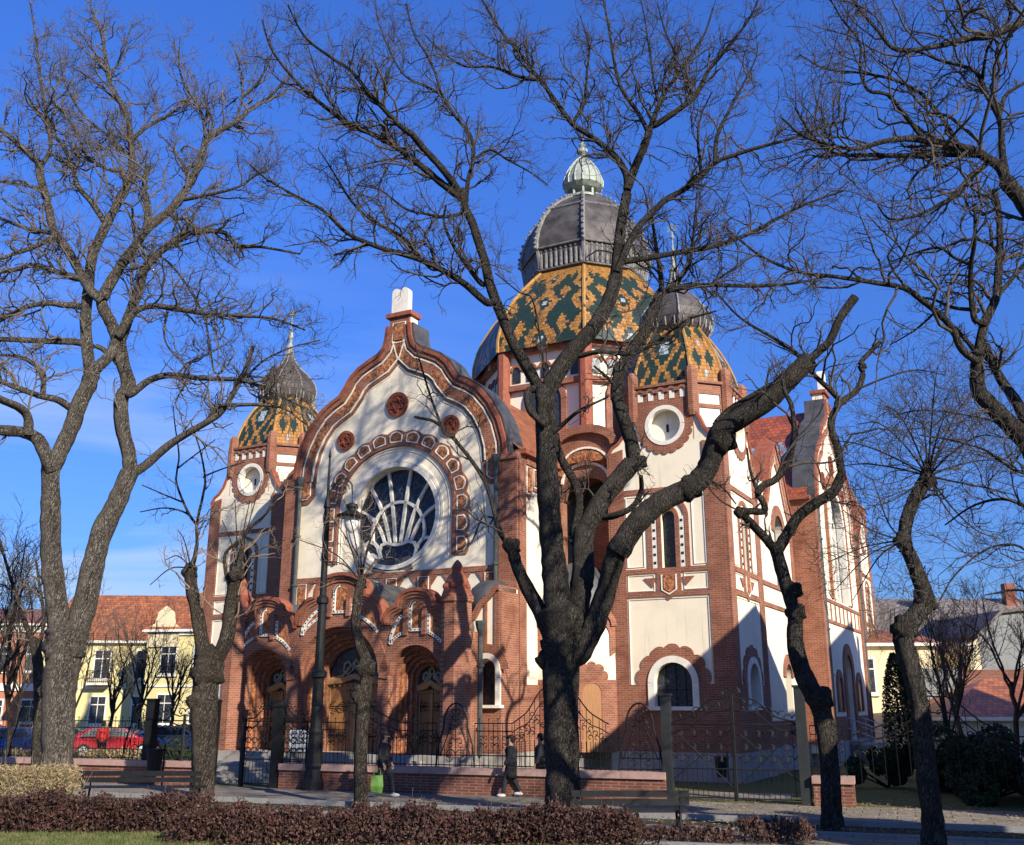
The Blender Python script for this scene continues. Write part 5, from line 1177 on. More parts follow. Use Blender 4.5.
# ================================================================ houses
def house(name, label, p, rz, L, D, H, ridge, wallm, roofm, hip=2.0, overh=.35):
    o = thing(name, label, 'house', (p[0], p[1], 0), rz); m = MB(); m.box(-L / 2, L / 2, 0, D, -.2, H); obj('wall', m, wallm, o)
    m = MB(); e = overh; q = [(-L / 2 - e, -e, H), (L / 2 + e, -e, H), (L / 2 + e, D + e, H), (-L / 2 - e, D + e, H)]; a, b_ = (-L / 2 + hip, D / 2, ridge), (L / 2 - hip, D / 2, ridge)
    def sl(*pts):
        pts = [np.array(x, float) for x in pts]; ax = pts[1] - pts[0]; ax /= np.linalg.norm(ax); nn = np.cross(ax, pts[2] - pts[0]); up = np.cross(nn / np.linalg.norm(nn), ax)
        uv = [((x - pts[0]) @ ax, (x - pts[0]) @ up) for x in pts]
        (m.quad if len(pts) == 4 else m.tri)(*pts, uv=uv)
    sl(q[0], q[1], b_, a); sl(q[2], q[3], a, b_); sl(q[1], q[2], b_); sl(q[3], q[0], a)
    r = obj('roof', m, roofm, o); m = MB(); m.box(-L / 2 - e, L / 2 + e, -e, D + e, H - .18, H - .01); obj('eaves', m, LINEM, o); return o, r
def hwin(o, x, z, w_, h, dark=GLASSD, frame=None, sill=True, lintel=None):
    m = MB(); m.box(x - w_ / 2 - .09, x + w_ / 2 + .09, -.05, .1, z - .09, z + h + .09); f = obj('window', m, frame or WTRIM, o); m = MB()
    for s in (-1, 1): m.box(x + s * w_ / 4 - w_ / 4 + .03, x + s * w_ / 4 + w_ / 4 - .03, -.07, -.04, z + .03, z + h * .68); m.box(x + s * w_ / 4 - w_ / 4 + .03, x + s * w_ / 4 + w_ / 4 - .03, -.07, -.04, z + h * .72, z + h - .03)
    obj('pane', m, dark, f)
    if sill: m = MB(); m.box(x - w_ / 2 - .2, x + w_ / 2 + .2, -.16, .05, z - .2, z - .1); obj('sill', m, WTRIM, f)
YELW = M_plaster('yellow_plaster', (.66, .56, .26)); ORW = M_brick('orange_brick', (.48, .16, .07), (.40, .12, .06), (.4, .28, .2)); GRW = M_plaster('grey_plaster', (.22, .22, .21)); PALEW = M_plaster('pale_wall', (.6, .58, .52), .8, 1.5); CREAMY = M_plaster('cream_yellow_plaster', (.70, .58, .36))
q = at(140, 700, 76); o, r = house('townhouse', 'pale yellow townhouse with orange tiled roof behind the fence', (q[0] - 1.2, 76), radians(4), 12.5, 9, 7.1, 10.9, YELW, TILE_P, .3)
for x in (-4.6, -1.8, 1.2, 4.2): hwin(o, x, 1.2, 1.1, 1.9); hwin(o, x, 4.4, 1.1, 2.0)
m = MB(); m.box(-2.6, -1.0, -.9, 0, 3.9, 4.05); obj('balcony', m, WTRIM, o); m = MB()
for k in range(12): m.tube([(-2.6 + k * .145, -.88, 4.05), (-2.6 + k * .145, -.88, 4.9)], .02, 4)
m.tube([(-2.6, -.88, 4.9), (-1.0, -.88, 4.9)], .03, 4); obj('balcony_railing', m, IRON, o)
m = MB(); m.box(-6.25, 6.25, -.06, .02, 3.65, 3.8); m.box(-6.25, 6.25, -.1, .02, 0, .8); obj('string_course', m, WTRIM, o)
q = at(188, 700, 72); o, r = house('townhouse', 'yellow corner house with curved gable and high hipped orange roof', (q[0] + 1.2, 71), radians(-8), 8.5, 10, 7.6, 12.2, YELW, TILE_P, 3.8)
for x in (-2.6, -.2, 2.4): hwin(o, x, 1.3, 1.1, 1.9); hwin(o, x, 4.6, 1.1, 1.9)
m = MB(); fr = FR((0, -.02, 0), (1, 0, 0), (0, -1, 0)); plate(m, fr, [(-4.25, 6.4), (-1.9, 6.4), (-2.0, 7.8), (-2.4, 8.0), (-2.6, 8.8), (-3.1, 9.2), (-3.6, 8.8), (-3.8, 8.0), (-4.2, 7.8)], -.3, .12); obj('curved_gable', m, CREAMY, o)
m = MB(); m.box(-4.25, 4.25, -.08, .02, 3.7, 3.85); m.box(-4.25, 4.25, -.14, .02, 7.2, 7.5); obj('string_course', m, WTRIM, o)
m = MB(); m.box(-.4, .4, 4, 4.9, 10.5, 13.1); obj('chimney', m, BRICKD, r)
q = at(40, 700, 84); o, r = house('apartment_house', 'orange brick house with white framed windows at the far left', (q[0] - 4, 84), radians(10), 21, 10, 9.0, 10.6, ORW, TILE_P, 1)
for x in np.arange(-8.5, 9.5, 2.9): hwin(o, x, 1.2, 1.5, 1.7); hwin(o, x, 5.2, 1.5, 1.9)
m = MB(); m.box(-10.5, 10.5, -.12, .02, 3.6, 4.2); m.box(-10.5, 10.5, -.12, .02, 8.3, 8.9); obj('string_course', m, WTRIM, o)
# right-hand houses
q = at(962, 640, 92); o, r = house('long_barn_house', 'long building with old grey brown tiled roof on the right horizon', (q[0], 92), radians(-4), 28, 22, 7.6, 12.9, GRW, TILE_G, 2.5)
m = MB(); m.box(-1, .6, 8, 9, 10, 13.6); m.box(8, 9, 9, 10, 10, 14.2); obj('chimney', m, BRICKD, r)
for x in (-8, -3, 3, 8): hwin(o, x, 3.0, 1.2, 1.8)
q = at(918, 700, 60); o, r = house('yellow_annex', 'narrow cream yellow house right of the synagogue with a dark window', (q[0] - 1.6, 60), radians(-6), 5.6, 7, 6.0, 7.0, CREAMY, TILE_P, .5); hwin(o, -1.4, 3.2, 1.3, 1.9); hwin(o, 1.6, .9, 1.0, 1.4)
q = at(985, 700, 60); o = thing('grey_rendered_house', 'tall grey rendered house with sloping top and cream edge at the far right', 'house', (q[0], 60, 0), radians(6)); fr = FR((0, 0, 0), (1, 0, 0), (0, -1, 0))
obj('wall', MBp(lambda m: plate(m, fr, [(0, 0), (7, 0), (7, 8.3), (1.6, 7.7), (0, 6.3)], -8, 0)), GRW, o); obj('edge_strip', MBp(lambda m: plate(m, fr, [(-.65, 0), (.02, 0), (.02, 6.25), (-.65, 5.9)], -5, .02)), CREAMY, o)
obj('roof_edge', MBp(lambda m: strip(m, fr, [(-.1, 6.3), (1.6, 7.75), (7.1, 8.35)], -.02, .16, -8.2, .25)), TILE_G, o); hwin(o, 3.2, 3.4, 1.0, 1.4)
q = at(988, 720, 48); o, r = house('low_house', 'low white walled house with bright red tiled roof on the right', (q[0] + 2.6, 47), radians(-4), 9.6, 7, 2.0, 3.75, PALEW, TILE_P, 3.2)
for x in (-2.6, .5): hwin(o, x, .7, .9, .9)
m = MB(); m.box(-1.5, 1.5, 3.2, 3.7, 0, 5.0); q = at(980, 690, 56); o = obj('brick_party_wall', None or MB().box(q[0] - 2.2, q[0] + 6, 56, 56.4, 0, 4.35), WB, label='plain red brick wall rising behind the low red roof', cat='wall')
o = obj('metal_shed', MB().box(*(lambda q: (q[0] - 1.2, q[0] + 1.2, q[1], q[1] + 2))(at(938, 700, 53)), 0, 4.3), GRW, label='small grey flat sided shed left of the brick wall', cat='shed')
# two houses beyond the right edge of the picture: they throw the long shade over the corner tower
SA = SUN_AZ; sv = np.array([cos(SA), sin(SA)]); pv = np.array([-sv[1], sv[0]])
def sw_(w_, al): return sv * al + pv * w_
def shade_house(name, label, w0, w1, wr, al, H, HR, dep=9.0):
    o = thing(name, label, 'house', (*sw_((w0 + w1) / 2, al), 0), atan2(pv[1], pv[0])); L = (w1 - w0) / 2; xr = wr - (w0 + w1) / 2
    m = MB(); plate(m, FR((0, 0, 0), (1, 0, 0), (0, 1, 0)), [(-L, -.2), (L, -.2), (L, H), (xr, HR), (-L, H)], -dep, 0); obj('wall', m, PALEW, o)
    m = MB()
    for a, b in (((-L - .4, H - .3), (xr, HR + .1)), ((xr, HR + .1), (L + .4, H - .3))):
        m.quad((a[0], .4, a[1]), (a[0], -dep - .4, a[1]), (b[0], -dep - .4, b[1]), (b[0], .4, b[1]), uv=[(0, 0), (dep, 0), (dep, 5), (0, 5)]); m.quad((a[0], .4, a[1] - .15), (b[0], .4, b[1] - .15), (b[0], -dep - .4, b[1] - .15), (a[0], -dep - .4, a[1] - .15), uv=[(0, 0), (0, 5), (dep, 5), (dep, 0)])
    r = obj('roof', m, TILE_P, o); m = MB(); m.box(xr + 1.1, xr + 1.7, -2.5, -1.9, H, HR + 1.0); obj('chimney', m, BRICKD, r)
    for x in (-L + 2, L - 2):
        for z in (1.2, 4.2, 7.0): mm = MB(); mm.box(x - .5, x + .5, .0, .06, z, z + 1.5); f = obj('window', mm, GLASSD, o)
shade_house('street_house', 'gabled street house just outside the right edge of the view', 23.8, 37.0, 29.5, -11.5, 9.8, 13.3)
shade_house('street_house', 'taller gabled street house further right outside the view', 37.6, 46.2, 43.4, -11.5, 13.9, 16.8)
shade_house('added_shade_house', 'added narrow house end out of view that shades the leaning pollard trunk', 17.0, 20.6, 18.8, -5.0, 5.2, 6.4, 4.0)  # added out of view only to shade the lower trunk of the leaning pollard
# ================================================================ bare winter trees
def M_bark(name, c0, c1, c2):
    m, nt, b = mat_base(name, .95, .1); t = nt.nodes.new('ShaderNodeTexCoord'); mp = nt.nodes.new('ShaderNodeMapping'); mp.inputs['Scale'].default_value = (1, 1, .28)
    nt.links.new(t.outputs['Object'], mp.inputs[0]); v = nt.nodes.new('ShaderNodeTexVoronoi'); v.feature = 'DISTANCE_TO_EDGE'; v.inputs['Scale'].default_value = 20
    g = noise(nt, 2.5, 8, .65); g3 = noise(nt, 9, 4, vec=mp.outputs[0])
    ad = nt.nodes.new('ShaderNodeMixRGB'); ad.blend_type = 'ADD'; ad.inputs[0].default_value = .6; nt.links.new(mp.outputs[0], ad.inputs[1]); nt.links.new(g3.so, ad.inputs[2]); nt.links.new(ad.outputs[0], v.inputs['Vector'])
    e = G(nt, v.outputs['Distance']); c = mixc(nt, (g - .35) * 2.2, c0, c1); c = mixc(nt, (e * 8.0 + g3 * 1.3 + -.55).mn(1.0).mx(0.0), c2, c); nt.links.new(c, b.inputs['Base Color'])
    bump(nt, b, (e * 4.0).mn(.7) + g3 * .9, 1.0, .09); return m
BARKL = M_bark('furrowed_grey_bark', (.15, .125, .10), (.27, .235, .185), (.035, .028, .022)); BARKD = M_bark('dark_rough_bark', (.055, .047, .039), (.125, .108, .088), (.012, .010, .008))
BARKP = M_bark('brown_pollard_bark', (.085, .068, .05), (.16, .13, .098), (.025, .02, .015))
TWIG = M_noise('grey_brown_twigs', (.08, .064, .048), (.16, .13, .10), 3, .9, 0); TWIGD = M_noise('dark_brown_twigs', (.042, .034, .026), (.095, .075, .058), 3, .9, 0); TWIGT = M_noise('tan_shoots', (.17, .12, .08), (.26, .19, .13), 3, .9, 0)
CUTW = M_noise('cut_wood', (.30, .23, .15), (.42, .34, .24), 6, .8, .2, .01)

def tubes_batch(P, R, sides):               # P (N,S,3) R (N,S) -> verts, quads
    N, Sg, _ = P.shape; T = np.empty_like(P); T[:, 1:-1] = P[:, 2:] - P[:, :-2]; T[:, 0] = P[:, 1] - P[:, 0]; T[:, -1] = P[:, -1] - P[:, -2]
    T /= np.linalg.norm(T, axis=2, keepdims=True) + 1e-9
    ref = np.where(np.abs(T[:, :1, 2:3]) < .8, np.array([0, 0, 1.]), np.array([1., 0, 0])); ref = np.broadcast_to(ref, T.shape)
    U = np.cross(T, ref); U /= np.linalg.norm(U, axis=2, keepdims=True) + 1e-9; V = np.cross(T, U)
    a = np.arange(sides) * 2 * pi / sides
    vs = P[:, :, None, :] + R[:, :, None, None] * (U[:, :, None, :] * np.cos(a)[None, None, :, None] + V[:, :, None, :] * np.sin(a)[None, None, :, None])
    idx = np.arange(N * Sg * sides).reshape(N, Sg, sides); A = idx[:, :-1, :]; B = np.roll(A, -1, axis=2); C_ = np.roll(idx[:, 1:, :], -1, axis=2); D_ = idx[:, 1:, :]
    return vs.reshape(-1, 3), np.stack([A, B, C_, D_], axis=-1).reshape(-1, 4)
def np_obj(name, vlist, flist, mat, parent=None, smooth=True, **kw):
    off_ = 0; F = []
    for v, f in zip(vlist, flist): F.append(f + off_); off_ += len(v)
    V = np.concatenate(vlist).astype(np.float32); F = np.concatenate(F).astype(np.int32); k = F.shape[1]
    me = bpy.data.meshes.new(name); me.vertices.add(len(V)); me.vertices.foreach_set('co', V.ravel()); me.loops.add(F.size); me.loops.foreach_set('vertex_index', F.ravel())
    me.polygons.add(len(F)); me.polygons.foreach_set('loop_start', np.arange(len(F), dtype=np.int32) * k)
    if smooth: me.polygons.foreach_set('use_smooth', np.ones(len(F), dtype=bool))
    me.materials.append(mat); me.update(calc_edges=True)
    o = bpy.data.objects.new(name, me); COL.objects.link(o)
    if parent: o.parent = parent
    return tag(o, **kw)
def unit(v): return v / (np.linalg.norm(v, axis=-1, keepdims=True) + 1e-9)
def spawn(rg, P, R, n_per, len_rng, r_fac, seg, up, ang=(.5, 1.0), t0=.12, wig=.22, rmin=.004, droop=0.0, rmax=1.):
    """grow n children from each parent path; returns paths and radii"""
    N, Sg, _ = P.shape; par = np.repeat(np.arange(N), n_per)
    par = par[:]; M = len(par); t = rg.uniform(t0, 1.0, M) * (Sg - 1.001); i = t.astype(int); f = (t - i)[:, None]
    base = P[par, i] * (1 - f) + P[par, i + 1] * f; tan = unit(P[par, i + 1] - P[par, i]); rb = R[par, i] * (1 - f[:, 0]) + R[par, i + 1] * f[:, 0]
    L = np.linalg.norm(P[:, 1:] - P[:, :-1], axis=2).sum(1)[par]
    rnd = unit(rg.normal(size=(M, 3))); perp = unit(np.cross(tan, rnd)); a = rg.uniform(*ang, M)[:, None]
    d = unit(tan * np.cos(a) + perp * np.sin(a) + np.array([0, 0, up]))
    ln = L * rg.uniform(*len_rng, M) * (1.15 - .55 * t / (Sg - 1)); step = (ln / (seg - 1))[:, None]
    out_ = np.empty((M, seg, 3)); out_[:, 0] = base
    for k in range(1, seg):
        out_[:, k] = out_[:, k - 1] + d * step; d = unit(d + rg.normal(size=(M, 3)) * wig + np.array([0, 0, up * .35 - droop * k]))
    r0 = np.clip(rb * r_fac, rmin, rmax)[:, None]; rr = r0 * np.linspace(1, .35, seg)[None, :]
    return out_, np.maximum(rr, rmin * .7)
def catmull(pts, n):
    pts = np.array(pts, float); P = np.vstack([2 * pts[0] - pts[1], pts, 2 * pts[-1] - pts[-2]]); o = []
    for i in range(len(pts) - 1):
        p0, p1, p2, p3 = P[i:i + 4]
        for k in range(n): t = k / n; o.append(.5 * (2 * p1 + (p2 - p0) * t + (2 * p0 - 5 * p1 + 4 * p2 - p3) * t * t + (3 * p1 - p0 - 3 * p2 + p3) * t ** 3))
    o.append(pts[-1]); return np.array(o)
def build_tree(name, label, group, base_px, Y, limbs, bark, twig, seed, dens=1.0, lv=(7, 6, 4), kinks=(), up=.18, rmin=.0062, flare=True, cut=(), lenk=1.0, xmin=None, cat='tree', big=.0):
    """limbs: [(points [(x,y)...] in the picture, width at start, width at end in pixels, depth drift in metres, twig density)]"""
    rg = np.random.default_rng(seed); base = at(*base_px, Y); root = thing(name, label, cat, (float(base[0]), Y, 0.0), 0, group); o3 = np.array([base[0], Y, 0.0])
    samples = []; VV = []; FF = []; TP = []; CUT = MB()
    for li, lb in enumerate(limbs):
        pts, w0, w1, dY = lb[:4]; dn = lb[4] if len(lb) > 4 else 1.0
        nb = None if not samples else min(samples, key=lambda s_: (s_[0] - pts[0][0]) ** 2 + (s_[1] - pts[0][1]) ** 2)
        y0 = Y if nb is None else nb[2]
        if nb is not None and 1.5 < sqrt((nb[0] - pts[0][0]) ** 2 + (nb[1] - pts[0][1]) ** 2) < 30: pts = [(nb[0], nb[1])] + list(pts)
        q = catmull([(*p, 0) for p in pts], 5)[:, :2]; seg = np.r_[0, np.cumsum(np.linalg.norm(q[1:] - q[:-1], axis=1))]; s01 = seg / seg[-1]
        Ys = y0 + dY * s01 ** 1.2 + (.12 * np.sin(s01 * 9 + li) * min(1, abs(dY)))
        P = np.array([at(x, y, yy) for (x, y), yy in zip(q, Ys)]); dist = P[:, 1] * _c + (P[:, 2] - CAMZ) * _s
        R = (w0 + (w1 - w0) * s01 ** .9) / 2 * dist / FPX * (.9 if w0 > 8 else 1.0)
        if li == 0 and flare: zf = np.clip(P[:, 2], 0, None); R = R * (1 + .26 * np.exp(-zf / .35)); P[0, 2] = min(P[0, 2], -.1)
        samples += [(x, y, yy) for (x, y), yy in zip(q, Ys)]
        sd_ = 14 if w0 > 20 else (10 if w0 > 9 else 7); P = P - o3
        if w0 > 6:      # gnarls: uneven girth
            R = R * (1 + rg.uniform(-.06, .06, len(R)))
        Q = P[None]; v, f = tubes_batch(Q, R[None], sd_)
        if w0 > 9:
            vv = v.reshape(len(P), sd_, 3); c_ = P[:, None, :]; ph = rg.uniform(0, 6, 3); ang = np.arange(sd_) * 2 * pi / sd_
            k_ = 1 + .05 * np.sin(3 * ang[None, :] + ph[0] + P[:, 2:3] * 1.1) + .04 * np.sin(5 * ang[None, :] + ph[1] + P[:, 2:3] * 2.3); v = (c_ + (vv - c_) * k_[:, :, None]).reshape(-1, 3)
        VV.append(v); FF.append(f); cut_here = li in cut
        # closed ends
        n_ = len(P); endc = P[-1]; ring_ = v[-sd_:]; vv_ = np.vstack([ring_, endc[None] + unit(P[-1] - P[-2]) * (R[-1] * (.05 if cut_here else .8))]); ff_ = np.array([[k, (k + 1) % sd_, sd_, sd_] for k in range(sd_)])
        if cut_here: CUT.add([tuple(x) for x in vv_], [tuple(int(y) for y in f_[:3]) for f_ in ff_])
        else: VV.append(vv_); FF.append(ff_)
        if dn > 0:
            # even resampling for the shoots
            Ls = np.r_[0, np.cumsum(np.linalg.norm(P[1:] - P[:-1], axis=1))]; tt = np.linspace(0, Ls[-1], 12); PP = np.stack([np.interp(tt, Ls, P[:, k]) for k in range(3)], 1); RR = np.interp(tt, Ls, R)
            TP.append((PP, RR, dn, Ls[-1], w0))
    for (x, y, r_) in kinks:      # swollen knobs and old cuts
        yy = min(samples, key=lambda s_: (s_[0] - x) ** 2 + (s_[1] - y) ** 2)[2]; c_ = at(x, y, yy) - o3; rr = r_ * yy / FPX; b_ = MB(); b_.blob((0, 0, 0), rr, 12, 9)
        v = np.array(b_.v); v = v * (1 + .18 * np.sin(v[:, :1] * 17 / rr * .3 + v[:, 2:3] * 11 / rr * .4) ) + c_; VV.append(v); FF.append(np.array(b_.f))
    np_obj('trunk', VV, FF, bark, root)
    if CUT.f: obj('cut_face', CUT, CUTW, root)
    V2 = []; F2 = []
    for PP, RR, dn, L, w0 in TP:
        n1 = max(3, int(L * lv[0] * dn * dens * .48)); t0_ = .35 if w0 > 14 else (.12 if w0 > 7 else .04)
        l1 = (.95 if L < 3 else 2.9 / L) * lenk; l1 = min(l1, 1.0)
        P1, R1 = spawn(rg, PP[None], RR[None], n1, (l1 * .35, l1 * .9), .55, 9, up, (.45, 1.1), t0_, .36, rmin * 1.5, 0, .034)
        P2, R2 = spawn(rg, P1, R1, lv[1], (.3, .72), .62, 7, up * .8, (.5, 1.15), .1, .36, rmin)
        P3, R3 = spawn(rg, P2, R2, lv[2], (.3, .75), .7, 5, up * .6, (.5, 1.15), .12, .36, rmin * .75)
        for P_, R_, s_ in ((P1, R1, 5), (P2, R2, 4), (P3, R3, 3)): v, f = tubes_batch(P_, R_, s_); V2.append(v); F2.append(f)
    if V2: np_obj('crown', V2, F2, twig, root, True, label='bare twigs of the crown' if 0 else None)
    return root

G1 = 'old street trees in front of the synagogue'
LT = [([(58, 812), (58, 770), (58, 720), (59, 690), (61, 668)], 29, 38, 0, 0), ([(60, 685), (62, 665), (65, 645), (67, 630)], 31, 46, 0, 0),
 ([(65, 668), (62, 640), (56, 600), (52, 560), (51, 520), (51, 480), (52, 460)], 27, 19, -.3, 0),
 ([(66, 668), (73, 640), (84, 606), (93, 565), (102, 532), (117, 503), (130, 472)], 29, 20, .2, 0),
 ([(52, 470), (44, 452), (36, 438), (22, 432), (0, 430), (-20, 425)], 17, 10, -1.5, .4), ([(28, 434), (28, 418), (20, 408), (0, 399), (-25, 385)], 11, 7, -2.5, .5),
 ([(53, 466), (62, 448), (72, 425), (82, 398), (90, 382), (92, 365)], 18, 17, .4, 0),
 ([(90, 372), (87, 350), (86, 320), (88, 295), (90, 270), (94, 248)], 13, 11, .8, .1), ([(91, 372), (104, 362), (113, 350), (118, 335)], 13, 11, .2, 0),
 ([(94, 250), (108, 222), (121, 197), (130, 180), (132, 160), (131, 139), (128, 120), (121, 103), (110, 84), (106, 60), (102, 35), (92, 10), (89, -10)], 11, 2, 1.8, 1.1),
 ([(130, 474), (129, 453), (123, 428), (121, 400), (128, 385), (122, 362), (118, 338)], 16, 15, .3, .05),
 ([(119, 345), (112, 325), (103, 308), (101, 294)], 14, 12, -.3, 0), ([(102, 298), (112, 280), (125, 260), (140, 240), (147, 225), (148, 205), (144, 190), (147, 170), (149, 165)], 13, 5, -.8, .8),
 ([(118, 345), (130, 312), (139, 289), (145, 269), (158, 254), (170, 244), (187, 234), (206, 231), (225, 233), (238, 246), (262, 247), (300, 254)], 13, 2, -1.6, 1.1),
 ([(146, 230), (160, 218), (172, 208), (192, 181), (200, 160), (206, 140)], 10, 7, 1.0, .7), ([(206, 140), (220, 130), (237, 121), (252, 108), (268, 98), (280, 86), (290, 78)], 7, 1.5, 1.2, 1.2),
 ([(206, 140), (203, 118), (195, 100), (184, 84), (179, 62), (180, 38)], 4, 1.2, .8, 1), ([(207, 140), (213, 122), (206, 105), (204, 86)], 3, 1, -.6, 1), ([(237, 118), (242, 98), (242, 76), (233, 44)], 3, 1, .5, 1), ([(242, 98), (258, 82), (272, 54), (269, 36)], 3, 1, -.5, 1),
 ([(180, 200), (208, 195), (238, 187), (255, 176), (271, 168)], 5, 1.2, -1, 1.1), ([(192, 178), (180, 160), (172, 147), (158, 133)], 4, 1.2, .6, 1), ([(165, 214), (195, 225), (220, 255), (240, 270)], 3, 1, -1.2, 1),
 ([(103, 302), (90, 290), (78, 268), (68, 250), (54, 231), (48, 205), (41, 180), (39, 163)], 11, 8, 1.0, .6), ([(39, 163), (26, 151), (10, 137), (-10, 122)], 7, 4, .8, 1), ([(41, 166), (50, 150), (49, 129), (44, 100), (40, 78), (36, 40), (30, 2)], 5, 1.2, -.8, 1.1),
 ([(105, 222), (93, 204), (78, 186), (72, 165), (62, 145), (50, 130), (38, 112), (25, 92)], 7, 1.5, .9, 1.1), ([(107, 169), (86, 154), (77, 133), (66, 115), (52, 100), (42, 80)], 4, 1.2, -.8, 1.1),
 ([(131, 157), (109, 137), (90, 121), (78, 108), (64, 80), (60, 55)], 4, 1.2, .8, 1.1), ([(132, 139), (145, 128), (161, 119), (176, 110), (190, 95)], 5, 1.2, .6, 1.1), ([(109, 80), (121, 56), (132, 24)], 3, 1, -.3, 1), ([(115, 99), (93, 80), (74, 68)], 3, 1, .4, 1), ([(107, 73), (91, 48), (76, 26)], 3, 1, .4, 1),
 ([(90, 346), (75, 342), (45, 341), (0, 339), (-20, 336)], 9, 5, -2.0, .7), ([(84, 307), (64, 305), (48, 303), (26, 307), (0, 320), (-20, 330)], 7, 4, -1.8, .8), ([(82, 279), (60, 273), (34, 265), (18, 269), (-10, 274)], 7, 4, 1.4, .9), ([(54, 237), (36, 246), (16, 253), (-8, 262)], 6, 3, -1, 1), ([(52, 233), (26, 228), (0, 218), (-15, 212)], 5, 2.5, 1, 1), ([(41, 189), (20, 184), (0, 182)], 4, 2, -.8, 1),
 ([(71, 408), (58, 400), (40, 396), (20, 389), (0, 381), (-15, 375)], 9, 5, -1.5, .6), ([(43, 396), (43, 376), (36, 366), (20, 357), (0, 355)], 6, 2.5, .8, .9), ([(118, 362), (104, 350), (96, 346)], 6, 5, 0, 0),
 ([(120, 335), (135, 312), (154, 306), (177, 309), (210, 314), (244, 316), (275, 319), (305, 330)], 8, 1.8, -2.2, 1.1), ([(131, 394), (150, 380), (172, 375), (200, 378), (225, 379), (242, 380), (262, 387), (283, 397), (305, 408)], 8, 2.5, -1.6, .9),
 ([(131, 474), (145, 466), (168, 446), (190, 432), (207, 422), (222, 411), (238, 385), (246, 367), (253, 347)], 11, 4, -1.2, .4), ([(208, 422), (218, 407), (235, 405), (262, 405), (285, 409), (305, 424)], 6, 1.5, -1.2, .9), ([(236, 388), (262, 362), (290, 348), (320, 340)], 3, 1, .8, 1), ([(168, 308), (164, 335), (172, 352), (190, 368)], 3, 1, -.5, .8), ([(132, 208), (136, 240), (168, 262), (190, 290), (205, 320), (210, 350), (214, 372)], 2.5, 2, -1, .6)]
build_tree('street_tree', 'large forked bare tree with furrowed grey bark filling the left of the view', G1, (60, 805), 27.5, LT, BARKL, TWIG, 11, 1.1, kinks=[(65, 645, 19), (47, 690, 8)])
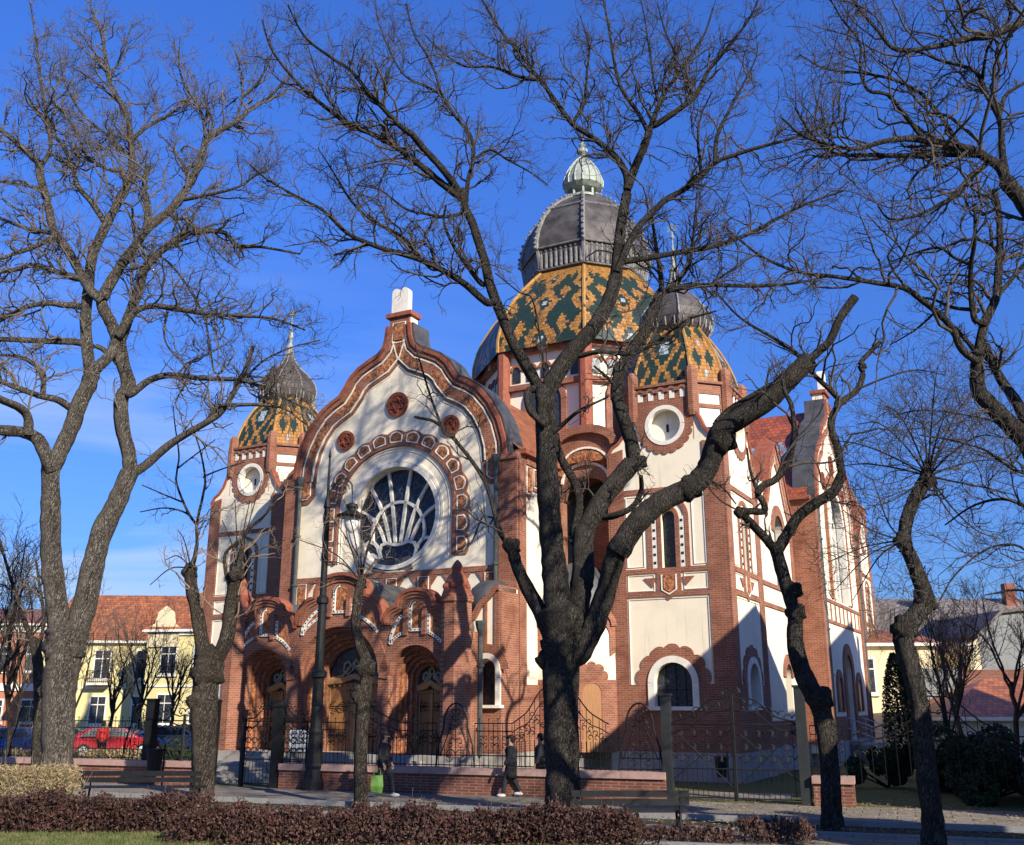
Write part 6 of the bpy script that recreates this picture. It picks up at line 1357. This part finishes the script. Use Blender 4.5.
CT = [([(562, 818), (562, 780), (561, 740), (561, 700), (561, 665), (562, 640)], 36, 42, 0, 0),
 ([(562, 668), (564, 640), (562, 612)], 37, 52, 0, 0),
 ([(553, 640), (540, 612), (527, 588), (517, 566), (512, 548)], 20, 13, .5, 0), ([(512, 550), (500, 532), (490, 495), (480, 473), (459, 445), (437, 423), (415, 417)], 6, 3, 1.8, .3), ([(440, 423), (430, 395), (418, 355), (415, 345)], 3, 1.5, .5, .5),
 ([(558, 615), (555, 575), (552, 540), (549, 500), (546, 450), (545, 410), (544, 388)], 30, 21, -.3, 0),
 ([(543, 395), (528, 368), (513, 343), (500, 312), (490, 285), (485, 262), (478, 240), (472, 222), (465, 207), (463, 190)], 14, 9, -.8, .15),
 ([(462, 195), (445, 172), (425, 150), (411, 133)], 9, 7, -.8, .6), ([(411, 134), (398, 124), (383, 108), (368, 92), (352, 72), (335, 60), (310, 42), (298, 26), (288, 5)], 6, 1.5, -1.2, 1.3),
 ([(460, 197), (440, 182), (426, 170), (402, 151), (374, 135), (350, 125), (319, 102), (295, 80), (272, 50), (262, 20)], 8, 1.5, -1.8, 1.3), ([(350, 125), (335, 108), (324, 92), (312, 60), (305, 35)], 3, 1, .8, 1),
 ([(486, 302), (466, 285), (442, 270), (418, 259), (395, 252), (378, 247), (347, 233), (324, 211), (298, 197), (268, 180), (250, 165)], 8, 1.5, -2.4, 1.2), ([(420, 259), (405, 240), (395, 233), (366, 216), (347, 195), (332, 170), (318, 148)], 5, 1.3, 1.4, 1.2),
 ([(482, 284), (466, 264), (452, 243), (444, 222), (446, 205)], 6, 2, -1, .9), ([(463, 213), (445, 217), (428, 214), (406, 209), (380, 190), (355, 185)], 4, 1.2, -1.2, 1.1), ([(347, 234), (330, 246), (315, 235)], 2, 1, .4, 1),
 ([(466, 200), (468, 180), (473, 160), (471, 137), (456, 117), (442, 95), (435, 72), (425, 52), (414, 34), (406, 4)], 5, 1.3, 1.6, 1.2), ([(442, 95), (425, 86), (411, 80), (400, 70), (388, 47), (376, 14)], 3, 1, .6, 1.1), ([(473, 160), (490, 150), (508, 160), (530, 172), (548, 185)], 3, 1.2, -.6, 1),
 ([(545, 395), (556, 376), (570, 355), (588, 335), (600, 318), (610, 298), (616, 277)], 20, 15, .8, .1), ([(616, 280), (618, 255), (620, 235), (623, 215), (627, 194)], 14, 11, .4, .2),
 ([(627, 196), (626, 174), (613, 154), (600, 143), (589, 135), (572, 123), (554, 99), (539, 78), (523, 57), (501, 31), (482, 0)], 8, 1.8, 1.2, 1.2), ([(573, 123), (584, 102), (587, 71), (589, 47), (580, 15)], 4, 1, -.8, 1.2), ([(539, 80), (520, 77), (492, 67), (464, 66), (440, 50), (425, 35)], 4, 1.2, .9, 1.2),
 ([(627, 190), (636, 165), (645, 145), (649, 130)], 10, 8, -.5, .3), ([(648, 132), (639, 114), (622, 90), (615, 66), (608, 24), (602, -6)], 5, 1.5, 1.0, 1.2), ([(649, 132), (656, 113), (665, 92), (677, 76), (693, 52), (705, 33), (713, 8)], 6, 1.5, .6, 1.2), ([(677, 76), (674, 52), (665, 31), (657, 2)], 3, 1, -.6, 1.1),
 ([(655, 125), (668, 117), (685, 105), (696, 95), (708, 71), (720, 57), (731, 43), (748, 21), (760, -4)], 7, 1.5, -1.2, 1.2), ([(657, 98), (651, 62), (645, 21), (640, -5)], 3, 1, .6, 1.1),
 ([(617, 272), (628, 246), (640, 225), (656, 209), (667, 199), (691, 185), (715, 163), (735, 155), (753, 149), (786, 140), (822, 128), (850, 118)], 9, 2, -1.8, 1.2), ([(715, 163), (717, 137), (729, 111), (743, 85), (755, 60), (758, 45)], 5, 1.2, .8, 1.2), ([(701, 175), (700, 161), (698, 142), (700, 118), (712, 92)], 4, 1.2, -.8, 1.2),
 ([(618, 262), (640, 259), (675, 253), (711, 247), (746, 235), (782, 216), (806, 204), (845, 190)], 7, 2, 1.6, 1.2), ([(578, 356), (596, 352), (614, 353), (635, 353), (660, 339), (687, 320), (716, 311)], 6, 1.8, -1.6, .9),
 ([(545, 384), (542, 352), (533, 301), (519, 292), (495, 273)], 3, 1.2, -1.4, .7), ([(538, 388), (528, 392), (530, 410), (545, 425)], 9, 8, -.4, 0), ([(556, 430), (579, 411), (608, 397)], 6, 2, -.9, .5),
 ([(572, 620), (582, 585), (583, 550), (584, 528)], 28, 23, .9, 0), ([(583, 534), (598, 506), (615, 484), (632, 464)], 23, 20, .3, .05), ([(634, 466), (631, 442), (622, 415), (616, 392), (620, 371), (631, 352), (645, 330), (654, 306), (662, 290)], 17, 10, .8, .2),
 ([(662, 292), (687, 287), (711, 285), (758, 286), (796, 283), (830, 276)], 6, 2, 2.0, 1.2), ([(662, 292), (660, 271), (656, 247), (652, 220), (645, 200)], 6, 2, -1.0, 1.1), ([(670, 288), (688, 268), (692, 245), (695, 218), (697, 192)], 5, 1.5, .8, 1.2),
 ([(573, 540), (579, 506), (575, 484), (560, 456), (555, 434)], 11, 9, -.3, .1), ([(607, 517), (631, 508), (641, 491), (641, 476)], 9, 5, -.9, .3), ([(617, 388), (606, 376), (594, 366)], 4, 2, -.5, .6),
 ([(578, 655), (594, 625), (605, 595), (612, 568), (618, 548)], 24, 23, -.6, 0), ([(617, 552), (636, 524), (660, 503), (690, 488), (705, 474), (713, 455), (719, 434), (735, 422), (768, 400), (788, 380), (810, 359)], 26, 21, -1.8, .05),
 ([(804, 366), (818, 352), (830, 340), (840, 318), (855, 297)], 8, 9, -.3, .5), ([(716, 425), (728, 411), (750, 397), (774, 383), (795, 378)], 8, 4, -.6, .3), ([(702, 478), (722, 487), (736, 504)], 3, 1.5, -.6, .8),
 ([(690, 318), (668, 340), (650, 345)], 3, 2, .4, .5)]
ci = [i for i, l in enumerate(CT) if l[0][-1] in ((810, 359), (855, 297))]
build_tree('street_tree', 'thick trunked dark bare tree with spreading limbs in the centre', G1, (562, 815), 25.2, CT, BARKD, TWIGD, 23, .95, kinks=[(512, 546, 9), (563, 645, 20), (724, 440, 14), (690, 488, 13), (545, 660, 9), (640, 462, 8)], cut=ci)
RT = [([(832, 832), (831, 800), (830, 770), (825, 728), (819, 700)], 21, 22, 0, 0), ([(820, 705), (807, 684), (799, 663), (795, 640), (796, 612)], 23, 16, .3, 0), ([(796, 620), (789, 594), (782, 569), (776, 547)], 15, 14, .2, 0),
 ([(777, 552), (765, 538), (752, 524), (741, 512)], 11, 9, -.5, .2), ([(741, 512), (752, 511), (764, 511), (763, 502), (757, 494)], 9, 7, -.1, .2), ([(757, 494), (764, 485), (776, 479), (788, 462), (794, 437), (792, 408), (785, 392), (783, 380)], 8, 4, -.4, .6), ([(757, 490), (750, 470), (747, 448)], 4, 2, .3, .8),
 ([(777, 552), (787, 534), (799, 516), (817, 502), (834, 491), (842, 475)], 13, 11, .5, .1), ([(842, 477), (838, 450), (831, 424), (840, 403), (856, 391), (863, 374), (860, 364), (870, 352), (880, 342)], 10, 5, .8, .7),
 ([(842, 402), (828, 388), (811, 372), (796, 353), (772, 337), (751, 325), (735, 313), (716, 292)], 6, 1.5, -1.5, 1.2), ([(860, 388), (885, 378), (915, 370), (945, 375)], 2.5, 1, .9, 1), ([(741, 512), (720, 500), (700, 478)], 2, 1, -.3, .7)]
build_tree('street_tree', 'crooked pollarded bare tree with twisting limbs right of the double gate', G1, (832, 828), 22.6, RT, BARKD, TWIGD, 33, .75, kinks=[(796, 612, 10), (820, 698, 13), (740, 512, 6), (863, 366, 4), (794, 590, 9)], lv=(6, 4, 3))
DT = [([(935, 862), (933, 820), (927, 780), (922, 735), (919, 700)], 24, 20, 0, 0), ([(919, 705), (912, 670), (905, 645), (904, 625)], 20, 23, .2, 0), ([(904, 630), (918, 613), (926, 600), (920, 580), (910, 556), (904, 542)], 22, 14, .3, .1), ([(904, 548), (906, 522), (913, 503), (920, 490), (928, 474)], 15, 14, .2, .1)]
for k, (dx, dy, sag) in enumerate(((-70, -52, 22), (-42, -70, 12), (-8, -78, 5), (22, -62, 14), (50, -54, 22), (75, -38, 20), (86, -10, 16), (90, 20, 6), (70, 62, -10), (40, 52, -6), (-88, -10, 8), (-60, 30, -6), (-98, -36, 6), (10, -110, 8), (60, -85, 26))):
    DT.append(([(928, 476), (928 + dx * .35, 476 + dy * .45 - sag * .4), (928 + dx * .7, 476 + dy * .8 - sag * .5), (928 + dx, 476 + dy)], 2.4, .9, (-1) ** k * 1.6, 1.6))
for k, (dx, dy) in enumerate(((-75, 22), (-60, -30), (-50, 60), (-68, 50), (-30, -60))): DT.append(([(903, 540), (903 + dx * .5, 540 + dy * .3), (903 + dx, 540 + dy)], 2, .8, (-1) ** k * 1.2, 1.3))
build_tree('street_tree', 'dark leaning pollard with swollen knobs and a fan of thin shoots at the right', G1, (933, 850), 19.5, DT, BARKD, TWIGD, 44, .75, kinks=[(926, 602, 11), (905, 628, 13), (903, 540, 9), (928, 480, 9)], lv=(8, 4, 3), lenk=1.2, rmin=.0045)
UT = [([(1080, 860), (1078, 760), (1070, 640), (1055, 520), (1030, 440)], 30, 24, 0, 0), ([(1032, 445), (1010, 424), (992, 406), (979, 390), (977, 370), (978, 352)], 24, 13, -.3, .1), ([(1034, 440), (1018, 405), (1000, 378), (985, 345)], 16, 8, .7, .2),
 ([(978, 356), (984, 325), (996, 298), (998, 275), (1000, 246), (999, 213), (994, 190)], 11, 6, .8, .7), ([(984, 322), (975, 320), (971, 294), (971, 265), (975, 239), (975, 204)], 7, 3, -.8, 1), ([(975, 360), (961, 348), (952, 328), (938, 313), (919, 298), (904, 288), (871, 282), (838, 277), (800, 272), (764, 258), (740, 240)], 9, 2.5, -2.4, 1.3),
 ([(972, 265), (955, 258), (940, 248), (918, 252), (890, 262)], 4, 1.5, .9, 1.2), ([(976, 352), (966, 340), (954, 327)], 5, 4, .2, .3), ([(978, 310), (955, 308), (935, 300), (915, 296)], 5, 2, 1, 1), ([(996, 298), (1015, 275), (1035, 250)], 5, 3, .6, 1), ([(935, 312), (915, 330), (890, 345)], 3, 1, .8, .9),
 ([(1050, 500), (1060, 380), (1050, 260), (1024, 205), (1005, 180)], 20, 17, -1.2, .1), ([(1006, 182), (1000, 168), (985, 157), (975, 151), (957, 146), (923, 140), (902, 139), (881, 142), (855, 149), (824, 143), (800, 134), (782, 118)], 12, 2, -1.4, 1.4), ([(978, 154), (945, 154), (914, 156), (870, 155), (838, 154), (815, 140), (795, 108)], 8, 2, 1.2, 1.3),
 ([(1006, 180), (1002, 150), (1000, 121), (987, 95), (980, 78), (971, 69), (942, 61), (919, 52), (898, 50)], 9, 2, 1.0, 1.3), ([(982, 80), (987, 50), (994, 38)], 4, 2, -.6, 1), ([(1060, 10), (1024, 21), (994, 35), (966, 39), (938, 46), (897, 50), (878, 31), (860, 10), (850, -5)], 10, 2.5, -.8, 1.3), ([(999, 116), (1006, 95), (1026, 82)], 5, 3, .4, 1),
 ([(957, 143), (942, 118), (930, 103), (919, 92), (895, 80), (862, 73), (826, 69), (800, 55)], 5, 1.5, 1.6, 1.3), ([(921, 136), (904, 114), (888, 95), (868, 90), (860, 69), (860, 43), (842, 19), (828, -5)], 5, 1.5, -1, 1.3), ([(985, 165), (966, 182), (949, 199), (940, 204), (919, 215), (890, 219), (878, 206)], 6, 1.8, -1.6, 1.2), ([(966, 41), (950, 20), (940, -5)], 3, 1.5, .4, 1), ([(1000, 36), (1010, 15), (1005, -5)], 4, 2, .3, 1),
 ([(1040, 560), (1015, 545), (985, 550), (955, 575), (940, 600)], 3, 1.5, -.8, 1.3), ([(1045, 520), (1010, 500), (975, 505), (945, 525)], 5, 1.5, .8, 1.3), ([(1050, 480), (1015, 470), (985, 450), (950, 440), (920, 435)], 4, 1.5, -1, 1.3), ([(1048, 600), (1020, 590), (985, 595)], 4, 1.5, .5, 1.2), ([(1035, 460), (1000, 425), (965, 415), (925, 410), (895, 415)], 3, 1, 1, 1.2)]
build_tree('street_tree', 'bare tree rooted beyond the right edge whose branches reach in from the right', G1, (1080, 850), 15.5, UT, BARKD, TWIGD, 55, .85, rmin=.0045, kinks=[(980, 395, 7)])
PT_ = [([(203, 782), (203, 750), (204, 715), (206, 690), (208, 668), (210, 655)], 24, 31, 0, 0), ([(207, 668), (201, 640), (197, 612), (192, 588), (190, 566)], 16, 13, .3, .05), ([(213, 665), (226, 640), (231, 610), (234, 588), (237, 570)], 18, 14, -.3, .05), ([(231, 590), (226, 572), (225, 556), (232, 546), (242, 540)], 5, 3, -.3, .4), ([(237, 572), (242, 550), (246, 532), (262, 518), (277, 500)], 6, 2, -.5, .9),
 ([(193, 566), (197, 545), (197, 523), (203, 495), (205, 478), (200, 450), (190, 420)], 4, 1.2, .5, .8), ([(197, 525), (188, 512), (177, 485), (177, 471), (179, 455), (175, 425), (173, 405)], 3, 1, -.6, .8), ([(197, 525), (186, 513), (165, 508), (140, 512)], 2.5, 1, .6, .8), ([(182, 502), (165, 495), (142, 485)], 2, 1, -.4, .8), ([(205, 476), (225, 468), (245, 462)], 2, 1, .5, .8), ([(178, 468), (195, 455), (215, 440)], 2, .9, .4, .8)]
for k, (x, y) in enumerate(((165, 560), (205, 520), (150, 585), (178, 530))): PT_.append(([(191, 568), ((191 + x) / 2, (568 + y) / 2 - 8), (x, y)], 1.8, .8, (-1) ** k * .6, .9))
for k, (x, y) in enumerate(((262, 480), (250, 500), (285, 540), (235, 500), (222, 520))): PT_.append(([(238, 570), ((238 + x) / 2, (570 + y) / 2 - 6), (x, y)], 1.8, .8, (-1) ** k * .6, 1))
build_tree('street_tree', 'pollarded tree with two stumps and long thin shoots left of the portal', G1, (203, 775), 30.0, PT_, BARKP, TWIGT, 66, .7, kinks=[(209, 672, 16), (190, 572, 8), (237, 574, 8), (200, 700, 12)], lv=(5, 3, 2), rmin=.005)
MT = [([(362, 808), (361, 780), (361, 745), (362, 720), (364, 700)], 15, 15, 0, 0), ([(363, 705), (366, 680), (366, 662), (360, 645), (356, 625), (357, 604), (361, 580)], 16, 9, .2, .0)]
for k, (x, y, w_) in enumerate(((352, 545, 3), (330, 515, 2), (344, 500, 2), (375, 530, 2), (395, 555, 2), (320, 560, 2), (310, 585, 1.6), (385, 510, 1.6), (362, 500, 2), (300, 540, 1.6), (400, 575, 1.5))): MT.append(([(361, 582), ((361 * 1.2 + x * .8) / 2, (582 + y) / 2 - 6), (x, y)], w_, .9, (-1) ** k * .7, 1.0))
build_tree('street_tree', 'slim cut back tree with a tuft of shoots in front of the middle portal', G1, (362, 803), 27.2, MT, BARKP, TWIGT, 77, .7, kinks=[(366, 668, 10), (362, 695, 10), (361, 584, 6)], lv=(6, 3, 2), rmin=.0045)
build_tree('street_tree', 'slender grey trunk partly hidden behind the large left tree', G1, (38, 775), 33.5, [([(38, 778), (38, 740), (39, 700), (38, 665), (34, 640)], 13, 11, 0, 0), ([(35, 645), (26, 625), (18, 600), (8, 570), (0, 540)], 6, 2, -.6, 1), ([(38, 650), (44, 620), (40, 590), (36, 560)], 5, 2, .6, 1)], BARKP, TWIG, 78, .9, lv=(6, 4, 3), rmin=.006)

# smaller bare trees farther off
def wild_tree(label, x, Y, H, seed, group='bare trees in the distance', mat=None, spread=.5, r0=.12):
    rg = np.random.default_rng(seed); q = at(x, 700, Y); root = thing('bare_tree', label, 'tree', (float(q[0]), Y, 0), 0, group)
    n = 8; T = np.zeros((1, n, 3)); T[0, :, 2] = np.linspace(-.1, H * .42, n); T[0, :, :2] = np.cumsum(rg.normal(size=(n, 2)) * .05 * H / 6, axis=0); R = np.linspace(r0, r0 * .7, n)[None]
    V, F = [], []; v, f = tubes_batch(T, R, 9); V.append(v); F.append(f)
    B, RB = spawn(rg, T, R, 7, (1.0, 1.7), .6, 9, .5, (.35, .9), .55, .16, .02); v, f = tubes_batch(B, RB, 6); V.append(v); F.append(f)
    B1, R1 = spawn(rg, B, RB, 6, (.35, .7), .55, 7, .25, (.4, .9), .2, .2, .012); V2, F2 = [], []
    B2, R2 = spawn(rg, B1, R1, 5, (.4, .75), .6, 6, .15, (.4, .9), .1, .22, .009); B3, R3 = spawn(rg, B2, R2, 3, (.4, .8), .7, 4, .1, (.4, .9), .1, .25, .008)
    for P_, R_, s_ in ((B1, R1, 4), (B2, R2, 3), (B3, R3, 3)): v, f = tubes_batch(P_, R_, s_); V2.append(v); F2.append(f)
    np_obj('trunk', V, F, mat or BARKP, root); np_obj('crown', V2, F2, TWIG, root); return root
for i, (x, Y, H, lb) in enumerate(((142, 56, 8.5, 'small spreading bare tree in front of the pale yellow townhouse'), (112, 60, 8, 'bare tree by the corner between the orange and the yellow house'), (172, 58, 7.5, 'bare tree in front of the yellow corner house'), (70, 50, 8.5, 'bare tree seen between the trunks at the left'), (8, 42, 10, 'taller bare tree at the far left edge'), (-25, 38, 11, 'bare tree just left of the picture with twigs at its edge'), (20, 66, 9, 'distant bare tree before the orange brick house'),
        (958, 44, 8.2, 'bushy bare tree in front of the grey tiled roof on the right'), (1012, 40, 8, 'bare tree at the right edge before the low red roof'), (890, 62, 10, 'bare tree just right of the synagogue wall'))): wild_tree(lb, x, Y, H, 200 + i)
wild_tree('young multi stemmed bare shrub tree right of the leaning pollard', 948, 30, 6.0, 260, r0=.06)
# off-frame tree positions left empty: no trees are built here
for i, (x, y) in enumerate(((14.5, 10.5), (6.5, 3.5), (-1.5, 7.0))):
    rg = np.random.default_rng(300 + i); pass

# ================================================================ hedges and evergreens
def leaf_cloud(rg, n, cen, size, leaf, flat=.5):
    c = cen(n); d1 = unit(rg.normal(size=(n, 3))); d2 = unit(np.cross(d1, rg.normal(size=(n, 3)))); s_ = leaf * rg.uniform(.6, 1.3, n)[:, None]
    v = np.stack([c - d1 * s_, c + d2 * s_ * flat, c + d1 * s_, c - d2 * s_ * flat], 1).reshape(-1, 3); return v, np.arange(n * 4).reshape(n, 4)
def M_leaf(name, c0, c1, c2, sc=2.2):
    m, nt, b = mat_base(name, .75, .2); g = noise(nt, sc, 3); g2 = noise(nt, 22, 2); c = mixc(nt, (g - .4) * 3.5, c0, c1); nt.links.new(mixc(nt, (g2 - .5) * 3, c, c2), b.inputs['Base Color']); return m
TWIGB = M_noise('red_brown_stems', (.05, .025, .02), (.14, .09, .07), 4, .9, 0)
BARB = M_leaf('barberry_leaves', (.034, .013, .011), (.085, .034, .026), (.20, .14, .09)); DRY = M_leaf('dry_beige_twigs', (.30, .22, .10), (.40, .31, .16), (.20, .15, .07)); YEW = M_leaf('evergreen_needles', (.012, .028, .010), (.03, .05, .016), (.05, .06, .02))
LAUR = M_leaf('dark_evergreen_leaves', (.018, .035, .016), (.035, .055, .022), (.07, .08, .045))
def hedge(name, label, x0, x1, yc, dep, h, leafm, stemm, n, leaf, seed, cat='hedge', flat=.5, bumpy=.35, group=None):
    rg = np.random.default_rng(seed); o = thing(name, label, cat, ((x0 + x1) / 2, yc, 0), 0, group); L = x1 - x0
    hb = lambda x: h * (1 - bumpy * .5 + bumpy * .6 * (np.sin(x * 2.1 + seed) * .4 + np.sin(x * 5.3) * .3 + np.sin(x * 13.7 + 1) * .3 + np.sin(x * 29) * .2))
    def cen(n):
        x = rg.uniform(-L / 2, L / 2, n); u = rg.uniform(0, 1, n) ** .6; z = u * hb(x); y = rg.uniform(-1, 1, n) * dep / 2 * (1 - .45 * u ** 2); return np.stack([x, y, z + rg.normal(size=n) * .04], 1)
    v, f = leaf_cloud(rg, n, cen, 1, leaf, flat); np_obj('foliage', [v], [f], leafm, o, False)
    ns = int(L * 45); P0 = np.stack([rg.uniform(-L / 2, L / 2, ns), rg.uniform(-dep / 3, dep / 3, ns), np.zeros(ns)], 1); d = unit(rg.normal(size=(ns, 3)) * .3 + np.array([0, 0, 1])); hh = hb(P0[:, 0])[:, None] * rg.uniform(.7, 1.35, ns)[:, None]
    P = np.stack([P0 + d * hh * t + rg.normal(size=(ns, 3)) * .02 for t in (0, .35, .7, 1)], 1); R = np.tile(np.array([.008, .007, .006, .005]), (ns, 1)); v, f = tubes_batch(P, R, 3); np_obj('stems', [v], [f], stemm, o); return o
GH = 'hedges along the foreground lawn'
a = gp(-30, 838); b_ = gp(330, 842)
hedge('barberry_hedge', 'dense dark red barberry hedge at the lower left', -13.5, -6.2, 21.9, 1.1, .80, BARB, TWIGB, 21000, .042, 1, group=GH)
hedge('barberry_hedge', 'dark red barberry hedge in the lower middle before the green box', -6.4, 2.4, 20.3, 1.2, .70, BARB, TWIGB, 25000, .042, 2, group=GH)
hedge('barberry_bush', 'low loose barberry bush right of the long black bench', 4.3, 5.7, 20.4, .8, .45, BARB, TWIGD, 1300, .045, 3, 'shrub', group=GH)
hedge('barberry_bush', 'thin end of the barberry hedge under the long black bench', 2.4, 4.2, 20.4, .9, .30, BARB, TWIGB, 1300, .045, 4, 'shrub', group=GH)
hedge('dry_hedge', 'clipped beige dry hedge behind the red one at the left edge', -13.5, -9.6, 23.4, 1.1, 1.22, DRY, TWIGT, 17000, .05, 5, flat=.16, bumpy=.06, group=GH)
hedge('clipped_hedge', 'low yellowish hedge in front of the parked cars', -26, -13.5, 43.5, 1.2, .75, DRY, TWIGT, 8000, .07, 6, flat=.4, bumpy=.08)
def bush(label, x, y, r, h, mat, n, seed, name='evergreen_shrub', cat='shrub', leaf=.07, group='dark evergreens on the right'):
    rg = np.random.default_rng(seed); o = thing(name, label, cat, (x, y, 0), 0, group)
    K = 14; cc = np.stack([rg.normal(size=K) * r * .45, rg.normal(size=K) * r * .45, rg.uniform(.15, .85, K) * h], 1); rr = rg.uniform(.28, .5, K) * min(r, h * .6)
    def cen(n): k = rg.integers(0, K, n); d = unit(rg.normal(size=(n, 3))) * (rg.uniform(.35, 1, n) ** .4)[:, None]; q = cc[k] + d * rr[k][:, None]; q[:, 2] = np.abs(q[:, 2]); return q
    v, f = leaf_cloud(rg, n, cen, 1, leaf, .5); np_obj('foliage', [v], [f], mat, o, False); m = MB()
    for k in range(6): m.tube([(0, 0, 0), tuple(cc[k] * .5), tuple(cc[k])], [.04, .03, .01], 5)
    obj('stems', m, BARKD, o)
q = at(897, 700, 37); rg = np.random.default_rng(9); o = thing('cypress', 'narrow dark green cypress beside the far corner of the synagogue', 'tree', (q[0], 37, 0))
def cyp(n): z = rg.uniform(0, 1, n); a = rg.uniform(0, 2 * pi, n); r = .55 * np.sin(pi * (z * .86 + .12)) ** .7 * (.55 + .45 * rg.uniform(0, 1, n)); return np.stack([r * np.cos(a), r * np.sin(a), .1 + z * 4.2], 1)
v, f = leaf_cloud(rg, 9000, cyp, 1, .055, .4); np_obj('crown', [v], [f], YEW, o, False); m = MB(); m.tube([(0, 0, 0), (0, 0, 3)], [.08, .03], 7); obj('trunk', m, BARKD, o)
for i, (px, Y, r, h, lb) in enumerate(((985, 30, 1.8, 1.9, 'large dark evergreen shrub before the white walled house'), (1025, 27.5, 1.9, 2.1, 'dark evergreen shrub cut by the right edge'), (945, 32, 1.2, 1.5, 'dark evergreen shrub behind the leaning pollard'), (880, 33.5, 1.0, 1.3, 'low dark shrub at the foot of the side steps'))):
    q = at(px, 700, Y); bush(lb, float(q[0]), Y, r, h, LAUR, 9000, 20 + i)
q = at(190, 740, 38); bush('round clipped dark shrub behind the fence left of the synagogue', float(q[0]) - .8, 38, .9, 1.3, LAUR, 5000, 31, group=None)
for px, Y, lb in ((612, 34.2, 0), ): pass
# fallen leaves and tufts
rg = np.random.default_rng(5); n = 14000
c = np.stack([rg.uniform(-14, 12, n), rg.uniform(18.2, 29, n), np.full(n, .03)], 1); v, f = leaf_cloud(rg, n, lambda k: c, 1, .035, .6); v[:, 2] = .03 + (v[:, 2] - .03) * .25 + .006
np_obj('fallen_leaves', [v], [f], DRY, None, False, kind='stuff', label='dry leaves scattered over the path and soil')
n = 26000; c = np.stack([rg.uniform(-12.5, -5.5, n), rg.uniform(19.4, 21.5, n), rg.uniform(.0, .05, n)], 1); d = unit(rg.normal(size=(n, 3)) * .35 + np.array([0, 0, 1])); h = rg.uniform(.03, .08, n)[:, None]; s_ = unit(rg.normal(size=(n, 3)) * np.array([1, 1, 0])) * .006
v = np.stack([c - s_, c + s_, c + d * h], 1).reshape(-1, 3); np_obj('grass', [v], [np.arange(n * 3).reshape(n, 3)], M_leaf('grass_blades', (.09, .11, .03), (.19, .17, .07), (.06, .08, .02)), None, False, kind='stuff')
